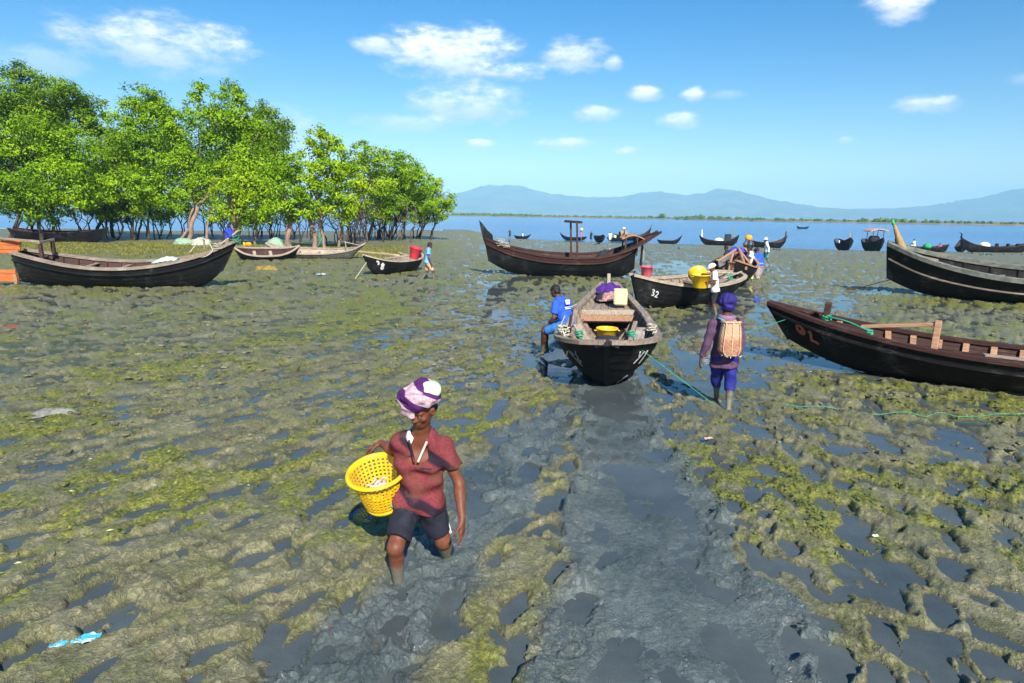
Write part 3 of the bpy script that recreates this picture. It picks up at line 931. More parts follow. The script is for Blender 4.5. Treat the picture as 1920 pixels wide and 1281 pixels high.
TREES = [   # base x, base y, crown lobes (x, y, z, radius)
    (-34.4, 50, [(-37.2, 49.1, 7.3, 2.15), (-35.7, 50.1, 7.2, 1.88), (-33.5, 49.7, 7.8, 1.64), (-32.4, 50.3, 7.0, 1.64), (-35.8, 50.4, 5.2, 2.03), (-32.4, 48.6, 4.8, 2.03), (-31.1, 48.9, 3.9, 1.48), (-36.7, 50.8, 3.3, 1.56), (-33.8, 49.4, 3.0, 1.56), (-37.3, 49.2, 4.4, 1.95), (-32.8, 51.1, 6.1, 1.41), (-31.3, 49.9, 5.2, 1.09)]),
    (-41.7, 57, [(-41.1, 57.7, 12.6, 1.34), (-38.8, 56.9, 12.6, 1.43), (-39.9, 57.4, 11.0, 1.87), (-36.1, 56.1, 11.6, 1.6), (-35.8, 57.3, 11.2, 1.43), (-35.1, 57.7, 10.4, 1.16), (-37.3, 57.1, 10.0, 1.6), (-41.1, 57.7, 10.0, 1.78), (-35.1, 57.3, 9.2, 1.07), (-41.6, 55.5, 11.1, 2.23), (-39.2, 57.7, 9.8, 1.78), (-33.6, 57.2, 9.3, 1.07)]),
    (-35.2, 58, [(-33.6, 57.7, 9.1, 1.09), (-32.6, 56.9, 8.1, 1.45), (-34.6, 59.0, 6.8, 1.72), (-34.7, 57.9, 5.0, 1.63), (-35.8, 58.5, 3.5, 1.45), (-34.3, 58.9, 2.9, 1.54), (-32.7, 58.6, 5.8, 1.81)]),
    (-30.3, 55, [(-29.2, 56.0, 10.9, 1.46), (-29.8, 54.8, 9.9, 1.38), (-27.9, 55.7, 10.0, 1.46), (-29.5, 54.8, 8.1, 1.89), (-32.3, 56.2, 6.9, 1.72), (-28.6, 56.2, 7.0, 1.98), (-30.3, 53.8, 4.5, 1.89), (-28.1, 53.9, 4.5, 1.89), (-32.5, 54.4, 2.8, 1.29), (-27.4, 56.2, 8.3, 1.63), (-26.4, 54.9, 9.4, 1.12), (-29.7, 55.3, 3.3, 1.72)]),
    (-25.6, 54, [(-23.5, 53.7, 11.3, 0.93), (-23.9, 54.0, 10.1, 1.27), (-22.7, 53.7, 9.4, 1.6), (-21.5, 53.8, 11.5, 0.93), (-21.3, 54.2, 10.6, 1.35), (-21.1, 54.2, 9.4, 1.69), (-24.7, 55.1, 7.8, 1.77), (-22.0, 54.6, 7.3, 1.94), (-25.7, 55.2, 5.7, 1.77), (-23.8, 54.9, 5.4, 1.69), (-26.2, 55.2, 3.7, 1.52), (-26.1, 54.4, 6.8, 1.52), (-19.9, 53.1, 6.4, 1.69)]),
    (-23.5, 57, [(-20.7, 57.6, 10.7, 1.07), (-20.3, 58.0, 9.8, 1.43), (-21.0, 58.1, 8.8, 1.69), (-19.3, 57.1, 8.0, 1.25), (-20.0, 57.5, 6.7, 1.43), (-19.1, 56.4, 5.4, 1.34), (-21.7, 57.8, 8.4, 1.6), (-20.7, 57.2, 5.0, 1.78), (-21.8, 56.5, 5.3, 1.6), (-22.2, 55.9, 6.6, 1.6)]),
    (-20.4, 49, [(-19.7, 49.7, 5.5, 1.3), (-18.5, 50.1, 4.8, 1.38), (-19.9, 48.1, 3.6, 1.38), (-18.9, 49.7, 3.1, 1.53), (-17.0, 48.8, 3.5, 1.23), (-20.9, 48.5, 2.5, 1.0), (-19.2, 48.7, 2.4, 1.07), (-17.6, 49.4, 2.4, 0.92), (-20.2, 49.7, 4.6, 1.15)]),
    (-15.0, 46.4, [(-14.5, 45.8, 5.7, 0.8), (-14.5, 46.6, 4.6, 1.16), (-15.0, 45.6, 3.6, 1.16), (-15.6, 46.7, 5.3, 0.94), (-14.2, 46.1, 2.9, 1.02), (-15.3, 47.0, 2.7, 0.94)]),
    (-13.6, 47, [(-13.3, 47.7, 7.5, 0.95), (-12.4, 47.0, 7.0, 1.1), (-13.8, 47.8, 6.4, 1.03), (-11.7, 46.7, 6.3, 1.03), (-12.1, 46.1, 5.0, 1.4), (-11.3, 47.2, 4.3, 1.1), (-12.7, 46.0, 3.6, 1.32), (-11.6, 46.5, 2.9, 1.1), (-13.7, 46.9, 2.7, 0.95), (-11.6, 47.2, 5.4, 1.1), (-13.2, 46.4, 4.9, 1.1), (-11.0, 46.4, 3.2, 0.81)]),
    (-13.5, 58.6, [(-12.7, 59.1, 7.8, 0.92), (-11.6, 58.3, 7.0, 1.19), (-13.2, 59.5, 6.4, 1.28), (-13.2, 59.4, 5.0, 1.37), (-11.7, 58.3, 5.1, 1.56), (-12.3, 58.5, 3.5, 1.37), (-11.6, 58.6, 2.6, 1.01), (-13.5, 58.8, 2.7, 1.1)]),
    (-12.9, 61, [(-10.3, 61.2, 7.2, 1.05), (-9.9, 61.1, 6.0, 1.43), (-11.2, 61.3, 5.3, 1.52), (-10.3, 62.0, 4.0, 1.52), (-11.3, 61.0, 2.8, 1.14), (-10.7, 60.9, 2.8, 1.14), (-11.7, 61.4, 6.6, 1.14)]),
    (-11.3, 64, [(-9.3, 63.5, 6.6, 1.1), (-8.4, 63.6, 5.4, 1.4), (-9.6, 65.2, 4.0, 1.6), (-8.0, 64.0, 3.8, 1.4), (-9.8, 64.1, 2.6, 1.1), (-9.8, 62.9, 5.1, 1.4)]),
    (-9.5, 67, [(-7.7, 66.9, 5.5, 0.94), (-7.2, 67.2, 4.3, 1.36), (-6.5, 66.3, 3.2, 0.94), (-7.9, 67.2, 2.7, 1.26), (-8.9, 67.2, 2.4, 1.05), (-6.0, 66.6, 3.4, 0.52), (-8.4, 67.3, 4.6, 1.36), (-6.9, 67.0, 2.5, 0.84)]),
]
TLOOK = [   # leaf material, bark, label, droop, stems
    (0, 'D', 'big mangrove at the far left with its crown low behind the orange rudder', 0.15, 4),
    (2, 'D', 'tallest mangrove in the left corner, its thin top rising above the lower crowns', 0.1, 3),
    (2, 'D', 'sparse dark mangrove filling the dip between the two tall crowns on the left', 0.2, 3),
    (0, 'D', 'broad round topped green mangrove under the wide pale cloud', 0.1, 4),
    (0, 'P', 'mangrove with two narrow tops poking up beside each other', 0.35, 3),
    (2, 'D', 'tall dull green mangrove with a drooping crown beside the gap in the canopy', 0.5, 3),
    (1, 'P', 'low bright yellow green mangrove in front of the tall trees behind the blue flag', 0.1, 3),
    (0, 'P', 'narrow mangrove on a thick pinkish trunk just behind the two pale boats', 0.15, 2),
    (1, 'P', 'bright mangrove on a pinkish trunk whose branches hang over the long pale skiff', 0.1, 3),
    (1, 'N', 'light green mangrove with a pale leaning trunk behind the small numbered boat', 0.1, 3),
    (0, 'N', 'mangrove with a slim bent pale trunk behind the bamboo pole', 0.1, 3),
    (0, 'D', 'round crowned mangrove second from the river end of the grove', 0.1, 4),
    (1, 'D', 'last mangrove of the grove, its crown bulging out over the river', 0.1, 4)]
BARK = {'D': M_BARK_D, 'N': M_BARK, 'P': M_BARK_P}
rg = np.random.default_rng(42)
for (bx0, by0, lobes), (lk, bk, lab, droop, stems) in zip(TREES, TLOOK):
    root = empty('mangrove_tree', (bx0, by0, 0.1), 0, lab, 'tree', 'mangrove trees of the grove')
    L = [(x - bx0, y - by0, z - 0.1, r * 0.91) for x, y, z, r in lobes]
    L += [(x + rg.uniform(-.5, .5), y + r * rg.uniform(1.0, 1.7), z - r * 0.25, r * 0.91) for x, y, z, r in L if r > 1.3]
    obj('crown', leaf_cloud(L, 0.108, 880, rg, droop), (M_LEAF, M_LEAF_Y, M_LEAF_D)[lk], root)
    tops = sorted(L, key=lambda q: -q[3])[:12]
    main = np.array(L)[:, :3].mean(0)
    for s in range(stems):
        mb = MB()
        thick = 0.20 if bk == 'P' else 0.15
        thick *= 1.0 if s == 0 else 0.62
        b0 = np.array([0, 0, -0.3]) if s == 0 else np.array([rg.uniform(-1.6, 1.6), rg.uniform(-0.6, 1.8), -0.3])
        fork = np.array([b0[0] * 0.7 + main[0] * 0.35 + rg.uniform(-.5, .5), main[1] * 0.3 + b0[1], min(2.6, main[2] * 0.5) * rg.uniform(0.8, 1.1)])
        P = limb(mb, b0, fork, thick, thick * 0.7, rg, 0.16, 7, 0, 8)
        mine = [tops[(s + stems * q) % len(tops)] for q in range(3)]
        for q in mine:
            e = np.array(q[:3]) + rg.normal(size=3) * 0.2
            e[2] += q[3] * 0.3
            P2 = limb(mb, P[-1], e, thick * 0.55, 0.03, rg, 0.15, 8)
            for kk in (3, 5):
                e2 = P2[kk] + (rg.normal(size=3) * np.array([1, 1, .5]) + np.array([0, 0, .5])) * q[3] * 0.8
                limb(mb, P2[kk], e2, thick * 0.25, 0.015, rg, 0.15, 5, 0, 5)
        mb.build('trunk', BARK[bk], root, True)

# thin crooked stems standing in the shade under the canopy (each its own little tree)
first = True
stem_meshes = []
for k in range(9):
    mb = MB()
    top = np.array([rg.uniform(-1.1, 1.1), rg.uniform(-.5, .5), rg.uniform(2.6, 4.0)])
    P = limb(mb, (0, 0, -0.2), top, 0.055, 0.025, rg, 0.22, 9)
    for kk in (3, 4, 6):
        e = P[kk] + np.array([rg.choice([-1, 1]) * rg.uniform(0.5, 1.5), rg.uniform(-.5, .5), rg.uniform(0.7, 1.8)])
        P2 = limb(mb, P[kk], e, 0.034, 0.014, rg, 0.2, 6)
        limb(mb, P2[3], P2[3] + np.array([rg.uniform(-.8, .8), rg.uniform(-.3, .3), rg.uniform(0.4, 1.2)]), 0.018, 0.008, rg, 0.2, 5)
    stem_meshes.append(mb.mesh('mangrove_stem', True))
nstem = 0
for (x0, x1, y0, y1, n) in [(-40, -30, 55, 66, 34), (-30, -20, 56, 68, 42), (-20, -12, 52, 66, 36), (-13.5, -8.6, 58, 69, 24)]:
    for _ in range(n):
        x = rg.uniform(x0, x1); y = rg.uniform(y0, y1)
        o = obj('thin_mangrove_tree', stem_meshes[nstem % 9], (M_BARK_D, M_BARK, M_BARK_D)[nstem % 3] if nstem < 9 else None)
        o.location = (x, y, 0.05)
        o.rotation_euler = (0, 0, rg.choice([0, PI]) + rg.uniform(-.5, .5))
        s = rg.uniform(0.8, 1.25)
        o.scale = (s, s, s * rg.uniform(0.85, 1.1))
        tag(o, 'thin crooked mangrove stem standing in the shade beneath the canopy', 'tree', 'bare stems under the mangrove canopy')
        nstem += 1
# bare sapling standing apart at the river end
mb = MB()
P = limb(mb, (0, 0, -0.2), (0.35, 0.1, 2.2), 0.035, 0.02, rg, 0.15, 8)
limb(mb, P[4], P[4] + np.array([-0.5, 0, .5]), 0.015, 0.008, rg); limb(mb, P[5], P[5] + np.array([0.6, 0, .5]), 0.015, 0.008, rg)
limb(mb, P[7], P[7] + np.array([0.6, 0, .35]), 0.015, 0.008, rg)
o = mb.build('bare_sapling', M_BARK, None, True); o.location = (-8.6, 63.5, -.05)
tag(o, 'thin bare sapling standing alone off the end of the grove', 'tree')

# belt of bushes on the far bank
Vs = []
rgb = np.random.default_rng(77)
lob2 = []
for x in np.arange(-640, 860, 2.0):
    yb = np.interp(x, BANK_X, BANK_Y)
    hgt = (1.1 + 0.9 * max(0, perlin(np.array([x * 0.02]), np.array([1.5]))[0] + 0.4)) * rgb.uniform(0.8, 1.15)
    lob2.append((x + rgb.uniform(-2, 2), yb + rgb.uniform(5, 22), -0.3 + hgt * 0.55, hgt * 1.05))
    if rgb.uniform() < 0.03:
        lob2.append((x, yb + 18, 2.6, 1.9))
me = leaf_cloud([(x, y, z, r) for x, y, z, r in lob2], 0.8, 40, rgb)
co = np.empty(len(me.vertices) * 3, np.float32); me.vertices.foreach_get('co', co)
tag(obj('far_mangrove_belt', me, M_LEAF_D), 'low green belt of mangrove along the far river bank', None, None, 'stuff')

# rough grass and shoots on the bank in front of the trees
Vs, Ts = [], []
n = 15000
gx = rg.uniform(-40, -7, n); gy = rg.uniform(39, 52, n)
keepm = (fbm(gx * 0.35, gy * 0.35, 3, ox=5) + 0.25 * (gy < 49) - 0.1 * (gy < 41) > 0.0)
gx, gy = gx[keepm], gy[keepm]
gh = ground(gx, gy)[0]
for _ in range(4):
    n = len(gx)
    p = np.stack([gx + rg.normal(0, .10, n), gy + rg.normal(0, .10, n), gh - 0.01], 1)
    a = rg.uniform(0, 2 * PI, n); s = rg.uniform(0.02, 0.04, n)[:, None]; hgt = rg.uniform(0.04, 0.13, n)[:, None]
    sd = np.stack([np.cos(a), np.sin(a), 0 * a], 1)
    tip = np.stack([rg.normal(0, .5, n), rg.normal(0, .5, n), np.ones(n)], 1) * hgt
    Vs.append(np.stack([p - sd * s, p + sd * s, p + tip], 1).reshape(-1, 3))
    Ts.append(np.repeat(rg.uniform(0, 1, n), 3))
V = np.concatenate(Vs)
me = mesh_np('bank_grass', V, np.arange(len(V)).reshape(-1, 3), False)
set_attr(me, 'tint', np.concatenate(Ts))
tag(obj('bank_grass', me, leaf_mat('bank_grass_blades', (0.10, 0.11, 0.02), (0.20, 0.20, 0.04), (0.33, 0.29, 0.09))), 'short yellow green grass on the bank before the trees', None, None, 'stuff')


# ------------------------------------------------------------------ boats
def crom(xs, ys, x):
    """smooth interpolation through control points"""
    xs = np.asarray(xs, float); ys = np.asarray(ys, float)
    m = np.gradient(ys, xs)
    x = np.clip(x, xs[0], xs[-1])
    i = np.clip(np.searchsorted(xs, x) - 1, 0, len(xs) - 2)
    h = xs[i + 1] - xs[i]
    s = (x - xs[i]) / h
    return ((1 + 2 * s) * (1 - s) ** 2 * ys[i] + s * (1 - s) ** 2 * h * m[i] + s * s * (3 - 2 * s) * ys[i + 1] + s * s * (s - 1) * h * m[i + 1])


class Hull:
    """wooden hull, bow at local +X, keel line near z = 0"""
    def __init__(self, L, t, beam, sheer, keel, bow_rake=0.5, stern_rake=0.2, full=0.75, rake_pow=1.0, stern_pow=1.0):
        self.L, self.t = L, t
        self.beam, self.sheer, self.keel = beam, sheer, keel
        self.br, self.sr, self.full, self.rp, self.sp = bow_rake, stern_rake, full, rake_pow, stern_pow

    def pt(self, t, u, side, off=0.0):
        t = np.asarray(t, float); u = np.asarray(u, float)
        t, u = np.broadcast_arrays(t, u)
        p = self._p(t, u, side)
        if np.any(off != 0):
            e = 1e-3
            du = self._p(t, np.minimum(u + e, 1.2), side) - self._p(t, u - e, side)
            dt = self._p(np.minimum(t + e, 1), u, side) - self._p(np.maximum(t - e, 0), u, side)
            n = -np.cross(dt, du) * side
            n /= np.linalg.norm(n, axis=-1)[..., None] + 1e-9
            p = p + n * (off if np.isscalar(off) else np.asarray(off)[..., None])
        return p

    def _p(self, t, u, side):
        b = np.maximum(crom(self.t, self.beam, t), 0.012)
        zs = crom(self.t, self.sheer, t); zk = crom(self.t, self.keel, t)
        f = self.full
        uc = np.clip(u, 0, 1)
        g = (1 - f) * uc + f * (1 - np.cos(uc * PI / 2))
        fy = (1 - f) * uc + f * np.sin(uc * PI / 2) ** 0.9
        g = g + np.maximum(u - 1, 0)
        wb = np.clip((t - 0.62) / 0.38, 0, 1) ** 1.6
        ws = np.clip((0.35 - t) / 0.35, 0, 1) ** 1.6
        x = self.L * (t - 0.5) - self.br * wb * (1 - np.clip(g, 0, 1) ** self.rp) + self.sr * ws * (1 - np.clip(g, 0, 1) ** self.sp)
        return np.stack([x, side * b * fy, zk + (zs - zk) * g], -1)


def plank(h, u0, u1, side, mats, root, th=0.028, t0=0.0, t1=1.0, nt=26, nu=3, lap=0.012, inner=1, name='plank'):
    ts = np.linspace(t0, t1, nt); us = np.linspace(u0, u1, nu)
    T, U = np.meshgrid(ts, us, indexing='ij')
    offo = th + lap * (u1 - U) / (u1 - u0)
    O = h.pt(T, U, side, offo)
    I = h.pt(T, U, side, 0.0)
    V = np.concatenate([O.reshape(-1, 3), I.reshape(-1, 3)])
    k = nt * nu
    F, M = [], []

    def q(i, j):
        return i * nu + j
    for i in range(nt - 1):
        for j in range(nu - 1):
            a = [q(i, j), q(i + 1, j), q(i + 1, j + 1), q(i, j + 1)]
            if side > 0: a = a[::-1]
            F.append(a); M.append(0)
            F.append([x + k for x in a[::-1]]); M.append(inner)
        for j in (0, nu - 1):
            a = [q(i, j), q(i + 1, j), q(i + 1, j) + k, q(i, j) + k]
            if (j == 0) == (side > 0): a = a
            else: a = a[::-1]
            F.append(a); M.append(0)
    for i in (0, nt - 1):
        for j in range(nu - 1):
            F.append([q(i, j), q(i, j + 1), q(i, j + 1) + k, q(i, j) + k]); M.append(0)
    me = mesh_np(name, V, np.array(F), False, M)
    return obj(name, me, mats, root)


def along(h, u, side, off, wa, ha, mats, root, name, t0=0.0, t1=1.0, n=30, flat=True, dz=0.0, smooth=False):
    """bar following the hull lengthwise; wa across, ha upwards (half sizes)"""
    ts = np.linspace(t0, t1, n)
    P = h.pt(ts, np.full(n, u), side, off)
    P[:, 2] += dz
    d = np.gradient(P, axis=0); d /= np.linalg.norm(d, axis=1)[:, None]
    B = np.tile(np.array([0, 0, 1.0]), (n, 1)); A = np.cross(B, d)
    A[:, 2] = 0; A /= np.linalg.norm(A, axis=1)[:, None]
    mb = MB(); mb.sweep(P, A * wa, B * ha)
    return mb.build(name, mats, root, smooth)


def rib(h, t, mats, root, w_=0.035, d_=0.03, u1=0.97, name='rib'):
    us = np.concatenate([np.linspace(u1, 0.04, 8), np.linspace(0.04, u1, 8)])
    sd = [1] * 8 + [-1] * 8
    P = np.array([h.pt(t, u, s) for u, s in zip(us, sd)])
    c = np.array([P[:, 0].mean(), 0, h.pt(t, 1.0, 1)[2]])
    inw = c - P; inw[:, 0] = 0
    inw /= np.linalg.norm(inw, axis=1)[:, None] + 1e-6
    P = P + inw * d_
    mb = MB(); mb.sweep(P, np.tile([w_, 0, 0], (16, 1)), inw * d_)
    return mb.build(name, mats, root)


def thwart(h, t, u, mats, root, w_=0.16, th=0.03, name='thwart', over=0.0):
    a, b = h.pt(t, u, -1), h.pt(t, u, 1)
    mb = MB(); mb.beam(a - np.array([0, over, 0]), b + np.array([0, over, 0]), w_, th, bev=0.006)
    return mb.build(name, mats, root)


def deck(h, t0, t1, u, mats, root, n=5, gap=0.012, th=0.03, name='deck_plank', wfrac=0.97):
    for k in range(n):
        f0 = -1 + 2 * k / n; f1 = -1 + 2 * (k + 1) / n
        ts = np.linspace(t0, t1, 8)
        hw = h.pt(ts, np.full(8, u), 1)
        ya = hw[:, 1] * f0 * wfrac + gap / 2; yb = hw[:, 1] * f1 * wfrac - gap / 2
        yb = np.maximum(yb, ya + 0.01)
        P = np.stack([hw[:, 0], (ya + yb) / 2, hw[:, 2] + 0.004 * math.sin(k * 5.1)], 1)
        A = np.stack([0 * ya, (yb - ya) / 2, 0 * ya], 1)
        mb = MB(); mb.sweep(P, A, np.tile([0, 0, th / 2], (8, 1)))
        mb.build(name, mats, root)


def transom(h, mats, root, u1=1.0, t=0.0, name='transom'):
    us = np.linspace(0, u1, 9)
    R = h.pt(np.full(9, t), us, -1); Lf = h.pt(np.full(9, t), us, 1)
    mb = MB()
    ring = np.concatenate([R, Lf[::-1]])
    k = len(ring)
    back = ring + np.array([-0.03, 0, 0])
    F = [tuple(range(k))[::-1], tuple(range(k, 2 * k))]
    F += [(i, (i + 1) % k, k + (i + 1) % k, k + i) for i in range(k)]
    mb.add(np.concatenate([ring, back]), F)
    return mb.build(name, mats, root)


def post(h, end, mats, root, u1=1.0, w_=0.04, out=0.035, extra=0.0, name='stem_post'):
    t = 1.0 if end > 0 else 0.0
    us = np.linspace(0.0, u1, 10)
    P = (h.pt(np.full(10, t), us, 1) + h.pt(np.full(10, t), us, -1)) / 2
    d = np.gradient(P, axis=0); d /= np.linalg.norm(d, axis=1)[:, None]
    n = np.stack([d[:, 2], 0 * d[:, 0], -d[:, 0]], 1) * end
    n = np.where((n[:, 0] * end < 0)[:, None], -n, n)
    P = P + n * out * 0.5
    if extra:
        P = np.concatenate([P, [P[-1] + d[-1] * extra]]); n = np.concatenate([n, n[-1:]])
    mb = MB(); mb.sweep(P, np.tile([0, w_, 0], (len(P), 1)), n * out)
    return mb.build(name, mats, root)


GLYPH = {
    '0': [[(.5, 0), (.1, .25), (.1, .75), (.5, 1), (.9, .75), (.9, .25), (.5, 0)]],
    '2': [[(.05, .8), (.35, 1), (.8, .9), (.8, .6), (.3, .25), (.0, .0), (.5, .06), (1, 0)]],
    '3': [[(.05, .95), (.6, 1), (.8, .8), (.35, .55), (.85, .35), (.6, .02), (.0, .08)]],
    '8': [[(.5, .52), (.12, .75), (.5, 1), (.88, .75), (.5, .52), (.08, .25), (.5, 0), (.92, .25), (.5, .52)]],
    'O': [[(.45, .02), (.1, .3), (.12, .75), (.5, .98), (.9, .7), (.88, .3), (.45, .02)], [(.5, .5), (.85, .38)]],
    'L': [[(.1, .85), (.35, .95), (.3, .45), (.2, .1), (.6, .12), (1.0, .0)]],
    'Y': [[(.0, 1.0), (.2, .6), (.45, .55), (.75, 1.0)], [(.45, .55), (.25, .2), (.0, -.15)]],
    's': [[(.1, .7), (.6, 1.05), (.75, .75), (.3, .55), (.55, .3), (.1, -.1)]],
    'a': [[(.5, 1.0), (.2, .75), (.4, .5), (.1, .3), (.45, .05), (.8, .3)]],
    'b': [[(.0, 1.0), (.35, .6), (.6, .25), (.9, -.1)], [(.3, .95), (.55, .7)]],
    '1': [[(.35, .75), (.6, 1.0), (.5, .45), (.35, -.1)]],
    'd': [[(.1, .9), (.55, 1), (.85, .8), (.8, .55), (.5, .5)]],
}


def letter(h, ch, t0, u0, dt, du, side, mat_, root, lw=0.017, off=0.05, slant=0.0, name='painted_mark'):
    mb = MB()
    sx = -1 if side > 0 else 1
    for st in GLYPH[ch]:
        st = np.array(st)
        k = 4
        idx = np.linspace(0, len(st) - 1, (len(st) - 1) * k + 1)
        xs = crom(np.arange(len(st)), st[:, 0], idx) if len(st) > 2 else np.interp(idx, np.arange(len(st)), st[:, 0])
        ys = crom(np.arange(len(st)), st[:, 1], idx) if len(st) > 2 else np.interp(idx, np.arange(len(st)), st[:, 1])
        tt = t0 + sx * dt * (xs + slant * ys); uu = u0 + du * ys
        P = h.pt(tt, uu, side, off)
        Q = h.pt(tt, uu, side, off + 0.01)
        n = Q - P; n /= np.linalg.norm(n, axis=1)[:, None]
        d = np.gradient(P, axis=0); d /= np.linalg.norm(d, axis=1)[:, None] + 1e-9
        A = np.cross(n, d)
        wv = lw * (0.75 + 0.4 * np.abs(np.sin(np.arange(len(P)) * 0.9 + t0 * 50)))
        mb.sweep(P, A * wv[:, None], n * 0.003)
    return mb.build(name, mat_, root)


def rope(name, pts, r, mat_, label, cat='rope', sag=0.0, n=40, group=None, parent=None):
    pts = np.array(pts, float)
    s = np.concatenate([[0], np.cumsum(np.linalg.norm(np.diff(pts, axis=0), axis=1))])
    q = np.linspace(0, s[-1], n)
    P = np.stack([crom(s, pts[:, k], q) if len(pts) > 2 else np.interp(q, s, pts[:, k]) for k in range(3)], 1)
    if sag:
        P[:, 2] -= sag * np.sin(q / s[-1] * PI)
    mb = MB(); mb.tube(P, r, 6)
    o = mb.build(name, mat_, parent, True)
    return tag(o, label, cat, group) if parent is None else o


def knot(root, p, mat_, r=0.05, name='rope_lashing', seed=0, n=60):
    rr = np.random.default_rng(seed)
    a = np.linspace(0, 6 * PI, n)
    P = np.stack([np.cos(a) * r * (1 + .25 * np.sin(a * .37)), np.sin(a) * r, (np.linspace(-1, 1, n)) * r * 0.9], 1) + rr.normal(0, r * .12, (n, 3))
    mb = MB(); mb.tube(P + np.array(p), 0.011, 5)
    return mb.build(name, mat_, root, True)


def boat(label, loc, rz, h, roll=0.0, pitch=0.0, strakes=(0.0, .22, .42, .60, .76, .9, 1.0), outer=None, inner=None, topmat=None, gun=None,
         railu=None, ribs=10, thwarts=(), group=None, near=True, posts=(1, -1), th=0.028, gw=(0.05, 0.028), nt=26, name='wooden_boat', railmat=None, ribmat=None):
    root = empty(name, loc, rz, label, 'boat', group, (roll, pitch))
    outer = outer or M_TAR; inner = inner or M_DARKWOOD; gun = gun or M_GREYWOOD
    ns = len(strakes) - 1
    for side in (1, -1):
        for k in range(ns):
            om = topmat if (topmat and k == ns - 1) else outer
            plank(h, strakes[k], strakes[k + 1] - 0.004, side, [om, inner], root, th, nt=nt, nu=3)
        along(h, 1.0, side, 0.012, gw[0], gw[1], gun, root, 'gunwale', 0.0, 1.0, nt + 6, dz=gw[1] * 0.6)
        if railu:
            along(h, railu, side, th + 0.03, 0.022, 0.024, railmat or gun, root, 'rubbing_rail', 0.0, 0.995, nt + 6)
    for t in np.linspace(0.09, 0.91, ribs) if ribs else []:
        rib(h, t, ribmat or inner, root)
    for t, u in thwarts:
        thwart(h, t, u, gun, root)
    if 1 in posts:
        post(h, 1, outer, root)
    if -1 in posts:
        post(h, -1, outer, root)
    elif crom(h.t, h.beam, np.array([0.0]))[0] > 0.04:
        transom(h, outer, root)
    return root


R_D = math.radians
TT_ = [0, .12, .3, .5, .7, .88, 1.0]

# --- boat with the orange rudder, far left (bow to the right)
hA = Hull(7.15, TT_, [.34, .56, .78, .84, .74, .42, .03], [1.22, 1.05, .84, .78, .92, 1.25, 1.62], [.22, .10, .02, 0, .02, .16, .62], .55, .02, .62)
bA = boat('long black boat with a blue flag at its bow and an orange rudder', (-13.1, 23.45, -.04), R_D(4), hA, R_D(5), 0,
          strakes=(0, .17, .33, .48, .62, .76, .86, 1.0), railu=.84, railmat=M_TAR, thwarts=((.3, .9), (.45, .9), (.6, .92)), ribs=14, posts=(1,), gw=(.07, .045), group='boats lying on the mud')
deck(hA, .62, .97, .95, M_GREYWOOD, bA, 4)
mb = MB(); mb.beam((-2.62, -.35, 1.08), (-2.62, -.35, 1.55), .10, .10, (1, 0, 0)); mb.build('tiller_post', M_DARKWOOD, bA)
mb = MB(); mb.beam((-2.62, .35, 1.12), (-2.62, .35, 1.55), .10, .10, (1, 0, 0)); mb.build('tiller_post', M_DARKWOOD, bA)
mb = MB(); mb.beam((-2.6, -.37, 1.62), (-4.0, -.2, 1.70), .06, .06); mb.build('tiller', M_GREYWOOD, bA)
mb = MB(); mb.beam((-2.62, -.42, 1.58), (-2.62, .42, 1.58), .07, .07); mb.build('crossbar', M_GREYWOOD, bA)
for k, (z0, z1, x0, x1) in enumerate([(1.16, 1.28, -3.52, -4.9), (1.29, 1.44, -3.45, -4.9), (1.45, 1.60, -3.40, -4.9), (.20, .46, -3.72, -4.9), (.47, .62, -3.72, -4.9)]):
    mb = MB(); mb.box(((x0 + x1) / 2, -.06 + .012 * (k % 2), (z0 + z1) / 2), (x0 - x1, .07, z1 - z0 - .01), bev=.01); mb.build('rudder_board', M_ORANGEWOOD, bA)
mb = MB(); mb.beam((-3.66, -.06, .15), (-3.60, -.06, 1.2), .03, .03, (1, 0, 0)); mb.build('rudder_rod', M_DARKWOOD, bA)
mb = MB(); mb.beam((-3.78, -.06, .13), (-3.78, -.06, .6), .05, .09, (1, 0, 0)); mb.build('rudder_edge', M_TANWOOD, bA)
# bow gear: flagpole with flag, fish-shaped orange float, coiled line
mb = MB(); mb.tube([(3.0, -.1, 1.45), (3.75, -.05, 2.02)], .03, 6); mb.build('bow_spar', M_PALEWOOD, bA)
FG = np.zeros((9, 6, 3))
for i in range(9):
    for j in range(6):
        FG[i, j] = (3.28 + i * .035 + .02 * math.sin(j), -.1 + .05 * math.sin(i * .9 + j * .5), 1.72 + j * .062 + .012 * i)
mb = MB(); mb.grid(FG); o = mb.build('flag', M_BLUECL, bA, True); md = o.modifiers.new('solid', 'SOLIDIFY'); md.thickness = .008
knot(bA, (3.05, -.25, 1.5), M_ROPE_P, .13, seed=4); knot(bA, (3.62, -.05, 1.72), M_ROPE_G, .15, seed=5)
mb = MB(); mb.tube([(2.62, -.2, 1.38), (2.62, -.2, 1.82)], .035, 6); mb.build('mooring_bitt', M_GREYWOOD, bA)
rope('mooring_line', [(2.2, -.45, 1.3), (2.6, -.25, 1.75), (2.95, -.45, 1.35), (2.7, -.5, 1.18), (2.3, -.5, 1.2)], .014, M_ROPE_P, None, parent=bA)
NP = np.array([[1.0 + .8 * i / 9, -.62 + .34 * j / 5, .98 + .12 * math.sin(i * .34) * math.sin(j * .6) + .02 * math.sin(i * 3 + j * 2) + .013 * i] for i in range(10) for j in range(6)]).reshape(10, 6, 3)
mb = MB(); mb.grid(NP); o = mb.build('folded_net', simple('pale_green_net', (.42, .60, .52), .9, .3, 20, .8), None, True)
o.modifiers.new('solid', 'SOLIDIFY').thickness = .05
o.matrix_world = Matrix.Translation((-13.1, 23.45, -.04)) @ Matrix.Rotation(R_D(4), 4, 'Z') @ Matrix.Rotation(R_D(5), 4, 'X')
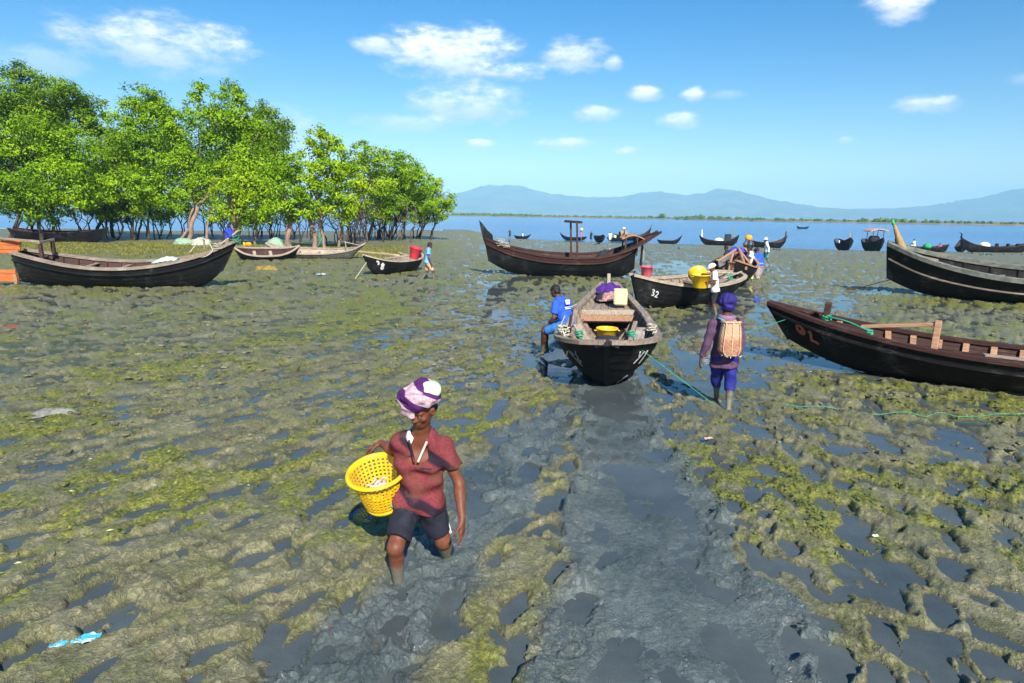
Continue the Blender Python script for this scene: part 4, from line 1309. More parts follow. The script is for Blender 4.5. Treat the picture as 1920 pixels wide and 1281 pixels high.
tag(o, 'pale green fishing net folded over the gunwale of the far left boat', 'net')
mb = MB()
mb.tube([(0, 0, 0), (.10, 0, 0), (.2, 0, 0), (.34, 0, 0), (.44, 0, 0), (.46, 0, 0)], [.05, .10, .12, .12, .06, .01], 10)
mb.box((-.06, 0, 0), (.14, .03, .22), bev=.01)
o = mb.build('float', simple('orange_float_plastic', (.82, .30, .01), .45, .1), None, True); o.location = (-9.2, 23.6, 1.50); o.scale = (.5, .5, .6)
tag(o, 'orange yellow float hanging at the bow of the boat with the blue flag', 'float')

# --- high-ended boat with the gallows frame
hB = Hull(7.5, TT_, [.36, .62, .86, .92, .80, .45, .03], [2.02, 1.50, 1.02, .92, 1.02, 1.30, 1.62], [.42, .14, .02, 0, .04, .26, .66], .18, 1.05, .6, stern_pow=7)
bB = boat('black boat with a red brown upper band, upswept ends and a wooden gallows frame', (2.55, 29.9, -.06), R_D(181), hB, R_D(-3), 0,
          strakes=(0, .18, .36, .53, .69, .83, 1.0), topmat=M_REDWOOD, railu=.84, railmat=M_REDWOOD, inner=M_REDWOOD, thwarts=((.35, .8), (.55, .8)), ribs=12, group='boats lying on the mud', gun=M_REDWOOD, gw=(.05, .04))
# bow horn
mb = MB()
prof = [(3.48, 1.35), (3.74, 1.30), (3.86, 1.62), (3.95, 2.0), (4.03, 2.42), (3.86, 2.24), (3.66, 1.98), (3.45, 1.80), (3.42, 1.55)]
V = [(x, y, z) for y in (-.05, .05) for x, z in prof]
k = len(prof)
mb.add(V, [tuple(range(k)), tuple(range(k, 2 * k))[::-1]] + [(i, i + k, (i + 1) % k + k, (i + 1) % k) for i in range(k)])
mb.build('bow_horn', M_TAR, bB)
for y in (-.62, .52):
    mb = MB(); mb.beam((-.02 - .22 * (y > 0), y * .42, .35), (.02 - .22 * (y > 0) + .05, y * .42, 2.40), .08, .08, (1, 0, 0), bev=.008); mb.build('gallows_post', M_DARKWOOD, bB)
mb = MB(); mb.beam((.32, -.30, 2.40), (-.34, .34, 2.40), .11, .10, bev=.01); mb.build('gallows_bar', M_DARKWOOD, bB)
deck(hB, .06, .2, .9, M_REDWOOD, bB, 4)
# roof piece over the stern, hanging lines and rudder
mb = MB()
P = np.array([(-2.1 - .95 * s + .0, 0, 1.72 + .16 * math.sin(s * PI)) for s in np.linspace(0, 1, 9)])
mb.sweep(P, np.tile([0, .42, 0], (9, 1)), np.tile([0, 0, .022], (9, 1))); mb.build('stern_canopy', M_TANWOOD, bB)
for x in (-2.25, -2.75):
    mb = MB(); mb.beam((x, .36, 1.0), (x, .36, 1.9), .06, .06, (1, 0, 0)); mb.build('canopy_post', M_DARKWOOD, bB)
    mb = MB(); mb.beam((x, -.36, 1.0), (x, -.36, 1.9), .06, .06, (1, 0, 0)); mb.build('canopy_post', M_DARKWOOD, bB)
mb = MB(); mb.beam((-3.02, 0, .55), (-3.06, 0, 1.75), .05, .22, (0, 1, 0)); mb.build('rudder', M_TAR, bB)
rope('rudder_line', [(-3.1, .1, 1.35), (-3.12, .12, .75)], .012, M_ROPE_P, None, parent=bB)
knot(bB, (3.1, .3, 1.52), M_ROPE_P, .17, seed=8); knot(bB, (2.85, .42, 1.42), M_ROPE_P, .12, seed=9)

# --- nearest boat in the middle, its blunt bow towards us
hC = Hull(7.15, [0, .12, .3, .45, .6, .75, .88, .95, .985, 1.0], [.13, .31, .53, .66, .75, .78, .72, .50, .29, .04],
          [1.06, .96, .85, .79, .76, .77, .82, .87, .90, .92], [.30, .10, .02, 0, 0, 0, .02, .05, .08, .10], 1.0, .35, .55, rake_pow=.9)
cC = (1.86, 13.0, -.05)
bC = boat('open grey wooden boat with its blunt black white marked bow towards us', cC, R_D(-98.0), hC, R_D(1.5), 0,
          strakes=(0, .2, .38, .55, .70, .85, 1.0), inner=M_GREYWOOD, railu=None, ribs=15, group='boats lying on the mud', gw=(.06, .03), nt=44, posts=(1,), ribmat=M_GREYWOOD)
along(hC, .78, 1, -.03, .02, .035, M_GREYWOOD, bC, 'stringer', .05, .9); along(hC, .78, -1, -.03, .02, .035, M_GREYWOOD, bC, 'stringer', .05, .9)
along(hC, .52, 1, -.03, .02, .03, M_GREYWOOD, bC, 'stringer', .05, .88); along(hC, .52, -1, -.03, .02, .03, M_GREYWOOD, bC, 'stringer', .05, .88)
deck(hC, .06, .37, .90, M_GREYWOOD, bC, 6)
thwart(hC, .375, .92, M_PALEWOOD, bC, .12, .10, 'deck_beam'); thwart(hC, .395, .83, M_TANWOOD, bC, .05, .12, 'deck_beam')
us = np.linspace(0, .86, 9)
Rr = hC.pt(np.full(9, .36), us, -1); Lf = hC.pt(np.full(9, .36), us, 1)
ring = np.concatenate([Rr, Lf[::-1]]); k = len(ring)
mb = MB(); mb.add(np.concatenate([ring, ring + np.array([-.03, 0, 0])]), [tuple(range(k)), tuple(range(k, 2 * k))[::-1]] + [(i, i + k, (i + 1) % k + k, (i + 1) % k) for i in range(k)])
mb.build('bulkhead', M_TARRED2, bC)
for k in range(5):   # floor boards
    y0 = -.30 + k * .15
    mb = MB(); mb.box((.7, y0, .16 + .03 * abs(k - 2)), (2.4, .13, .025), bev=.004); mb.build('floor_board', M_GREYWOOD, bC)
for p0, p1, w_ in [((.25, .52, .72), (1.15, .34, .30), .09), ((.3, -.55, .74), (1.25, -.32, .32), .09), ((1.6, -.52, .86), (2.35, -.26, .62), .14), ((1.75, .55, .84), (2.6, .48, .78), .15),
                   ((.1, .64, .86), (1.5, .69, .86), .05), ((.15, -.62, .90), (1.9, -.64, .90), .11)]:
    mb = MB(); mb.beam(p0, p1, w_, .035, bev=.006); mb.build('loose_board', M_GREYWOOD if w_ < .1 else M_PALEWOOD, bC)
mb = MB(); mb.beam((.4, -.66, .96), (2.2, -.60, .94), .035, .02); mb.build('pole', M_DARKWOOD, bC)
rope('hanging_line', [(-.6, -.62, .94), (.3, -.72, .97), (1.4, -.76, .93), (2.3, -.74, .92), (2.75, -.66, .90), (2.85, -.60, .70), (2.8, -.62, .55)], .012, M_ROPE_P, None, parent=bC)
knot(bC, (2.55, -.68, .93), M_ROPE_P, .085, seed=2); knot(bC, (2.1, .70, .90), M_ROPE_P, .07, seed=6)
knot(bC, (2.85, -.42, .92), M_ROPE_G, .055, seed=7); knot(bC, (2.85, .36, .93), M_ROPE_G, .05, seed=12)
mb = MB()
cap = np.array([[(3.28 + .30 * i / 6), -.17 + .34 * j / 6, .955 - .10 * (max(0, i - 3) / 3) ** 2 + .03 * math.sin(j * .52)] for i in range(7) for j in range(7)]).reshape(7, 7, 3)
mb.grid(cap); o = mb.build('bow_cap', M_DARKCL, bC, True); o.modifiers.new('solid', 'SOLIDIFY').thickness = .03
for ch, t0, u0, sd, sl, dt, du in [('Y', .955, .70, 1, .1, .020, .18), ('1', .935, .68, 1, .1, .016, .20), ('s', .945, .20, 1, 0, .02, .18), ('b', .93, .62, -1, 0, .03, .26), ('a', .952, .66, -1, 0, .018, .22)]:
    letter(hC, ch, t0, u0, dt, du, sd, M_WHITEPAINT if ch in 'Y1' else simple('worn_white_paint_' + ch, (.22, .22, .22), .8, .4, 30, .2), bC, .014, .046, sl)
mb = MB(); mb.beam((-3.35, 0, .9), (-3.35, 0, 1.32), .08, .08, (1, 0, 0), bev=.01); mb.build('stern_bitt', M_PALEWOOD, bC)

# --- boat numbered 32
hD = Hull(4.9, [0, .05, .14, .3, .5, .7, .88, 1.0], [.12, .48, .66, .74, .76, .68, .40, .03], [.92, .90, .84, .76, .74, .80, .93, 1.06], [.26, .16, .06, 0, 0, .02, .10, .30], .35, .55, .6)
bD = boat('black boat with the white number 32 on its bow and a pale wooden gunwale', (5.2, 20.55, -.05), R_D(-142), hD, R_D(-5), 0,
          strakes=(0, .2, .38, .55, .70, .85, 1.0), inner=M_GREYWOOD, ribs=12, group='boats lying on the mud', gun=M_PALEWOOD, posts=(1,), gw=(.06, .035), ribmat=M_GREYWOOD, thwarts=((.52, .85), (.66, .85)))
deck(hD, .05, .34, .86, M_GREYWOOD, bD, 5)
thwart(hD, .35, .88, M_GREYWOOD, bD, .1, .08, 'deck_beam')
for p0, p1 in [((-2.3, -.2, .95), (-.6, .3, .98)), ((-2.5, .15, .98), (-.9, .62, .92)), ((-2.1, .3, .96), (-1.2, -.4, .95))]:
    mb = MB(); mb.tube([p0, p1], .028, 6); mb.build('oar', M_PALEWOOD, bD)
deck(hD, .80, .97, .93, M_GREYWOOD, bD, 3)
letter(hD, '3', .905, .60, .016, .17, 1, M_WHITEPAINT, bD, .014, .045); letter(hD, '2', .882, .58, .017, .17, 1, M_WHITEPAINT, bD, .014, .045)
knot(bD, (-1.3, .55, .95), M_ROPE_G, .09, seed=15)

# --- boat behind it with an A-shaped frame
hE = Hull(5.6, TT_, [.30, .58, .78, .82, .74, .42, .03], [1.15, 1.0, .84, .78, .84, 1.05, 1.35], [.34, .12, .02, 0, .02, .14, .4], .45, .3, .6)
bE = boat('black boat lying end on behind the number 32 boat with an A shaped spar frame', (8.75, 27.0, -.05), R_D(66), hE, 0, 0, strakes=(0, .2, .4, .6, .8, 1.0),
          inner=M_REDWOOD, gun=M_TANWOOD, ribs=8, group='boats lying on the mud', thwarts=((.3, .85), (.45, .85), (.6, .85)))
for p0, p1, r in [((-1.6, .72, .85), (.3, -.02, 1.45), .05), ((-2.2, -.62, .85), (.25, -.06, 1.48), .05), ((-1.0, -.75, .80), (.35, .0, 1.5), .045), ((.3, 0, 1.46), (2.6, .05, 1.2), .035), ((-2.0, -.6, .98), (-.4, .75, .96), .05), ((-1.4, .1, .5), (-1.1, .0, 1.35), .04)]:
    mb = MB(); mb.tube([p0, p1], r, 7); mb.build('spar', M_TANWOOD, bE)
GP = np.array([[.25 - 1.7 * i / 7 * (1 - .2 * j / 5), .62 * i / 7 - .55 * j / 5 * i / 7, 1.40 - .5 * i / 7 - .10 * math.sin(j) * i / 7] for i in range(8) for j in range(6)]).reshape(8, 6, 3)
mb = MB(); mb.grid(GP); o = mb.build('grey_tarpaulin', simple('grey_tarpaulin', (.12, .12, .135), .8, .3), bE, True); o.modifiers.new('solid', 'SOLIDIFY').thickness = .01

# --- boat marked on the right foreground, bow to the left
hF = Hull(8.2, TT_, [.36, .48, .60, .64, .56, .32, .03], [.86, .74, .64, .62, .70, .92, 1.14], [.16, .06, 0, 0, .03, .20, .52], .42, .3, .62)
bF = boat('long dark boat with orange brown letters on its bow and red brown inside', (8.15, 10.27, -.06), R_D(145), hF, R_D(-3), 0,
          strakes=(0, .17, .33, .48, .62, .75, .88, 1.0), outer=M_TARRED2, inner=M_REDWOOD, gun=M_REDWOOD, ribs=0, group='boats lying on the mud', nt=36, gw=(.055, .03), railu=.86, railmat=M_TARRED2)
for t in np.linspace(.1, .86, 17):
    for sd in (1, -1):
        a = hF.pt(t, .30, sd, -.03); c = hF.pt(t, .97, sd, -.03); bm = hF.pt(t, .65, sd, -.035)
        mb = MB(); mb.sweep([a, bm, c], [(.045, 0, 0)] * 3, [(0, .02, 0)] * 3); mb.build('rib', M_TANWOOD, bF)
for t in (.2, .45, .6):
    thwart(hF, t, .55, M_TANWOOD, bF, .14, .04)
along(hF, .72, 1, -.05, .02, .07, M_REDWOOD, bF, 'inner_stringer', .05, .9); along(hF, .72, -1, -.05, .02, .07, M_REDWOOD, bF, 'inner_stringer', .05, .9)
deck(hF, .8, .96, .94, M_REDWOOD, bF, 4)
mb = MB(); mb.beam((3.12, 0, .88), (3.08, .02, 1.24), .12, .10, (1, 0, 0), bev=.01); mb.build('bow_bitt', M_DARKWOOD, bF)
mb = MB(); mb.beam((1.42, .28, .55), (1.40, .20, 1.12), .14, .10, (1, 0, 0), bev=.01); mb.build('timber_prop', M_TANWOOD, bF)
mb = MB(); mb.beam((1.40, .2, 1.06), (2.5, .30, .92), .10, .05, bev=.006); mb.build('timber_brace', M_TANWOOD, bF)
mb = MB(); mb.beam((-.86, -.52, .55), (-.86, -.55, 1.15), .10, .10, (1, 0, 0), bev=.01); mb.build('timber_prop', M_TANWOOD, bF)
mb = MB(); mb.beam((-.95, -.52, 1.12), (.15, -.58, .72), .10, .06, bev=.006); mb.build('timber_brace', M_TANWOOD, bF)
mb = MB(); mb.beam((-.2, .1, .6), (.75, .5, .70), .11, .035, bev=.006); mb.build('loose_board', M_GREYWOOD, bF)
letter(hF, 'O', .948, .60, .020, .20, 1, M_RUSTPAINT, bF, .024, .048, .1); letter(hF, 'L', .922, .54, .022, .22, 1, M_RUSTPAINT, bF, .024, .048, .1)
knot(bF, (3.1, .02, .98), M_ROPE_G, .07, seed=21); knot(bF, (2.35, .40, .86), M_ROPE_G, .05, seed=22)
rope('bow_line', [(3.1, .05, 1.0), (2.7, .26, .97), (2.35, .42, .88)], .014, M_ROPE_G, None, parent=bF)

# --- big boat at the right edge
hG = Hull(8.6, TT_, [.40, .70, .96, 1.02, .92, .55, .05], [1.6, 1.25, .98, .94, 1.12, 1.48, 1.84], [.36, .12, .02, 0, .04, .22, .62], .10, .5, .62, stern_pow=3)
bG = boat('big black boat at the right edge with a straw wrapped bow horn', (16.95, 22.15, -.06), R_D(148), hG, R_D(-9), 0,
          strakes=(0, .16, .31, .45, .58, .70, 1.0), outer=M_TAR, topmat=M_TARRED2, railu=.71, railmat=M_GREYWOOD, inner=M_TARRED2, ribs=10, thwarts=((.4, .8), (.6, .8)), group='boats lying on the mud', gun=simple('grey_green_gunwale', (.15, .155, .13), .8, .35, 6, .4), gw=(.08, .07))
mb = MB()
mb.tube([(3.75, 0, 1.35), (3.92, 0, 1.85), (4.08, 0, 2.25), (4.22, 0, 2.62)], [.21, .16, .10, .04], 12, sq=.8); mb.build('bow_horn', M_STRAW, bG, True)
mb = MB(); mb.tube([(4.19, 0, 2.52), (4.25, 0, 2.68)], [.06, .04], 8); mb.build('horn_tip', M_GREENSTR, bG, True)
deck(hG, .82, .97, .93, M_GREYWOOD, bG, 4)

# --- two small pale boats by the trees and the number 98 boat
hH = Hull(3.3, TT_, [.05, .36, .52, .54, .46, .25, .02], [.78, .62, .52, .5, .52, .66, .86], [.2, .06, 0, 0, 0, .08, .3], .3, .3, .6)
boat('short brown rowing boat with a black bottom tipped towards us by the grove', (-13.35, 37.3, -.05), R_D(24), hH, R_D(20), 0, strakes=(0, .3, .6, 1.0), inner=M_REDWOOD, gun=M_PALEWOOD, ribs=7, thwarts=((.3, .8), (.55, .8)), group='boats lying on the mud', nt=20)
hI = Hull(5.6, TT_, [.06, .32, .50, .52, .42, .22, .02], [.92, .62, .5, .48, .52, .68, .98], [.3, .06, 0, 0, 0, .10, .55], .5, .4, .6)
bI = boat('long pale skiff with weathered sides pulled up below the grove', (-10.95, 38.4, -.03), R_D(-3), hI, R_D(14), 0, strakes=(0, .3, .6, 1.0), outer=wood('grey_green_hull_wood', (.10, .10, .085), (.26, .26, .22), .8), inner=M_PALEWOOD, gun=M_PALEWOOD, ribs=9, thwarts=((.3, .8), (.5, .8), (.65, .8)), group='boats lying on the mud', nt=22)
deck(hI, .05, .25, .9, M_PALEWOOD, bI, 3)
mb = MB(); mb.tube([(1.7, 0, .6), (1.68, 0, 1.1)], .03, 6); mb.build('oar_post', M_PALEWOOD, bI)
mb = MB(); mb.tube([(1.62, 0, 1.05), (2.5, .05, .85)], .02, 6); mb.build('oar', M_PALEWOOD, bI)
hJ = Hull(3.9, TT_, [.06, .44, .58, .60, .52, .32, .03], [.8, .7, .64, .62, .66, .78, .92], [.2, .06, 0, 0, .02, .12, .34], .4, .3, .6)
bJ = boat('small black boat with a white number on its bow tied by a pale line', (-5.25, 30.1, -.05), R_D(-119), hJ, R_D(-3), 0, strakes=(0, .22, .42, .62, .82, 1.0), inner=M_GREYWOOD, gun=M_PALEWOOD, ribs=8, thwarts=((.4, .8), (.6, .8)), group='boats lying on the mud', nt=22)
letter(hJ, 'd', .90, .62, .03, .28, 1, M_WHITEPAINT, bJ, .035, .05); letter(hJ, '8', .842, .55, .035, .30, 1, M_WHITEPAINT, bJ, .035, .05)
for p0, p1 in [((-.6, .3, .7), (.4, -.4, .95)), ((-.9, .5, .75), (-.2, .1, .95))]:
    mb = MB(); mb.tube([p0, p1], .025, 6); mb.build('oar', M_PALEWOOD, bJ)
rope('mooring_rope', [(-6.08, 28.62, .62), (-6.28, 27.2, .02)], .016, M_ROPE_P, 'pale mooring line from the bow of the small black boat to the mud')

# --- the boat lying in the shade under the trees
hK = Hull(7.0, TT_, [.3, .5, .66, .7, .6, .35, .03], [1.1, .95, .85, .82, .88, 1.0, 1.2], [.3, .1, 0, 0, 0, .12, .4], .4, .3, .6)
boat('dark boat lying in the shade under the left trees', (-33.5, 51.0, .05), R_D(3), hK, R_D(4), 0, strakes=(0, .3, .6, 1.0), inner=M_DARKWOOD, gun=M_REDWOOD, ribs=5, group='boats lying on the mud', nt=18)

# --- far boats at the water's edge
FARB = [
    # x, y, heading, length, beam, sheer mid/stern/bow, label
    (-8.0, 75.6, 176, 3.3, .42, .42, .6, .9, 'thin dark canoe lying at the water edge just off the grove'),
    (-5.2, 76.2, 5, 3.1, .42, .42, .6, .7, 'small canoe with one rower just off the grove'),
    (.95, 72.6, 4, 2.7, .5, .45, .6, .8, 'small dark boat carrying a man in white behind the horned bow'),
    (6.2, 71.4, 176, 4.2, .5, .45, .6, 1.15, 'low dark canoe seen through the gallows frame'),
    (8.3, 66.6, -84, 4.6, .68, .8, .95, 1.2, 'black boat end on at the water edge right of the gallows frame'),
    (10.7, 70.2, 20, 4.0, .5, .5, .6, 1.2, 'low boat with a standing rower right of the end on boat'),
    (12.6, 73.0, 12, 6.2, .8, .75, 1.0, 2.0, 'dark boat with an arched mat cover beyond the brown stern'),
    (14.75, 65.2, 6, 3.6, .5, .45, .6, 1.2, 'black canoe whose upturned bow shows past the brown stern'),
    (18.7, 62.8, 170, 5.3, .75, .70, 1.5, 1.35, 'dark boat with a white bundle and upright white poles at the water edge'),
    (21.9, 59.0, 20, 5.6, .75, .75, 1.0, 1.6, 'dark boat behind the walkers near the water edge'),
    (26.9, 56.2, -100, 5.6, .85, 1.1, 1.4, 1.7, 'black boat end on with a pale pole, left of the boat with an orange canopy'),
    (28.85, 55.4, -97, 6.0, .85, 1.1, 1.5, 1.75, 'black boat end on under a pale orange canopy'),
    (31.6, 53.4, 172, 6.0, .8, .75, 1.1, 1.6, 'dark boat crowded with seated people behind the straw wrapped horn'),
    (38.1, 54.6, 177, 8.0, .85, .85, 1.4, 1.85, 'long black boat with a curled bow at the far right of the shore'),
    (36.2, 55.8, 60, 4.2, .6, .6, .9, 1.5, 'dark boat half hidden behind the crowded boat'),
    (68.2, 163.3, 3, 4.6, .55, .55, 1.0, 1.0, 'lone canoe far out on the open river'),
]
FB = []
for x, y, hd, L, bm, zm, zs, zb, lab in FARB:
    hh_ = Hull(L, TT_, [.10, bm * .62, bm * .92, bm, bm * .88, bm * .5, .03], [zs, zm + (zs - zm) * .45, zm * 1.02, zm, zm * 1.05, zm + (zb - zm) * .42, zb], [.3 * zs, .06, 0, 0, .02, .15, .42 * zb], .35, .3, .6)
    x, y = x * 1.53, y * 1.53
    o = boat(lab, (x, y, RIVER + (.0 if y < 200 else -.08)), R_D(hd), hh_, 0, 0, strakes=(0, .5, 1.0), inner=M_DARKWOOD, gun=M_TAR if L < 5 else M_DARKWOOD, ribs=0, thwarts=((.4, .85), (.6, .85)), group='boats along the water edge', nt=14, gw=(.04, .03))
    FB.append((o, hh_))


def mini(o, name, fn, mat_):
    mb = MB(); fn(mb); return mb.build(name, mat_, o)


mini(FB[6][0], 'mat_cover', lambda m_: m_.sweep([(-1.6, y_, z_) for y_, z_ in [(-.6, .7), (-.5, 1.2), (0, 1.5), (.5, 1.2), (.6, .7)]], [(.6, 0, 0)] * 5, [(0, .0, .03)] * 5), M_STRAW)
mini(FB[6][0], 'white_ball', lambda m_: m_.lathe([(0, 1.6), (.2, 1.68), (.26, 1.85), (.18, 2.0), (0, 2.05)], 10, (-1.5, .1, .1)), M_WHITECL)
mini(FB[6][0], 'bow_pole', lambda m_: m_.tube([(2.6, 0, 1.4), (3.3, 0, 2.6)], .05, 5), M_DARKWOOD)
mini(FB[8][0], 'white_pole', lambda m_: m_.tube([(2.3, 0, 1.1), (2.35, 0, 2.2)], [.13, .05], 6), M_WHITECL)
mini(FB[8][0], 'white_pole', lambda m_: m_.tube([(-1.9, 0, 1.1), (-1.95, .1, 2.4)], [.10, .05], 6), M_GREYWOOD)
mini(FB[8][0], 'white_bundle', lambda m_: m_.lathe([(.0, .45), (.6, .5), (.65, .75), (.35, 1.05), (0, 1.1)], 10), M_WHITECL)
mini(FB[8][0], 'dark_cover', lambda m_: m_.sweep([(-1.2, y_, z_) for y_, z_ in [(-.6, .8), (-.4, 1.4), (0, 1.6), (.4, 1.4), (.6, .8)]], [(.4, 0, 0)] * 5, [(0, 0, .03)] * 5), M_DARKCL)
mini(FB[9][0], 'bow_pole', lambda m_: m_.tube([(2.5, 0, 1.2), (2.6, 0, 2.2)], .09, 5), M_DARKWOOD)
mini(FB[10][0], 'pale_pole', lambda m_: m_.tube([(2.2, .1, 1.2), (2.25, -.1, 2.5)], [.12, .05], 6), M_PALEWOOD)
mini(FB[10][0], 'white_side_cloth', lambda m_: m_.box((.6, -.85, 1.15), (1.4, .12, .35), bev=.04), M_WHITECL)
for dx in (-.9, .9):
    for dy in (-.6, .6):
        mini(FB[11][0], 'canopy_pole', lambda m_: m_.tube([(dx + .6, dy, .9), (dx + .6, dy, 2.62)], .04, 5), M_DARKWOOD)
mini(FB[11][0], 'canopy', lambda m_: m_.sweep([(.6, y_, z_) for y_, z_ in [(-1.0, 2.5), (-.5, 2.72), (0, 2.76), (.5, 2.7), (1.0, 2.58)]], [(1.2, 0, 0)] * 5, [(0, 0, .05)] * 5), simple('faded_orange_canopy', (.62, .28, .18), .8, .2))
mini(FB[11][0], 'cabin_gear', lambda m_: m_.box((.3, 0, 1.5), (1.2, 1.1, .9), bev=.25), M_DARKCL)
mini(FB[13][0], 'white_bundle', lambda m_: m_.lathe([(.0, .7), (.6, .75), (.6, 1.1), (.3, 1.35), (0, 1.38)], 10, (1.2, 0, 0)), M_WHITECL)
for xx in (-.2, -1.5, -2.6, -2.9):
    mini(FB[13][0], 'stowed_gear', lambda m_: m_.box((xx, .1, 1.0), (.3, .5, .5), bev=.1), M_DARKCL)
mini(FB[13][0], 'bow_curl', lambda m_: m_.tube([(3.7, 0, 1.5), (4.05, 0, 1.9), (4.0, 0, 2.3), (4.3, 0, 2.5)], [.16, .12, .08, .03], 7), M_TAR)
mini(FB[12][0], 'bow_curl', lambda m_: m_.tube([(2.7, 0, 1.3), (2.95, 0, 1.7), (2.92, 0, 2.1)], [.14, .10, .04], 7), M_TAR)
mini(FB[4][0], 'stowed_gear', lambda m_: m_.box((-.4, 0, .85), (2.0, .8, .3), bev=.12), M_REDWOOD)


# ------------------------------------------------------------------ people: one continuous body each, grown from a distance field
def surface_nets(D, org, h):
    ins = D < 0
    cnt = np.zeros(tuple(s - 1 for s in D.shape), np.int8)
    for dx in (0, 1):
        for dy in (0, 1):
            for dz in (0, 1):
                cnt += ins[dx:D.shape[0] - 1 + dx, dy:D.shape[1] - 1 + dy, dz:D.shape[2] - 1 + dz]
    act = (cnt > 0) & (cnt < 8)
    idx = np.argwhere(act)
    vid = np.full(act.shape, -1, np.int64)
    vid[act] = np.arange(len(idx))
    acc = np.zeros((len(idx), 3)); num = np.zeros(len(idx))
    cs = [(x, y, z) for x in (0, 1) for y in (0, 1) for z in (0, 1)]
    val = {c: D[idx[:, 0] + c[0], idx[:, 1] + c[1], idx[:, 2] + c[2]] for c in cs}
    for c in cs:
        for ax in range(3):
            if c[ax] == 0:
                e = list(c); e[ax] = 1; e = tuple(e)
                a, b_ = val[c], val[e]
                m_ = (a < 0) != (b_ < 0)
                tt = np.where(m_, a / np.where(m_, a - b_, 1), 0)
                p = np.array(c, float)[None] + np.zeros((len(idx), 3)); p[:, ax] = tt
                acc += np.where(m_[:, None], p, 0); num += m_
    V = (idx + acc / num[:, None]) * h + org
    Fs = []
    for ax in range(3):
        o1, o2 = (ax + 1) % 3, (ax + 2) % 3
        s0 = [slice(None)] * 3; s1 = [slice(None)] * 3
        s0[ax] = slice(0, -1); s1[ax] = slice(1, None)
        A, B = ins[tuple(s0)], ins[tuple(s1)]
        ed = np.argwhere(A != B)
        ok = (ed[:, o1] > 0) & (ed[:, o2] > 0) & (ed[:, o1] < D.shape[o1] - 1) & (ed[:, o2] < D.shape[o2] - 1)
        ed = ed[ok]
        fl = A[ed[:, 0], ed[:, 1], ed[:, 2]]
        q = []
        for d1, d2 in ((-1, -1), (0, -1), (0, 0), (-1, 0)):
            c = ed.copy(); c[:, o1] += d1; c[:, o2] += d2
            q.append(vid[c[:, 0], c[:, 1], c[:, 2]])
        q = np.stack(q, 1)
        q[~fl] = q[~fl][:, ::-1]
        Fs.append(q)
    F = np.concatenate(Fs)
    return V, F[(F >= 0).all(1)]


def unit(v):
    v = np.asarray(v, float)
    return v / (np.linalg.norm(v) + 1e-12)


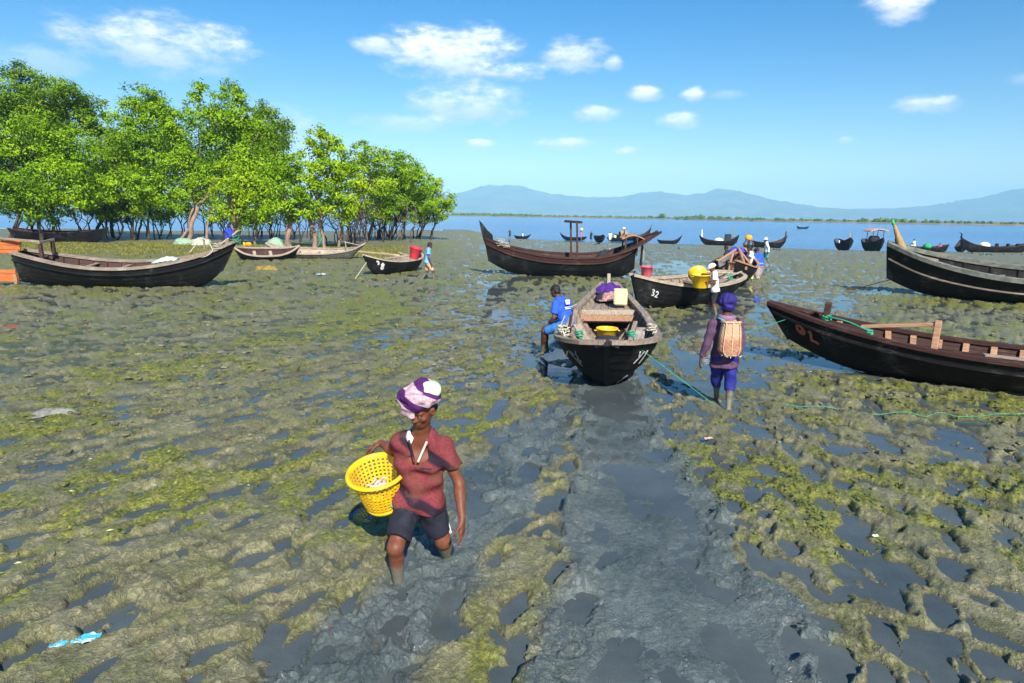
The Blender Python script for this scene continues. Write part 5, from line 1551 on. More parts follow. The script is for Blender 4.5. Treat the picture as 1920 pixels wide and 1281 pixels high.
class SDF:
    def __init__(self):
        self.p = []

    def cap(self, a, b, ra, rb=None, k=0.02, flat=False, op='+'):
        self.p.append(('c', np.asarray(a, float), np.asarray(b, float), ra, ra if rb is None else rb, k, flat, op)); return self

    def ell(self, c, rad, axes=None, k=0.02, op='+'):
        self.p.append(('e', np.asarray(c, float), np.eye(3) if axes is None else np.asarray(axes, float), np.asarray(rad, float), None, k, False, op)); return self

    def tor(self, c, axes, R, r, k=0.01):
        """axes columns: in-plane u, v and the normal; R = (Ru, Rv)"""
        self.p.append(('t', np.asarray(c, float), np.asarray(axes, float), R, r, k, False, '+')); return self

    def cut(self, c, n):
        """keep only the side the normal points away from"""
        self.p.append(('h', np.asarray(c, float), unit(n), None, None, 0, False, 'h')); return self

    def bounds(self):
        lo = np.full(3, 1e9); hi = -lo
        for q in self.p:
            if q[7] != '+': continue
            if q[0] == 'c':
                r = max(q[3], q[4]); lo = np.minimum(lo, np.minimum(q[1], q[2]) - r); hi = np.maximum(hi, np.maximum(q[1], q[2]) + r)
            elif q[0] == 'e':
                r = max(q[3]); lo = np.minimum(lo, q[1] - r); hi = np.maximum(hi, q[1] + r)
            else:
                r = max(q[3]) + q[4]; lo = np.minimum(lo, q[1] - r); hi = np.maximum(hi, q[1] + r)
        return lo - .03, hi + .03

    def mesh(self, h, wr=0.0, fr=22.0):
        lo, hi = self.bounds()
        n = np.ceil((hi - lo) / h).astype(int) + 2
        xs = [(lo[i] + np.arange(n[i]) * h).astype(np.float32) for i in range(3)]
        D = np.full(n, 0.25, np.float32)
        for kind, A, B, C_, E_, k, flat, op in self.p:
            if kind == 'h':
                d = (xs[0][:, None, None] - A[0]) * B[0] + (xs[1][None, :, None] - A[1]) * B[1] + (xs[2][None, None, :] - A[2]) * B[2]
                D = np.maximum(D, d); continue
            pad = 0.05 + k
            if kind == 'c':
                r = max(C_, E_) + pad; l0 = np.minimum(A, B) - r; h0 = np.maximum(A, B) + r
            elif kind == 'e':
                r = max(C_) + pad; l0 = A - r; h0 = A + r
            else:
                r = max(C_) + E_ + pad; l0 = A - r; h0 = A + r
            sl = tuple(slice(max(0, int((l0[i] - lo[i]) / h)), max(0, min(n[i], int((h0[i] - lo[i]) / h) + 2))) for i in range(3))
            X = xs[0][sl[0]][:, None, None]; Y = xs[1][sl[1]][None, :, None]; Z = xs[2][sl[2]][None, None, :]
            if kind == 'c':
                ab = B - A; L2 = ab @ ab + 1e-12
                tt = ((X - A[0]) * ab[0] + (Y - A[1]) * ab[1] + (Z - A[2]) * ab[2]) / L2
                tc = np.clip(tt, 0, 1)
                d = np.sqrt((X - A[0] - tc * ab[0]) ** 2 + (Y - A[1] - tc * ab[1]) ** 2 + (Z - A[2] - tc * ab[2]) ** 2) - (C_ + (E_ - C_) * tc)
                if flat:
                    d = np.maximum(d, (tt - 1) * L2 ** .5)
            elif kind == 'e':
                u = [((X - A[0]) * B[0, i] + (Y - A[1]) * B[1, i] + (Z - A[2]) * B[2, i]) for i in range(3)]
                k0 = np.sqrt(sum((u[i] / C_[i]) ** 2 for i in range(3))) + 1e-9
                k1 = np.sqrt(sum((u[i] / C_[i] ** 2) ** 2 for i in range(3))) + 1e-9
                d = k0 * (k0 - 1) / k1
            else:
                u = [((X - A[0]) * B[0, i] + (Y - A[1]) * B[1, i] + (Z - A[2]) * B[2, i]) for i in range(3)]
                f = (C_[0] + C_[1]) / 2
                rr = np.sqrt((u[0] / C_[0]) ** 2 + (u[1] / C_[1]) ** 2) + 1e-9
                d = np.sqrt(((rr - 1) * f) ** 2 + u[2] ** 2) - E_
            o = D[sl]
            if op == '+':
                hh = np.clip(.5 + .5 * (o - d) / k, 0, 1)
                D[sl] = o + (d - o) * hh - k * hh * (1 - hh)
            else:
                hh = np.clip(.5 - .5 * (o + d) / k, 0, 1)
                D[sl] = o + (-d - o) * hh + k * hh * (1 - hh)
        if wr:
            X = xs[0][:, None, None]; Y = xs[1][None, :, None]; Z = xs[2][None, None, :]
            D = D + wr * np.sin(fr * (X * .8 + Z * 1.1 + .06 * np.sin(Y * 23 + Z * 9)) + 2.2 * np.sin(fr * .33 * (Y - X + Z * .5))) \
                + wr * .6 * np.sin(fr * 1.9 * (Y * .7 - Z * .8 + X * .2) + 1.7 * np.sin(fr * .5 * (X + Z)))
        D[0], D[-1], D[:, 0], D[:, -1], D[:, :, 0], D[:, :, -1] = [.1] * 6
        return surface_nets(D, lo, h)


def skin_mat(name, col, mudz):
    m, t, b, _ = new_mat(name)
    geo = t.add('ShaderNodeNewGeometry').outputs['Position']
    s = t.add('ShaderNodeSeparateXYZ'); t.l.new(geo, s.inputs[0])
    n = t.noise(geo, 22, 5, 0.6)
    c = t.mix(t.ramp(n, .3, .7), tuple(x * .8 for x in col), tuple(x * 1.15 for x in col))
    mk = t.math('ADD', s.outputs[2], t.math('MULTIPLY', t.math('SUBTRACT', n, .5), .16))
    mk = t.math('SUBTRACT', 1.0, t.ramp(mk, mudz - .05, mudz + .03))
    c = t.mix(t.math('MULTIPLY', mk, .93), c, t.mix(n, (.10, .10, .075), (.20, .19, .14)))
    t.l.new(c, b.inputs['Base Color'])
    b.inputs['Roughness'].default_value = .52
    b.inputs['Specular IOR Level'].default_value = .28
    b.inputs['Subsurface Weight'].default_value = .06
    b.inputs['Subsurface Radius'].default_value = (.01, .004, .002)
    bump(t, b, n, .12, .01)
    return m


SKIN = skin_mat('brown_skin', (.155, .052, .028), .20)
SKIN_D = skin_mat('dark_brown_skin', (.10, .042, .026), .30)
HAIR = simple('black_hair', (.010, .009, .009), .6, .3, 40, .5)


def hand(s, wr, d, n, thumb, curl=.35, sc=1.0, r=None, spread=.1):
    """palm and five separate fingers; n = palm side, thumb = side the thumb leaves from"""
    d, n = unit(d), unit(n)
    th = unit(np.asarray(thumb, float) - d * (np.asarray(thumb, float) @ d))
    n = unit(np.cross(d, th)) * (1 if np.cross(d, th) @ n > 0 else -1)
    r = r or .0082 * sc
    kn = []
    for i, off in enumerate((.030, .010, -.010, -.029)):
        k = wr + d * (.088 - .004 * abs(i - 1)) * sc + th * off * sc
        s.cap(wr + d * .015 * sc + th * off * .55 * sc, k, .0145 * sc, .0115 * sc, .012)
        kn.append(k)
    for i, (k, L) in enumerate(zip(kn, (.070, .079, .073, .057))):
        fd = unit(d + th * (1.5 - i) * spread)
        p, ang = k, curl * (.75 + .12 * i)
        for q, f in enumerate((.45, .32, .25)):
            a = ang * (q + .6)
            dd = fd * math.cos(a) + n * math.sin(a)
            e = p + dd * L * f * sc
            s.cap(p, e, r * (1.08 - .1 * q), r * (1.0 - .1 * q), .003)
            p = e
    t0 = wr + d * .022 * sc + th * .024 * sc
    t1 = t0 + unit(th * .85 + d * .65 + n * .25) * .040 * sc
    t2 = t1 + unit(th * .35 + d * .9 + n * .35) * .032 * sc
    t3 = t2 + unit(th * .05 + d * .9 + n * .5) * .025 * sc
    s.cap(t0, t1, .014 * sc, .0115 * sc, .012); s.cap(t1, t2, .0105 * sc, .0095 * sc, .004); s.cap(t2, t3, .0092 * sc, .0078 * sc, .003)


def head_sdf(s, c, fwd, up, sc=1.0, face=True):
    f = unit(fwd); u = unit(np.asarray(up, float) - f * (np.asarray(up, float) @ f)); r = np.cross(f, u)
    ax = np.stack([r, f, u], 1)

    def P(x, y, z): return c + (r * x + f * y + u * z) * sc
    s.ell(P(0, -.008, .025), np.array([.074, .094, .088]) * sc, ax, .02)
    s.ell(P(0, .028, -.040), np.array([.056, .062, .072]) * sc, ax, .03)
    s.ell(P(0, .058, -.090), np.array([.026, .024, .020]) * sc, ax, .025)
    if face:
        s.cap(P(-.04, .074, .026), P(.04, .074, .026), .014 * sc, None, .02)
        s.cap(P(0, .086, .012), P(0, .106, -.026), .008 * sc, .013 * sc, .012)
        s.ell(P(-.013, .094, -.030), np.array([.011, .012, .009]) * sc, ax, .008); s.ell(P(.013, .094, -.030), np.array([.011, .012, .009]) * sc, ax, .008)
        for sg in (-1, 1):
            s.ell(P(.031 * sg, .092, .004), np.array([.017, .014, .012]) * sc, ax, .012, '-')
            s.ell(P(.046 * sg, .060, -.022), np.array([.022, .022, .020]) * sc, ax, .02)
            s.ell(P(.076 * sg, -.004, -.006), np.array([.011, .020, .032]) * sc, ax, .008)
            s.ell(P(.084 * sg, .004, -.004), np.array([.006, .011, .018]) * sc, ax, .006, '-')
        s.cap(P(-.020, .086, -.056), P(.020, .086, -.056), .0085 * sc, None, .006); s.cap(P(-.016, .085, -.070), P(.016, .085, -.070), .0095 * sc, None, .006)
        s.cap(P(-.022, .096, -.063), P(.022, .096, -.063), .003 * sc, None, .004, False, '-')
    return P, ax


def lerp(a, b, t): return np.asarray(a, float) + (np.asarray(b, float) - np.asarray(a, float)) * t


def torso(s, J, off=0.0, sc=1.0, k=.05, top=True):
    lat = unit(J['shL'] - J['shR']); latp = unit(J['hipL'] - J['hipR'])
    mid = lerp(J['pelvis'], J['chest'], .5)
    s.cap(J['pelvis'] - latp * .075 * sc, J['pelvis'] + latp * .075 * sc, (.098 + off) * sc, None, k)
    s.cap(mid - lat * .055 * sc, mid + lat * .055 * sc, (.096 + off) * sc, None, k)
    s.cap(J['chest'] - lat * .075 * sc, J['chest'] + lat * .075 * sc, (.102 + off) * sc, None, k)
    if top:
        s.cap(lerp(J['shR'], J['shL'], .12), lerp(J['shR'], J['shL'], .88), (.062 + off) * sc, None, k)
        s.cap(lerp(J['neck'], J['shR'], .25), lerp(J['neck'], J['shL'], .25), (.058 + off) * sc, None, k)


def body_sdf(J, sc=1.0, face=True, hands=None, finger=None):
    s = SDF()
    torso(s, J, 0, sc)
    s.cap(J['neck'], lerp(J['neck'], J['head'], .75), .062 * sc, .056 * sc, .03)
    for q in 'RL':
        s.cap(J['sh' + q], J['el' + q], .050 * sc, .038 * sc, .03)
        s.cap(J['el' + q], lerp(J['el' + q], J['wr' + q], .4), .038 * sc, .038 * sc, .02); s.cap(lerp(J['el' + q], J['wr' + q], .3), J['wr' + q], .039 * sc, .025 * sc, .02)
        if 'hip' + q in J:
            s.cap(J['hip' + q], J['knee' + q], .088 * sc, .056 * sc, .04)
            s.cap(J['knee' + q], J['ank' + q], .053 * sc, .036 * sc, .03)
            kk = unit(J['knee' + q] - J['ank' + q])
            back = J.get('fwd', np.array([0, 1., 0])) * -.022 * sc
            s.cap(lerp(J['knee' + q], J['ank' + q], .2) + back, lerp(J['knee' + q], J['ank' + q], .45) + back, .042 * sc, .034 * sc, .04)
            if 'toe' + q in J:
                s.cap(J['ank' + q] - np.array([0, 0, .02]), J['toe' + q], .040 * sc, .028 * sc, .03)
        hd = (hands or {}).get(q)
        if hd:
            hand(s, J['wr' + q], *hd[:3], curl=hd[3] if len(hd) > 3 else .35, sc=hd[4] if len(hd) > 4 else sc, r=finger)
        elif hands is not None:
            dd = unit(J['wr' + q] - J['el' + q])
            s.cap(J['wr' + q], J['wr' + q] + dd * .12 * sc, .03 * sc, .024 * sc, .02)
    P, ax = head_sdf(s, J['head'], J['hf'], J['hu'], sc * float(J.get('hsc', 1.0)), face)
    return s, P, ax


def shirt_sdf(J, sleeve, hem, sc=1.0, off=.014, forearm=0.0, neck_open=.066, vneck=0.0):
    s = SDF()
    torso(s, J, off, sc)
    if hem > 0:   # skirt of the shirt below the waist
        dn = unit(J['pelvis'] - J['chest'])
        latp = unit(J['hipL'] - J['hipR']) if 'hipL' in J else unit(J['shL'] - J['shR'])
        e = J['pelvis'] + dn * hem * sc
        s.cap(e - latp * .075 * sc, e + latp * .075 * sc, (.103 + off) * sc, None, .05)
        s.cut(e + dn * .02, dn)
    for q in 'RL':
        e = lerp(J['sh' + q], J['el' + q], sleeve)
        s.cap(J['sh' + q], e, (.056 + off) * sc, (.048 + off * (1.5 if forearm == 0 else .6)) * sc, .03, forearm == 0)
        if forearm:
            s.cap(J['el' + q], lerp(J['el' + q], J['wr' + q], forearm), (.042 + off * .8) * sc, (.032 + off * .8) * sc, .02, True)
    up = unit(J['head'] - J['neck'])
    s.cap(J['neck'] + up * .005, J['head'], neck_open * sc, neck_open * 1.2 * sc, .012, False, '-')
    if vneck:
        fw = J['fwd']
        s.cap(J['neck'] + fw * .055 * sc + up * .02, lerp(J['neck'], J['chest'], .78) + fw * .092 * sc, .074 * sc, .058 * sc, .01, False, '-')
    return s


def shorts_sdf(J, length, sc=1.0, off=.016, shin=0.0, flare=1.0):
    s = SDF()
    latp = unit(J['hipL'] - J['hipR'])
    s.cap(J['pelvis'] - latp * .07 * sc, J['pelvis'] + latp * .07 * sc, (.096 + off) * sc, None, .05)
    for q in 'RL':
        e = lerp(J['hip' + q], J['knee' + q], length)
        s.cap(J['hip' + q], e, (.094 + off) * sc, (.094 - .036 * length + off * 1.5 * flare) * sc, .04, shin == 0)
        if shin:
            s.cap(J['knee' + q], lerp(J['knee' + q], J['ank' + q], shin), (.056 + off) * sc, (.050 + off) * sc, .03, True)
    dn = unit(J['pelvis'] - J['chest'])
    s.cut(J['pelvis'] - dn * .10 * sc, -dn)
    return s


def hair_sdf(P, ax, sc=1.0, long=0.0):
    s = SDF()
    s.ell(P(0, -.014, .034), np.array([.083, .099, .090]) * sc, ax, .02)
    s.ell(P(0, -.050, -.020), np.array([.070, .058, .060]) * sc, ax, .02)
    n = ax[:, 1] * .80 - ax[:, 2] * .60
    s.cut(P(0, .040, .020), n)
    return s


def build_person(label, org, J, sc, h, skin, clothes, hair=True, face=True, hands=None, finger=None, group=None, eyes=False):
    """J in world metres; clothes = list of (name, SDF, material, wrinkle)"""
    org = np.array(org, float)
    root = empty('person', org, 0, label, 'person', group)
    J = {k: np.asarray(v, float) for k, v in J.items()}
    s, P, ax = body_sdf(J, sc, face, hands if hands is not None else {}, finger)
    V, F = s.mesh(h)
    body = obj('body', mesh_np('body', V - org, F, True), skin, root)
    for nm, sd, mt, wr in clothes:
        sd = sd(J, P, ax) if callable(sd) else sd
        V, F = sd.mesh(h, *(wr if isinstance(wr, tuple) else (wr,)))
        obj(nm, mesh_np(nm, V - org, F, True), mt, root)
    if hair:
        V, F = hair_sdf(P, ax, sc).mesh(h, h * .25, 90)
        obj('hair', mesh_np('hair', V - org, F, True), HAIR, root)
    if eyes:
        for sg in (-1, 1):
            mb = MB(); c = P(.031 * sg, .073, .004) - org
            mb.lathe([(.0, -.0115), (.008, -.008), (.0115, 0), (.008, .008), (0, .0115)], 10, c)
            e = mb.build('eye', simple('eyeball%d' % sg, (.55, .50, .46), .25, .1), root, True)
            mb = MB(); mb.box(P(.031 * sg, .0825, .003) - org, (.009, .006, .010), ax, bev=.003); mb.build('pupil', HAIR, e)
    return root, J, P, ax


def rotz(v, a):
    v = np.asarray(v, float); c, s_ = math.cos(a), math.sin(a)
    return np.array([v[0] * c - v[1] * s_, v[0] * s_ + v[1] * c, v[2]])


def pose(org, face, H=1.62, lean=0.0, step=.22, sink=.12, arms='down', head_down=.1, seated=None):
    """facing angle measured from +Y, counter-clockwise"""
    k = H / 1.65
    J = {}
    J['pelvis'] = np.array([0, 0, .88])
    up = np.array([0, math.sin(lean), math.cos(lean)]); fw = np.array([0, math.cos(lean), -math.sin(lean)])

    def T(x, y, z): return J['pelvis'] + np.array([x, 0, 0]) + fw * y + up * z
    J['chest'] = T(0, .01, .29); J['neck'] = T(0, 0, .52); J['head'] = T(0, .03 + .08 * head_down, .66)
    J['shR'] = T(.175, 0, .45); J['shL'] = T(-.175, 0, .45)
    hf = np.array([0, math.cos(lean * .6 + head_down), -math.sin(lean * .6 + head_down)])
    J['hf'] = hf; J['hu'] = np.array([0, -hf[2], hf[1]])
    J['hipR'] = np.array([.085, 0, .84]); J['hipL'] = np.array([-.085, 0, .84])
    if seated is None:
        J['kneeR'] = np.array([.09, step * .75 + .05, .46]); J['ankR'] = np.array([.09, step, .07])
        J['kneeL'] = np.array([-.09, -step * .25 + .06, .45]); J['ankL'] = np.array([-.09, -step, .09])
        J['toeR'] = J['ankR'] + np.array([0, .15, -.04]); J['toeL'] = J['ankL'] + np.array([0, .14, -.05])
    else:
        for q, sx in (('R', .10), ('L', -.10)):
            J['knee' + q] = np.array([sx * 1.3, .36, .86]); J['ank' + q] = np.array([sx * 1.2, .34, .48]); J['toe' + q] = J['ank' + q] + np.array([0, .14, -.03])
    for q, sx in (('R', 1), ('L', -1)):
        if arms == 'down':
            J['el' + q] = T(.23 * sx, -.03 + .06 * sx, .18); J['wr' + q] = T(.24 * sx, .06 + .10 * sx, -.06)
        elif arms == 'forward':
            J['el' + q] = T(.22 * sx, .16, .24); J['wr' + q] = T(.16 * sx, .40, .22)
        elif arms == 'carry':
            J['el' + q] = T(.24 * sx, .02, .20); J['wr' + q] = T(.14 * sx, .24, .24)
        elif arms == 'up':
            J['el' + q] = T(.27 * sx, .08, .58); J['wr' + q] = T(.14 * sx, .05, .80)
    org = np.array(org, float)
    off = np.array([0, 0, -sink]) if seated is None else np.array([0, 0, seated - .88 * k])
    out = {n: (rotz(v * k, face) + org + off if n not in ('hf', 'hu') else rotz(v, face)) for n, v in J.items()}
    out['fwd'] = rotz((0, 1, 0), face)
    return out, k


# ---------------- clothing materials
def striped(name, ca, cb, scale, rot, width=.5, rough=.85, dist=1.0, dirt=None, vec='Object'):
    m, t, b, _ = new_mat(name)
    co = t.add('ShaderNodeTexCoord').outputs[vec]
    wv = t.add('ShaderNodeTexWave', wave_type='BANDS', bands_direction='X')
    t.l.new(t.mapping(co, (1, 1, 1), rot), wv.inputs['Vector'])
    wv.inputs['Scale'].default_value = scale; wv.inputs['Distortion'].default_value = dist; wv.inputs['Detail'].default_value = 2; wv.inputs['Detail Scale'].default_value = 1.5
    n = t.noise(co, 55, 4, .7)
    n2 = t.noise(co, 7, 4, .6)
    a2 = t.mix(t.ramp(n, .35, .65), tuple(x * .72 for x in ca), tuple(min(1, x * 1.15) for x in ca))
    c = t.mix(t.ramp(wv.outputs['Fac'], width - .06, width + .06), a2, t.mix(t.ramp(n2, .3, .7), tuple(x * .75 for x in cb), cb))
    if dirt:
        c = t.mix(t.math('MULTIPLY', t.ramp(n2, .5, .7), .7), c, dirt)
    t.l.new(c, b.inputs['Base Color']); b.inputs['Roughness'].default_value = rough; b.inputs['Specular IOR Level'].default_value = .2
    bump(t, b, t.math('ADD', n, n2), .4, .008)
    return m


M_SHIRT1 = striped('faded_red_polo_cloth', (.175, .034, .040), (.026, .014, .028), 1.0, (0, .9, .3), .90, dist=.8, dirt=(.135, .055, .035))
M_SHORTS1 = simple('navy_shorts_cloth', (.008, .009, .020), .8, .4, 14, .4, dirt=(.03, .03, .033))
M_TURB1 = striped('purple_and_white_turban_cloth', (.50, .35, .40), (.075, .014, .11), 2.2, (.35, 1.05, .3), .48, dist=2.0)
M_TURB_G = simple('pale_green_cloth', (.44, .60, .40), .85, .12, 12, .3)
M_LILAC = simple('faded_purple_cloth', (.085, .038, .082), .85, .22, 9, .3, dirt=(.10, .06, .10))
M_NAVYP = simple('blue_trousers_cloth', (.010, .016, .20), .8, .35, 12, .4, dirt=(.03, .035, .09))
M_BLUE_T = simple('bright_blue_shirt_cloth', (.018, .085, .56), .85, .18, 9, .3)
M_BLUE_S = simple('blue_shorts_cloth', (.02, .13, .40), .85, .25, 9, .3)
M_WHITE_S = simple('white_shirt_cloth', (.72, .72, .72), .85, .08, 9, .3)
M_SKYB = simple('pale_blue_shirt_cloth', (.13, .34, .70), .85, .15, 9, .3)
M_BEIGE = simple('beige_shorts_cloth', (.46, .31, .20), .85, .2, 9, .3)
M_YELLOWL = simple('yellow_lungi_cloth', (.62, .55, .16), .85, .2, 9, .3)
M_TEAL = simple('teal_shorts_cloth', (.04, .30, .28), .85, .25, 9, .3)
M_PINK = simple('pink_shirt_cloth', (.58, .10, .26), .85, .2, 9, .3)
M_ORANGE = simple('orange_sack_cloth', (.80, .30, .02), .85, .25, 9, .4)
M_CHECK = striped('striped_lungi_cloth', (.55, .48, .44), (.14, .07, .08), 9, (0, 0, .4), .5)


def lathe_obj(name, prof, mat_, parent=None, n=30, sx=1, sy=1):
    mb = MB(); mb.lathe(prof, n, sx=sx, sy=sy)
    return mb.build(name, mat_, parent, True)


# ---------------- the man wading towards us with the yellow basket
J = dict(head=(-.605, 4.515, 1.330), neck=(-.632, 4.605, 1.105), chest=(-.642, 4.645, .925), shR=(-.768, 4.615, 1.045), shL=(-.495, 4.66, 1.010),
         elR=(-.865, 4.83, .905), wrR=(-.985, 4.955, .925), elL=(-.372, 4.66, .745), wrL=(-.335, 4.49, .525), pelvis=(-.662, 4.68, .600), hipR=(-.738, 4.66, .555), hipL=(-.590, 4.70, .535),
         kneeR=(-.797, 4.42, .345), ankR=(-.803, 4.565, -.06), kneeL=(-.490, 4.69, .262), ankL=(-.472, 4.97, -.07), fwd=unit((-.08, -1, 0)),
         hsc=1.09, hf=unit((-.50, -.74, -.40)), hu=(0, -.25, 1))


def turban1(J, P, ax):
    s = SDF()
    s.ell(P(0, -.012, .098), (.114, .124, .084), ax, .02)
    for c, tl, R, r in [((0, -.006, .066), (.25, -.25), (.096, .108), .034), ((.0, -.006, .096), (.16, -.5), (.094, .104), .040), ((0, -.01, .120), (-.1, .3), (.064, .074), .040)]:
        nn = unit(ax[:, 2] + ax[:, 0] * tl[0] + ax[:, 1] * tl[1]); uu = unit(np.cross(ax[:, 1], nn)); vv = np.cross(nn, uu)
        s.tor(P(*c), np.stack([uu, vv, nn], 1), R, r, .010)
    s.ell(P(.030, .102, .070), (.066, .028, .052), ax, .015)      # cloth end hanging over the brow
    s.ell(P(.020, .113, .030), (.056, .018, .038), ax, .015)
    s.ell(P(.090, .03, .092), (.058, .078, .055), ax, .015)
    return s


def turban1_top(J, P, ax):
    s = SDF(); s.ell(P(-.050, -.045, .128), (.072, .078, .058), ax, .02); return s


def vshirt(J, P, ax):
    return shirt_sdf(J, .62, .05, 1.0, .016, vneck=1.0, neck_open=.066)


r1, J1, P1, ax1 = build_person('man in a faded red polo and purple turban wading towards us', (-.64, 4.64, 0), J, 1.0, .0072, SKIN,
    [('shirt', vshirt, M_SHIRT1, .009), ('shorts', lambda J, P, ax: shorts_sdf(J, .80, 1.0, .010, flare=1.5), M_SHORTS1, .006),
     ('turban', turban1, M_TURB1, (.0050, 46.0)), ('turban_crown', turban1_top, M_TURB_G, (.003, 50.0))],
    hair=True, hands={'L': ((.02, -.10, -1), (-.9, -.35, .1), (-.35, -1, 0), .24, 1.04), 'R': ((-.62, .10, -.35), (.1, -.35, -1), (-.3, -1, 0), .55, 1.0)}, finger=.0085, eyes=True)
org1 = np.array((-.64, 4.64, 0))
# polo collar, placket and pocket
nk = J1['neck'] - org1; fw = J1['fwd']; lat = unit(J1['shL'] - J1['shR'])
for sg, mt in ((1, M_SHIRT1), (-1, M_SHIRT1)):
    pts, A, B = [], [], []
    for q in np.linspace(0, 1, 8):
        a = .25 + q * 2.35
        p = nk + (lat * sg * math.sin(a) * .088 + fw * (-math.cos(a)) * .092) + np.array([0, 0, .052 - .075 * q ** 1.6])
        pts.append(p); A.append(np.array([0, 0, -.020]) + unit(p - nk) * .016); B.append(unit(p - nk) * .003 + np.array([0, 0, .002]))
    mb = MB(); mb.sweep(pts, A, B); mb.build('collar', M_WHITECL if sg < 0 else mt, r1, True)
    e0 = nk + lat * sg * .062 + fw * .105 + np.array([0, 0, -.004]); e1 = lerp(J1['neck'], J1['chest'], .86) - org1 + fw * .150 + lat * sg * .012
    mb = MB(); mb.beam(e0, e1, .016, .008, up=fw, bev=.002); mb.build('placket', M_SHIRT1 if sg < 0 else simple('grubby_white_cloth', (.45, .42, .40), .85, .2, 20, .3), r1)
pk = J1['chest'] - org1 + fw * .128 + lat * .065 + np.array([0, 0, -.03])
mb = MB(); mb.box(pk, (.075, .006, .010), np.stack([lat, fw, unit(np.cross(lat, fw))], 1), bev=.002); mb.build('pocket_hem', M_DARKCL, r1)
for q, dx in enumerate((.0, .018)):
    a = J1['hipL'] - org1 + lat * (.100 - dx * .3) + fw * dx + np.array([0, 0, .02]); b_ = lerp(J1['hipL'], J1['kneeL'], .74) - org1 + lat * (.088 - dx * .3) + fw * dx
    mb = MB(); mb.beam(a, b_, .008, .006, up=lat, bev=.001); mb.build('side_stripe', M_WHITECL, r1)

# his basket: moulded plastic with a lattice wall
def lattice_basket(name, rt, rb, H, mat_, label, n=40, rows=11):
    root = empty(name, (0, 0, 0), 0, label, 'basket')
    mb = MB()
    zs = np.linspace(.035, H - .03, rows + 1)
    def rad(z): return rb + (rt - rb) * (z / H) ** .8
    vid = {}
    V = []
    def vert(a, z):
        V.append((rad(z) * math.cos(a), rad(z) * math.sin(a), z)); return len(V) - 1
    F = []
    for j in range(rows):
        for i in range(n):
            a0, a1 = i * 2 * PI / n, (i + 1) * 2 * PI / n
            z0, z1 = zs[j], zs[j + 1]
            da = (a1 - a0) * .21; dz = (z1 - z0) * .21
            o = [vert(a0, z0), vert(a1, z0), vert(a1, z1), vert(a0, z1)]
            q = [vert(a0 + da, z0 + dz), vert(a1 - da, z0 + dz), vert(a1 - da, z1 - dz), vert(a0 + da, z1 - dz)]
            for k in range(4):
                F.append((o[k], o[(k + 1) % 4], q[(k + 1) % 4], q[k]))
    mb.add(V, F)
    o = mb.build('basket_wall', mat_, root); o.modifiers.new('solid', 'SOLIDIFY').thickness = .004
    lathe_obj('basket_base', [(0, 0), (rb * .96, 0), (rb, .006), (rad(.036) + .002, .036), (rad(.036) - .004, .037), (rb - .006, .008), (0, .008)], mat_, root)
    lathe_obj('basket_rim', [(rad(H - .032) - .004, H - .032), (rad(H - .032) + .004, H - .032), (rt + .006, H - .022), (rt + .026, H - .020), (rt + .028, H - .012), (rt + .022, H - .002), (rt + .008, H + .004), (rt - .004, H - .004), (rad(H - .032) - .004, H - .032)], mat_, root, 44)
    return root


bk = lattice_basket('plastic_basket', .200, .125, .33, M_YELLOW, 'yellow lattice plastic basket held against the hip of the wading man', 34, 9)
bk.location = (-.930, 4.755, .505)
bk.rotation_euler = (R_D(13), R_D(-11), .3)
mb = MB()
rb_ = np.random.default_rng(3)
for k in range(26):
    a = rb_.uniform(0, 2 * PI); q = rb_.uniform(0, .12)
    p = np.array([q * math.cos(a), q * math.sin(a), .17 + rb_.uniform(0, .02)])
    d = rb_.normal(size=3) * np.array([1, 1, .2]); d = unit(d) * .035
    mb.tube([p - d, p - d * .3, p + d * .4, p + d], [.003, .010, .011, .003], 6)
o = mb.build('catch_of_fish', simple('pale_fish', (.52, .44, .40), .35, .3, 30, .2), bk, True); o['kind'] = 'stuff'
mb = MB(); mb.tube([(.02, -.135, .12), (.06, -.16, .085), (.10, -.14, .07)], [.004, .014, .004], 6, sq=.3); mb.build('green_leaf', M_ROPE_G, bk, True)

# ---------------- man with the wicker basket on his back, walking away
J = dict(head=(2.90, 9.16, 1.46), neck=(2.898, 9.14, 1.30), chest=(2.90, 9.15, 1.09), shR=(3.068, 9.15, 1.225), shL=(2.722, 9.15, 1.205), elR=(3.118, 9.14, .965), wrR=(3.093, 9.10, .775),
         elL=(2.655, 9.13, .94), wrL=(2.595, 9.16, .745), pelvis=(2.905, 9.15, .80), hipR=(2.992, 9.15, .745), hipL=(2.836, 9.18, .74), kneeR=(3.018, 9.17, .40), ankR=(2.985, 9.06, .04), kneeL=(2.885, 9.36, .40),
         ankL=(2.975, 9.58, .05), toeR=(2.98, 9.20, -.02), toeL=(2.97, 9.72, .0), fwd=(0, 1, 0), hf=(0, 1, -.1), hu=(0, .1, 1))
J = {k: np.array(v, float) for k, v in J.items()}


def turban3(J, P, ax):
    s = SDF()
    s.ell(P(0, -.008, .085), (.108, .120, .100), ax, .02); s.ell(P(0, -.03, .0), (.098, .095, .085), ax, .02)
    for c, tl, R, r in [((0, 0, .035), (.1, .15), (.090, .104), .036), ((0, -.004, .072), (-.2, -.1), (.086, .098), .042), ((0, 0, .105), (.1, 0), (.055, .062), .045)]:
        nn = unit(ax[:, 2] + ax[:, 0] * tl[0] + ax[:, 1] * tl[1]); uu = unit(np.cross(ax[:, 1], nn)); vv = np.cross(nn, uu)
        s.tor(P(*c), np.stack([uu, vv, nn], 1), R, r, .012)
    return s


def scarf3(J, P, ax):
    s = SDF()
    s.tor(J['neck'] + np.array([0, -.01, .01]), np.eye(3), (.088, .078), .036, .02); s.cap(J['neck'] + np.array([-.06, -.06, .0]), J['neck'] + np.array([.07, -.08, -.07]), .040, .045, .03); return s


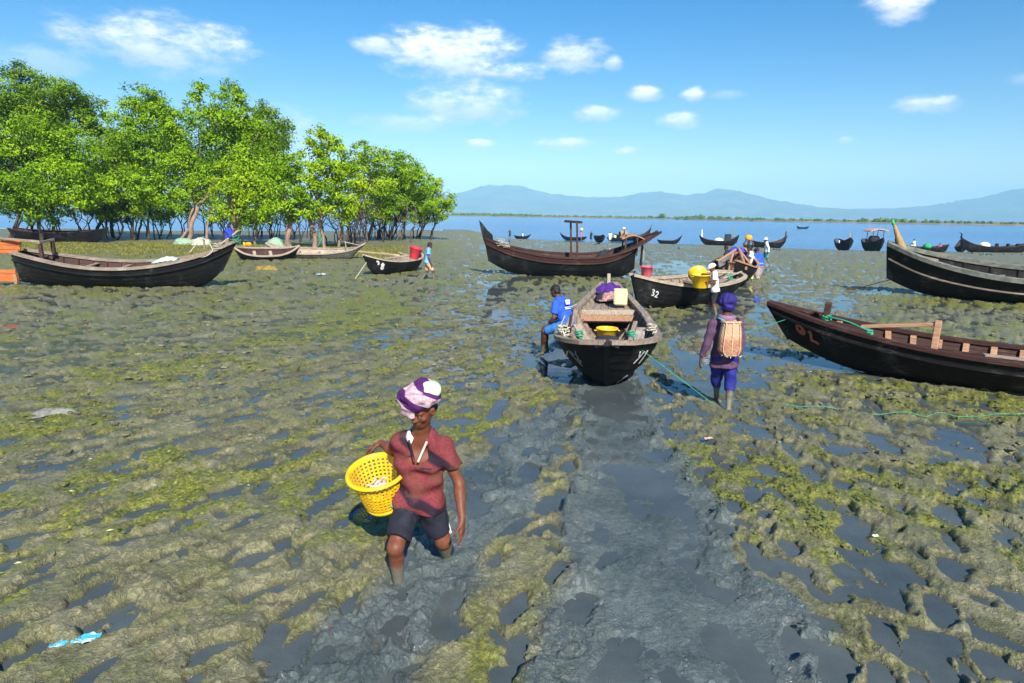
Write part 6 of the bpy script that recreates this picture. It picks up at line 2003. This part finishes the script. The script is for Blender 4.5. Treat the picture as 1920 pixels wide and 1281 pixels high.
r3, J3, P3, ax3 = build_person('man in a faded purple top walking away under a wicker back basket', (2.93, 9.2, 0), J, .96, .0105, SKIN_D,
    [('shirt', lambda J, P, ax: shirt_sdf(J, 1, .17, .96, .016, forearm=.92), M_LILAC, .004), ('trousers', lambda J, P, ax: shorts_sdf(J, 1.0, .96, .016, shin=.30), M_NAVYP, .005),
     ('turban', turban3, simple('indigo_turban_cloth', (.016, .010, .13), .8, .3, 12, .4), (.006, 42.0)), ('neck_scarf', scarf3, simple('lilac_scarf_cloth', (.22, .12, .21), .85, .2, 12, .4), .003)],
    hands={'L': ((-.12, .10, -1), (1, .2, 0), (.2, 1, 0), .35, .98), 'R': ((-.05, .05, -1), (-1, .2, 0), (0, 1, 0), .35, .98)}, finger=.0105)
# wicker back basket: ribs and bands woven in relief
wk = empty('wicker_basket', (2.905, 8.955, .835), 0, 'woven wicker back basket strapped on the man in the faded purple top', 'basket')
nu_, nv_ = 66, 46
P = np.zeros((nv_ + 1, nu_, 3))
for i in range(nv_ + 1):
    v = i / nv_
    z = .46 * v
    wx = .155 * (1 - .28 * v ** 2.2) * min(1, .72 + v * 2.4); wy = .105 * (1 - .15 * v)
    for j in range(nu_):
        a = j * 2 * PI / nu_
        rr = 1 + .045 * math.sin(a * 16) * math.sin(v * 2 * PI * 8)
        ca, sa = math.cos(a), math.sin(a)
        P[i, j] = (wx * rr * np.sign(ca) * abs(ca) ** .75, wy * rr * np.sign(sa) * abs(sa) ** .75, z)
V = P.reshape(-1, 3)
F = np.array([(i * nu_ + j, i * nu_ + (j + 1) % nu_, (i + 1) * nu_ + (j + 1) % nu_, (i + 1) * nu_ + j) for i in range(nv_) for j in range(nu_)])
V = np.concatenate([V, [[0, 0, 0]]]); Fb = np.array([(len(V) - 1, (j + 1) % nu_, j) for j in range(nu_)])
m, t, b, out = new_mat('woven_cane')
co = t.add('ShaderNodeTexCoord').outputs['Object']
sx = t.add('ShaderNodeSeparateXYZ'); t.l.new(co, sx.inputs[0])
n = t.noise(co, 40, 4, .7)
fade = t.ramp(sx.outputs[2], .16, .28)
c = t.mix(fade, (.27, .105, .045), (.46, .27, .16))
c = t.mix(t.math('MULTIPLY', t.ramp(n, .4, .7), .5), c, (.58, .40, .27))
t.l.new(c, b.inputs['Base Color']); b.inputs['Roughness'].default_value = .7
obj('woven_body', mesh_np('woven_body', V, [F, Fb], True), m, wk)
for v in (.0, .97):
    i = int(v * nv_); ring = np.concatenate([P[i], P[i][:2]]) * np.array([1.03, 1.03, 1])
    mb = MB(); mb.tube(ring, .011, 6, cap=False); mb.build('rim_band', m, wk, True)
for xx in (-.11, .0, .11):
    mb = MB(); mb.tube([(xx * min(1, .75 + v * 2) * (1 - .25 * v * v), -.108 * (1 - .15 * v) - .004 - (.0 if xx == 0 else -.012), .46 * v) for v in np.linspace(0, 1, 9)], .007, 5); mb.build('upright_cane', simple('pale_cane%d' % int(xx * 100), (.55, .40, .28), .7, .2, 30, .3), wk, True)
for sg in (-1, 1):
    mb = MB(); pts = [(.10 * sg, -.06, .40), (.11 * sg, .03, .46), (.13 * sg, .15, .47), (.14 * sg, .28, .40), (.15 * sg, .32, .28)]
    mb.tube(pts, .018, 6, sq=.35); mb.build('shoulder_strap', M_DARKCL if sg > 0 else simple('teal_strap', (.10, .42, .40), .7, .2), wk, True)
mb = MB(); rr_ = np.random.default_rng(8)
for k in range(16):
    p = np.array([rr_.uniform(-.14, .14), -.10 + rr_.uniform(-.01, .02), rr_.uniform(-.015, .02)]); mb.tube([p, p + rr_.normal(0, .018, 3) + np.array([0, 0, -.012])], [.006, .003], 5)
o = mb.build('frayed_lining', M_WHITECL, wk, True); o['kind'] = 'stuff'

# ---------------- man in blue sitting on the gunwale of the middle boat
J = dict(head=(.765, 12.24, 1.29), neck=(.835, 12.20, 1.165), chest=(.905, 12.16, .97), shR=(1.005, 12.29, 1.075), shL=(.775, 12.06, 1.085), elR=(.97, 12.46, .85), wrR=(.80, 12.50, .74), elL=(.735, 11.99, .84), wrL=(.655, 12.10, .70),
         pelvis=(.985, 12.12, .735), hipR=(.90, 12.26, .70), hipL=(.945, 12.05, .70), kneeL=(.575, 12.12, .575), ankL=(.563, 12.36, .14), kneeR=(.60, 12.38, .56), ankR=(.655, 12.60, .14), toeL=(.46, 12.44, .05), toeR=(.56, 12.70, .05),
         fwd=unit((-.7, .7, 0)), hf=unit((-.75, .66, -.25)), hu=(0, 0, 1))
J = {k: np.array(v, float) for k, v in J.items()}
r2, J2, P2, ax2 = build_person('man in a bright blue t-shirt and shorts sitting on the gunwale of the middle boat', (.7, 12.3, 0), J, .94, .0105, SKIN_D,
    [('shirt', lambda J, P, ax: shirt_sdf(J, .72, .06, .94, .016), M_BLUE_T, .004), ('shorts', lambda J, P, ax: shorts_sdf(J, .93, .94, .016), M_BLUE_S, .004)],
    hands={'L': ((-.8, .1, -.35), (0, -.2, -1), (0, 1, 0), .4, .95), 'R': ((-.8, .1, -.2), (0, .2, -1), (0, -1, 0), .4, .95)}, finger=.0105)
# white print on the back of his shirt
bkn = unit(-J2['fwd'] + np.array([.0, -.1, .08])); lt = unit(np.cross(bkn, (0, 0, 1))); upv = np.cross(lt, bkn)
for zz, w_, h_ in [(.105, .085, .085), (.015, .12, .013), (-.012, .115, .013)]:
    c = lerp(J2['chest'], J2['neck'], .15) + bkn * .138 + upv * zz - np.array((.7, 12.3, 0))
    Gp = np.zeros((7, 7, 3))
    for i in range(7):
        for j in range(7):
            xx = (i / 6 - .5) * 2 * w_ / 1.6; yy = (j / 6 - .5) * h_
            Gp[i, j] = c + lt * xx + upv * yy - bkn * (1.6 * xx * xx + .8 * (zz + yy) ** 2 * .6) + bkn * .012
    mb = MB(); mb.grid(Gp); o = mb.build('white_print', M_WHITECL, r2, True); o.modifiers.new('solid', 'SOLIDIFY').thickness = .004

# ---------------- walkers and boatmen further off
def walker(label, org, face, H, shirt, shorts, h=.016, lean=.1, step=.2, sink=.12, arms='down', skin=None, hat=None, long=False, sleeve=.6, slen=.9, seated=None, hd=.1, group=None, lungi=False):
    J, k = pose(org, face, H, lean, step, sink, arms, hd, seated)
    cl = [('shirt', lambda J, P, ax: shirt_sdf(J, 1.0 if long else sleeve, .06, k, .022, forearm=.9 if long else 0), shirt, .003)]
    if shorts is not None:
        if lungi:
            def lg(J, P, ax):
                s = shorts_sdf(J, 1.0, k, .03, shin=.55, flare=1.8); s.cap(lerp(J['kneeR'], J['kneeL'], .2), lerp(J['kneeR'], J['kneeL'], .8), .12, None, .06); return s
            cl.append(('lungi', lg, shorts, .004))
        else:
            cl.append(('shorts', lambda J, P, ax: shorts_sdf(J, slen, k, .012), shorts, .004))
    if hat is not None:
        def ht(J, P, ax):
            s = SDF(); s.ell(P(0, -.008, .065), (.10, .115, .075), ax, .02); s.tor(P(0, 0, .04), ax, (.088, .10), .03, .012); return s
        cl.append(('headcloth', ht, hat, .002))
    return build_person(label, tuple(org), J, k, h, skin or SKIN_D, cl, hair=hat is None, face=h < .02, hands={}, group=group)


walker('man in pale blue walking right with a red basket on his back', (-3.38, 27.0, 0), R_D(-82), 1.58, M_SKYB, M_BEIGE, .017, .12, .26, .08, 'down', hd=.15)
o = lathe_obj('basket', [(0, 0), (.17, 0), (.18, .02), (.235, .40), (.26, .42), (.255, .45), (.225, .44), (.165, .03), (0, .03)], M_REDPL, None, 28)
o.location = (-3.92, 27.05, .86); o.rotation_euler = (.05, R_D(16), 0)
tag(o, 'red plastic basket carried on the back of the man in pale blue', 'basket')
walker('stooping man in a white shirt and white cap beside the yellow tubs of boat 32', (5.56, 18.72, 0), R_D(80), 1.46, M_WHITE_S, M_DARKCL, .016, .10, .08, .1, 'carry', SKIN, M_WHITECL, hd=.45, slen=1.0)
walker('man in a white shirt and yellow lungi leaning on the boat with the spar frame', (9.95, 28.6, 0), R_D(85), 1.60, M_WHITE_S, M_YELLOWL, .017, .15, .08, .15, 'forward', SKIN_D, lungi=True)
walker('man in a dark shirt half hidden behind the man in the yellow lungi', (9.55, 30.4, 0), R_D(60), 1.55, M_DARKCL, M_DARKCL, .02, .2, .1, .15, 'forward')
walker('man in a blue long sleeved shirt and striped lungi bending beside the spar framed boat', (10.5, 29.2, 0), R_D(20), 1.56, M_BLUE_T, M_CHECK, .017, .35, .12, .2, 'down', SKIN_D, M_DARKCL, long=True, lungi=True)
walker('man in a dark shirt carrying an orange sack on his head', (12.3, 36.0, 0), R_D(150), 1.56, M_DARKCL, M_DARKCL, .02, .05, .1, .15, 'up')
mb = MB(); mb.lathe([(0, 0), (.12, .02), (.18, .10), (.16, .22), (.08, .30), (0, .31)], 12, sx=1.1)
o = mb.build('sack', M_ORANGE, None, True); o.location = (12.22, 35.95, 1.42); o.rotation_euler = (.1, .15, 0)
tag(o, 'orange sack balanced on the head of a man near the water', 'sack')
walker('man in a white top and teal shorts walking with a bundle near the dark boat', (14.4, 39.0, 0), R_D(70), 1.58, M_WHITE_S, M_TEAL, .018, .15, .24, .1, 'down', SKIN_D, M_WHITECL, long=True)
FARP = [
    ((6.95, 70.6, .0), 60, 1.5, M_PINK, M_PINK, 'far figure in pink with a yellow bundle seen through the gallows frame', None, 'up'),
    ((7.45, 66.4, 0), -60, 1.6, M_DARKCL, M_NAVYP, 'far figure in dark blue standing left of the end on black boat', None, 'forward'),
    ((9.25, 66.0, 0), 160, 1.6, M_WHITE_S, M_WHITE_S, 'far figure in white standing right of the end on black boat', None, 'down'),
    ((11.3, 70.3, .35), 80, 1.55, M_NAVYP, M_DARKCL, 'far figure in dark blue standing in the low boat', None, 'down'),
    ((1.0, 72.6, 0), 90, 1.6, M_WHITE_S, M_DARKCL, 'far figure in white seated in the small dark boat', .42, 'forward'),
    ((-.35, 71.5, 0), 120, 1.6, M_DARKCL, M_DARKCL, 'far figure in dark clothes at the water edge beyond the bow horn', None, 'forward'),
    ((-5.1, 76.2, 0), 90, 1.6, M_DARKCL, M_DARKCL, 'rower seated in the small canoe off the grove', .4, 'forward'),
    ((31.0, 53.3, 0), 40, 1.6, M_WHITE_S, M_WHITE_S, 'man in white seated highest in the crowded boat', .95, 'forward'),
    ((32.0, 53.2, 0), 150, 1.5, M_WHITE_S, M_DARKCL, 'man in white bending over a green bundle in the crowded boat', .60, 'forward'),
    ((29.75, 53.4, 0), 90, 1.6, M_PINK, M_PINK, 'figure in red seated right behind the straw wrapped horn', .85, 'forward'),
    ((33.0, 53.4, 0), -60, 1.5, M_PINK, M_DARKCL, 'figure in pale red seated at the right end of the crowded boat', .55, 'forward'),
    ((10.35, 70.1, 0), 20, 1.5, M_YELLOWL, M_DARKCL, 'far figure in yellow crouched in the low boat', .45, 'forward')]
for org, fc, H, sh, so, lab, st, arms in FARP:
    org = (org[0] * 1.53, org[1] * 1.53, org[2] + RIVER + (.06 if st is None else .0))
    walker(lab, org, R_D(fc), H, sh, so, .032, .1, .12, .06, arms, SKIN_D, seated=st, group='people at the water edge')
mb = MB(); mb.lathe([(0, 0), (.25, .05), (.28, .3), (.1, .45), (0, .45)], 10); o = mb.build('bundle', M_YELLOWL, None, True); o.location = (10.63, 108.0, .12)
tag(o, 'yellow bundle on the head of the far figure in pink', 'bundle')
mb = MB(); mb.lathe([(0, 0), (.4, .05), (.45, .35), (.2, .6), (0, .62)], 12); o = mb.build('bundle', simple('green_bundle_cloth', (.02, .30, .12), .8, .3), None, True); o.location = (48.4, 80.6, -.75)
tag(o, 'green bundle lying in the crowded boat behind the straw wrapped horn', 'bundle')


# ------------------------------------------------------------------ loose things in and round the boats
def tub(label, loc, rt, rb, H, mat_, rot=(0, 0, 0), handles=True, cat='tub', name='tub', group=None):
    root = empty(name, loc, rot[2], label, cat, group, (rot[0], rot[1]))
    lathe_obj('tub_wall', [(0, 0), (rb, 0), (rb + .008, .012), (rt, H - .03), (rt + .022, H - .028), (rt + .026, H - .012), (rt + .018, H), (rt + .002, H), (rt - .010, H - .03), (rb - .006, .014), (0, .012)], mat_, root, 36)
    if handles:
        for sg in (-1, 1):
            mb = MB(); mb.tube([(sg * (rt + .015), -.055, H - .035), (sg * (rt + .045), -.03, H - .05), (sg * (rt + .045), .03, H - .05), (sg * (rt + .015), .055, H - .035)], .009, 6); mb.build('handle', mat_, root, True)
    return root


tub('yellow tub standing among the ribs of the middle boat', (1.60, 11.35, .50), .165, .13, .28, M_YELLOW)
tub('yellow tub on the gunwale of boat 32, lower of the two', (5.20, 18.88, .70), .245, .19, .37, M_YELLOW, (.04, -.03, .3))
tub('yellow tub tipped on its side above the other tub of boat 32', (5.26, 19.3, .88), .24, .185, .34, M_YELLOW, (R_D(-62), R_D(20), .1))
bk2 = tub('faded red bucket with a wire bail in the bow of boat 32', (3.80, 19.45, .93), .17, .125, .30, M_PINKPL, (0, 0, .2), False, 'bucket', 'bucket')
mb = MB(); mb.tube([(-.17, 0, .28), (-.12, 0, .44), (0, 0, .52), (.12, 0, .44), (.17, 0, .28)], .006, 5); mb.build('bail', M_DARKWOOD, bk2, True)
# cream jerrycan
jc = empty('jerrycan', (2.28, 14.35, .78), R_D(-8), 'cream jerrycan with its top cut off on the deck of the middle boat', 'jerrycan')
mb = MB(); mb.box((0, 0, .16), (.28, .23, .32), bev=.03); mb.build('can_body', M_CREAM, jc)
mb = MB(); mb.sweep([(-.13, -.10, .325), (.13, -.10, .325), (.13, .10, .325), (-.13, .10, .325), (-.13, -.10, .325)], [(.008, .008, 0)] * 5, [(0, 0, .006)] * 5); mb.build('cut_rim', M_CREAM, jc)
for zz in (.10, .22):
    mb = MB(); mb.box((0, 0, zz), (.284, .234, .012), bev=.004); mb.build('moulded_band', M_CREAM, jc)


def cloth_heap(name, label, loc, sx_, sy_, hz_, mat_, seed, cat='cloth', rz=0.0):
    nn = 22
    gx_, gy_ = np.meshgrid(np.linspace(-1, 1, nn), np.linspace(-1, 1, nn), indexing='ij')
    rr = np.sqrt(gx_ ** 2 + gy_ ** 2)
    z = hz_ * np.clip(1 - rr ** 2, 0, 1) ** .5 * (1 + .55 * fbm(gx_ * 1.9 + seed, gy_ * 1.9, 3)) + .10 * hz_ * np.abs(fbm(gx_ * 5 + seed, gy_ * 5, 2))
    k = 1 + .18 * fbm(gx_ * 1.3 + seed * 2, gy_ * 1.3, 2)
    Pm = np.stack([gx_ * sx_ * k, gy_ * sy_ * k, np.maximum(z, 0)], -1)
    mb = MB(); mb.grid(Pm); o = mb.build(name, mat_, None, True)
    o.modifiers.new('solid', 'SOLIDIFY').thickness = .012
    o.location = loc; o.rotation_euler = (0, 0, rz)
    return tag(o, label, cat)


cloth_heap('purple_cloth', 'purple cloth thrown over the stern deck of the middle boat', (2.22, 15.75, .90), .30, .28, .17, M_PURPLE, 3)
cloth_heap('net_heap', 'heap of pinkish brown net on the deck of the middle boat', (2.20, 15.05, .80), .30, .26, .15, simple('pinkish_net', (.36, .20, .18), .9, .5, 30, .9), 8, 'net')
cloth_heap('black_bag', 'black bag lying beside the pinkish net in the middle boat', (1.98, 15.1, .80), .14, .22, .12, M_DARKCL, 5, 'bag')
cloth_heap('blue_cloth', 'blue cloth hung over the top of the spar frame', (8.87, 27.28, 1.28), .30, .22, .16, M_BLUECL, 6)
cloth_heap('black_bundle', 'black bundle in the boat with the gallows frame', (3.9, 29.7, .85), .28, .22, .24, M_DARKCL, 9, 'bundle')
cloth_heap('rag', 'pale grey rag pressed into the mud at the left', (-5.93, 8.5, .03), .26, .12, .06, simple('grey_rag', (.17, .17, .145), .7, .3, 14, .4), 14, 'rag', .4)
cloth_heap('pink_sheet', 'pinkish sheet lying on the mud beyond the big boat at the right', (26.8, 38.5, .06), .55, .5, .12, simple('pinkish_sheet', (.52, .33, .24), .8, .2), 44, 'sheet')
cloth_heap('straw_mat', 'straw coloured mat over the gunwale of the big boat at the right', (19.4, 22.5, .98), .30, .26, .12, M_STRAW, 47, 'mat')
cloth_heap('drift_heap', 'heap of pale driftwood at the stern of the long black shore boat', (61.5, 81.0, -1.3), .9, .7, .5, M_GREYWOOD, 51, 'driftwood')
cloth_heap('weed_heap', 'brown weed heap on the mud below the bow of the far left boat', (-11.0, 30.5, .02), .5, .35, .2, simple('brown_weed', (.22, .15, .04), .9, .4), 55, 'weed')

def heap(name, label, loc, rx_, ry_, rz_, mat_, seed, cat='net'):
    mb = MB()
    u = np.linspace(0, PI, 15); v = np.arange(22) * 2 * PI / 22
    U, Vv = np.meshgrid(u, v, indexing='ij')
    X = np.sin(U) * np.cos(Vv); Y = np.sin(U) * np.sin(Vv); Z = -np.cos(U)
    k = 1 + .20 * fbm(X * 1.5 + seed, Y * 1.5 + Z * 1.7, 3) + .05 * fbm(X * 6 + seed, Z * 6 + Y * 5, 2)
    P = np.stack([X * k * rx_, Y * k * ry_, np.maximum(Z * k * rz_, -.35 * rz_) + .35 * rz_], -1)
    F = [(i * 22 + j, i * 22 + (j + 1) % 22, (i + 1) * 22 + (j + 1) % 22, (i + 1) * 22 + j) for i in range(14) for j in range(22)]
    mb.add(P.reshape(-1, 3), F)
    o = mb.build(name, mat_, None, True); o.location = loc
    return tag(o, label, cat)


heap('net_bundle', 'green and white net bundle at the left of the pair below the trees', (-23.75, 49.6, .05), .72, .55, .42, M_NETG, 21, 'net')
heap('net_bundle', 'mottled green net bundle at the right of the pair below the trees', (-22.4, 49.5, .05), .75, .55, .44, simple('mottled_net', (.40, .42, .33), .9, .5, 9, .8, dirt=(.16, .34, .2)), 33, 'net')
heap('net_bundle', 'round net bundle behind the long pale skiff', (-16.1, 46.6, .05), .62, .5, .55, M_NETG, 41, 'net')

# torn blue plastic bag
def crumple(name, label, loc, s, mat_, seed, cat):
    nn = 12
    g = np.linspace(-1, 1, nn); gx_, gy_ = np.meshgrid(g, g, indexing='ij')
    z = .28 * s * np.abs(fbm(gx_ * 1.6 + seed, gy_ * 1.6, 3)) * 1.4 + .02
    Pm = np.stack([gx_ * s * (1 + .35 * fbm(gx_ + seed, gy_ * 2, 2)), gy_ * s * .55 * (1 + .4 * fbm(gx_ * 2, gy_ + seed, 2)) + .25 * s * gx_, z], -1)
    mb = MB(); mb.grid(Pm); o = mb.build(name, mat_, None, False); o.location = loc
    o.modifiers.new('solid', 'SOLIDIFY').thickness = .004
    return tag(o, label, cat)


m, t, b, out = new_mat('blue_plastic_film')
co = t.add('ShaderNodeTexCoord').outputs['Object']
t.l.new(t.mix(t.ramp(t.noise(co, 9, 3, .6), .45, .58), (.05, .32, .55), (.50, .62, .64)), b.inputs['Base Color']); b.inputs['Roughness'].default_value = .25
crumple('plastic_bag', 'crumpled blue and white plastic bag at the bottom left', (-2.60, 3.80, .015), .065, m, 2, 'litter')
crumple('plastic_scrap', 'small torn blue plastic scrap beside the crumpled bag at the bottom left', (-2.74, 3.74, .015), .045, m, 7, 'litter')
crumple('plastic_scrap', 'tiny white plastic scrap in the dark mud near the centre right', (3.05, 5.3, .03), .022, M_WHITECL, 12, 'litter')
crumple('plastic_scrap', 'red scrap on the mud left of the middle', (-4.66, 20.3, .04), .06, M_REDPL, 17, 'litter')
crumple('red_thread', 'tangle of dark red thread near the bottom of the picture', (-1.10, 3.92, .03), .035, simple('dark_red_thread', (.14, .02, .03), .8, .3), 23, 'litter')
crumple('plastic_scrap', 'pale blue plastic scrap on the mud below the small black boat', (-7.87, 28.2, .04), .2, simple('pale_blue_film', (.26, .32, .42), .4, .2), 29, 'litter')
crumple('crab_shell', 'pinkish white crab shell on the mud right of the drag track', (2.34, 7.75, .04), .045, simple('crab_shell', (.55, .36, .30), .6, .3), 31, 'litter')

# bamboo pole
mb = MB()
pp = [(-10.6 + 3.9 * s, 44.6 - 4.2 * s + .1 * math.sin(s * 5), .12) for s in np.linspace(0, 1, 14)]
mb.tube(pp, [.075 + .012 * (i % 3 == 0) for i in range(14)], 7)
tag(mb.build('bamboo_pole', M_BAMBOO, None, True), 'long bamboo pole lying on the grass bank by the grove', 'pole')
mb = MB()
for k in range(14):
    a = k * .7
    mb.tube([(.02 * math.cos(a), .02 * math.sin(a), .9), (.10 * math.cos(a) + .05, .1 * math.sin(a), .45), (.16 * math.cos(a * 1.3), .1 * math.sin(a), .02)], .012, 4)
o = mb.build('hanging_net', M_ROPE_G, None, True); o.location = (-12.75, 45.4, .35)
tag(o, 'strip of bright green net hanging by the pinkish trunk', 'net')
mb = MB(); mb.tube([(0, 0, 0), (.25, .05, .5), (.62, .1, 1.15)], [.035, .03, .02], 6); o = mb.build('leaning_stick', M_GREYWOOD, None, True); o.location = (-13.0, 45.3, .1)
tag(o, 'forked stick leaning by the strip of bright green net', 'stick')

# ropes on the mud
rope('mooring_rope', [(1.76, 9.98, .80), (2.35, 9.55, .40), (2.86, 9.27, .04)], .0045, M_ROPE_G, 'green line running from the bow of the middle boat down to the mud')
rope('mooring_rope', [(5.35, 12.4, .92), (4.1, 11.9, .62), (3.15, 11.3, .44)], .0045, M_ROPE_G, 'green line stretched from the bow of the lettered boat to the walking man')
xs_ = np.linspace(3.82, 9.5, 30)
ys_ = 9.15 - .13 * (xs_ - 3.82) + .06 * np.sin(xs_ * 2.1)
zz_ = np.maximum(ground(xs_, ys_)[0], 0) + .03
rope('mooring_rope', np.stack([xs_, ys_, zz_], 1), .0045, M_ROPE_G, 'green line lying across the mud at the right', n=80)
rope('mooring_rope', [(14.0, 24.5, .62), (13.2, 24.9, .30), (12.55, 25.25, .03)], .014, M_DARKCL, 'dark anchor line from the bow of the big boat at the right')
mb = MB(); mb.tube([(-.12, 0, 0), (.0, .02, .05), (.13, 0, .02)], [.04, .06, .03], 6); o = mb.build('anchor_stone', M_DARKWOOD, None, True); o.location = (12.5, 25.25, .03)
tag(o, 'dark lump at the end of the anchor line in the mud', 'anchor')

# ------------------------------------------------------------------ air
mb = MB()
mb.box((0, 3500, 158.5), (26000, 8400, 325))
hz = mb.build('haze', None)
m = bpy.data.materials.new('haze_air'); m.use_nodes = True
t = NT(m.node_tree); t.n.clear()
out = t.add('ShaderNodeOutputMaterial')
pv = t.add('ShaderNodeVolumePrincipled')
pv.inputs['Color'].default_value = (0.34, 0.70, 1.0, 1)
pv.inputs['Density'].default_value = 0.00020
pv.inputs['Anisotropy'].default_value = -0.25
t.l.new(pv.outputs[0], out.inputs['Volume'])
hz.data.materials.append(m)
tag(hz, 'pale blue haze in the air over the river', None, None, 'stuff')
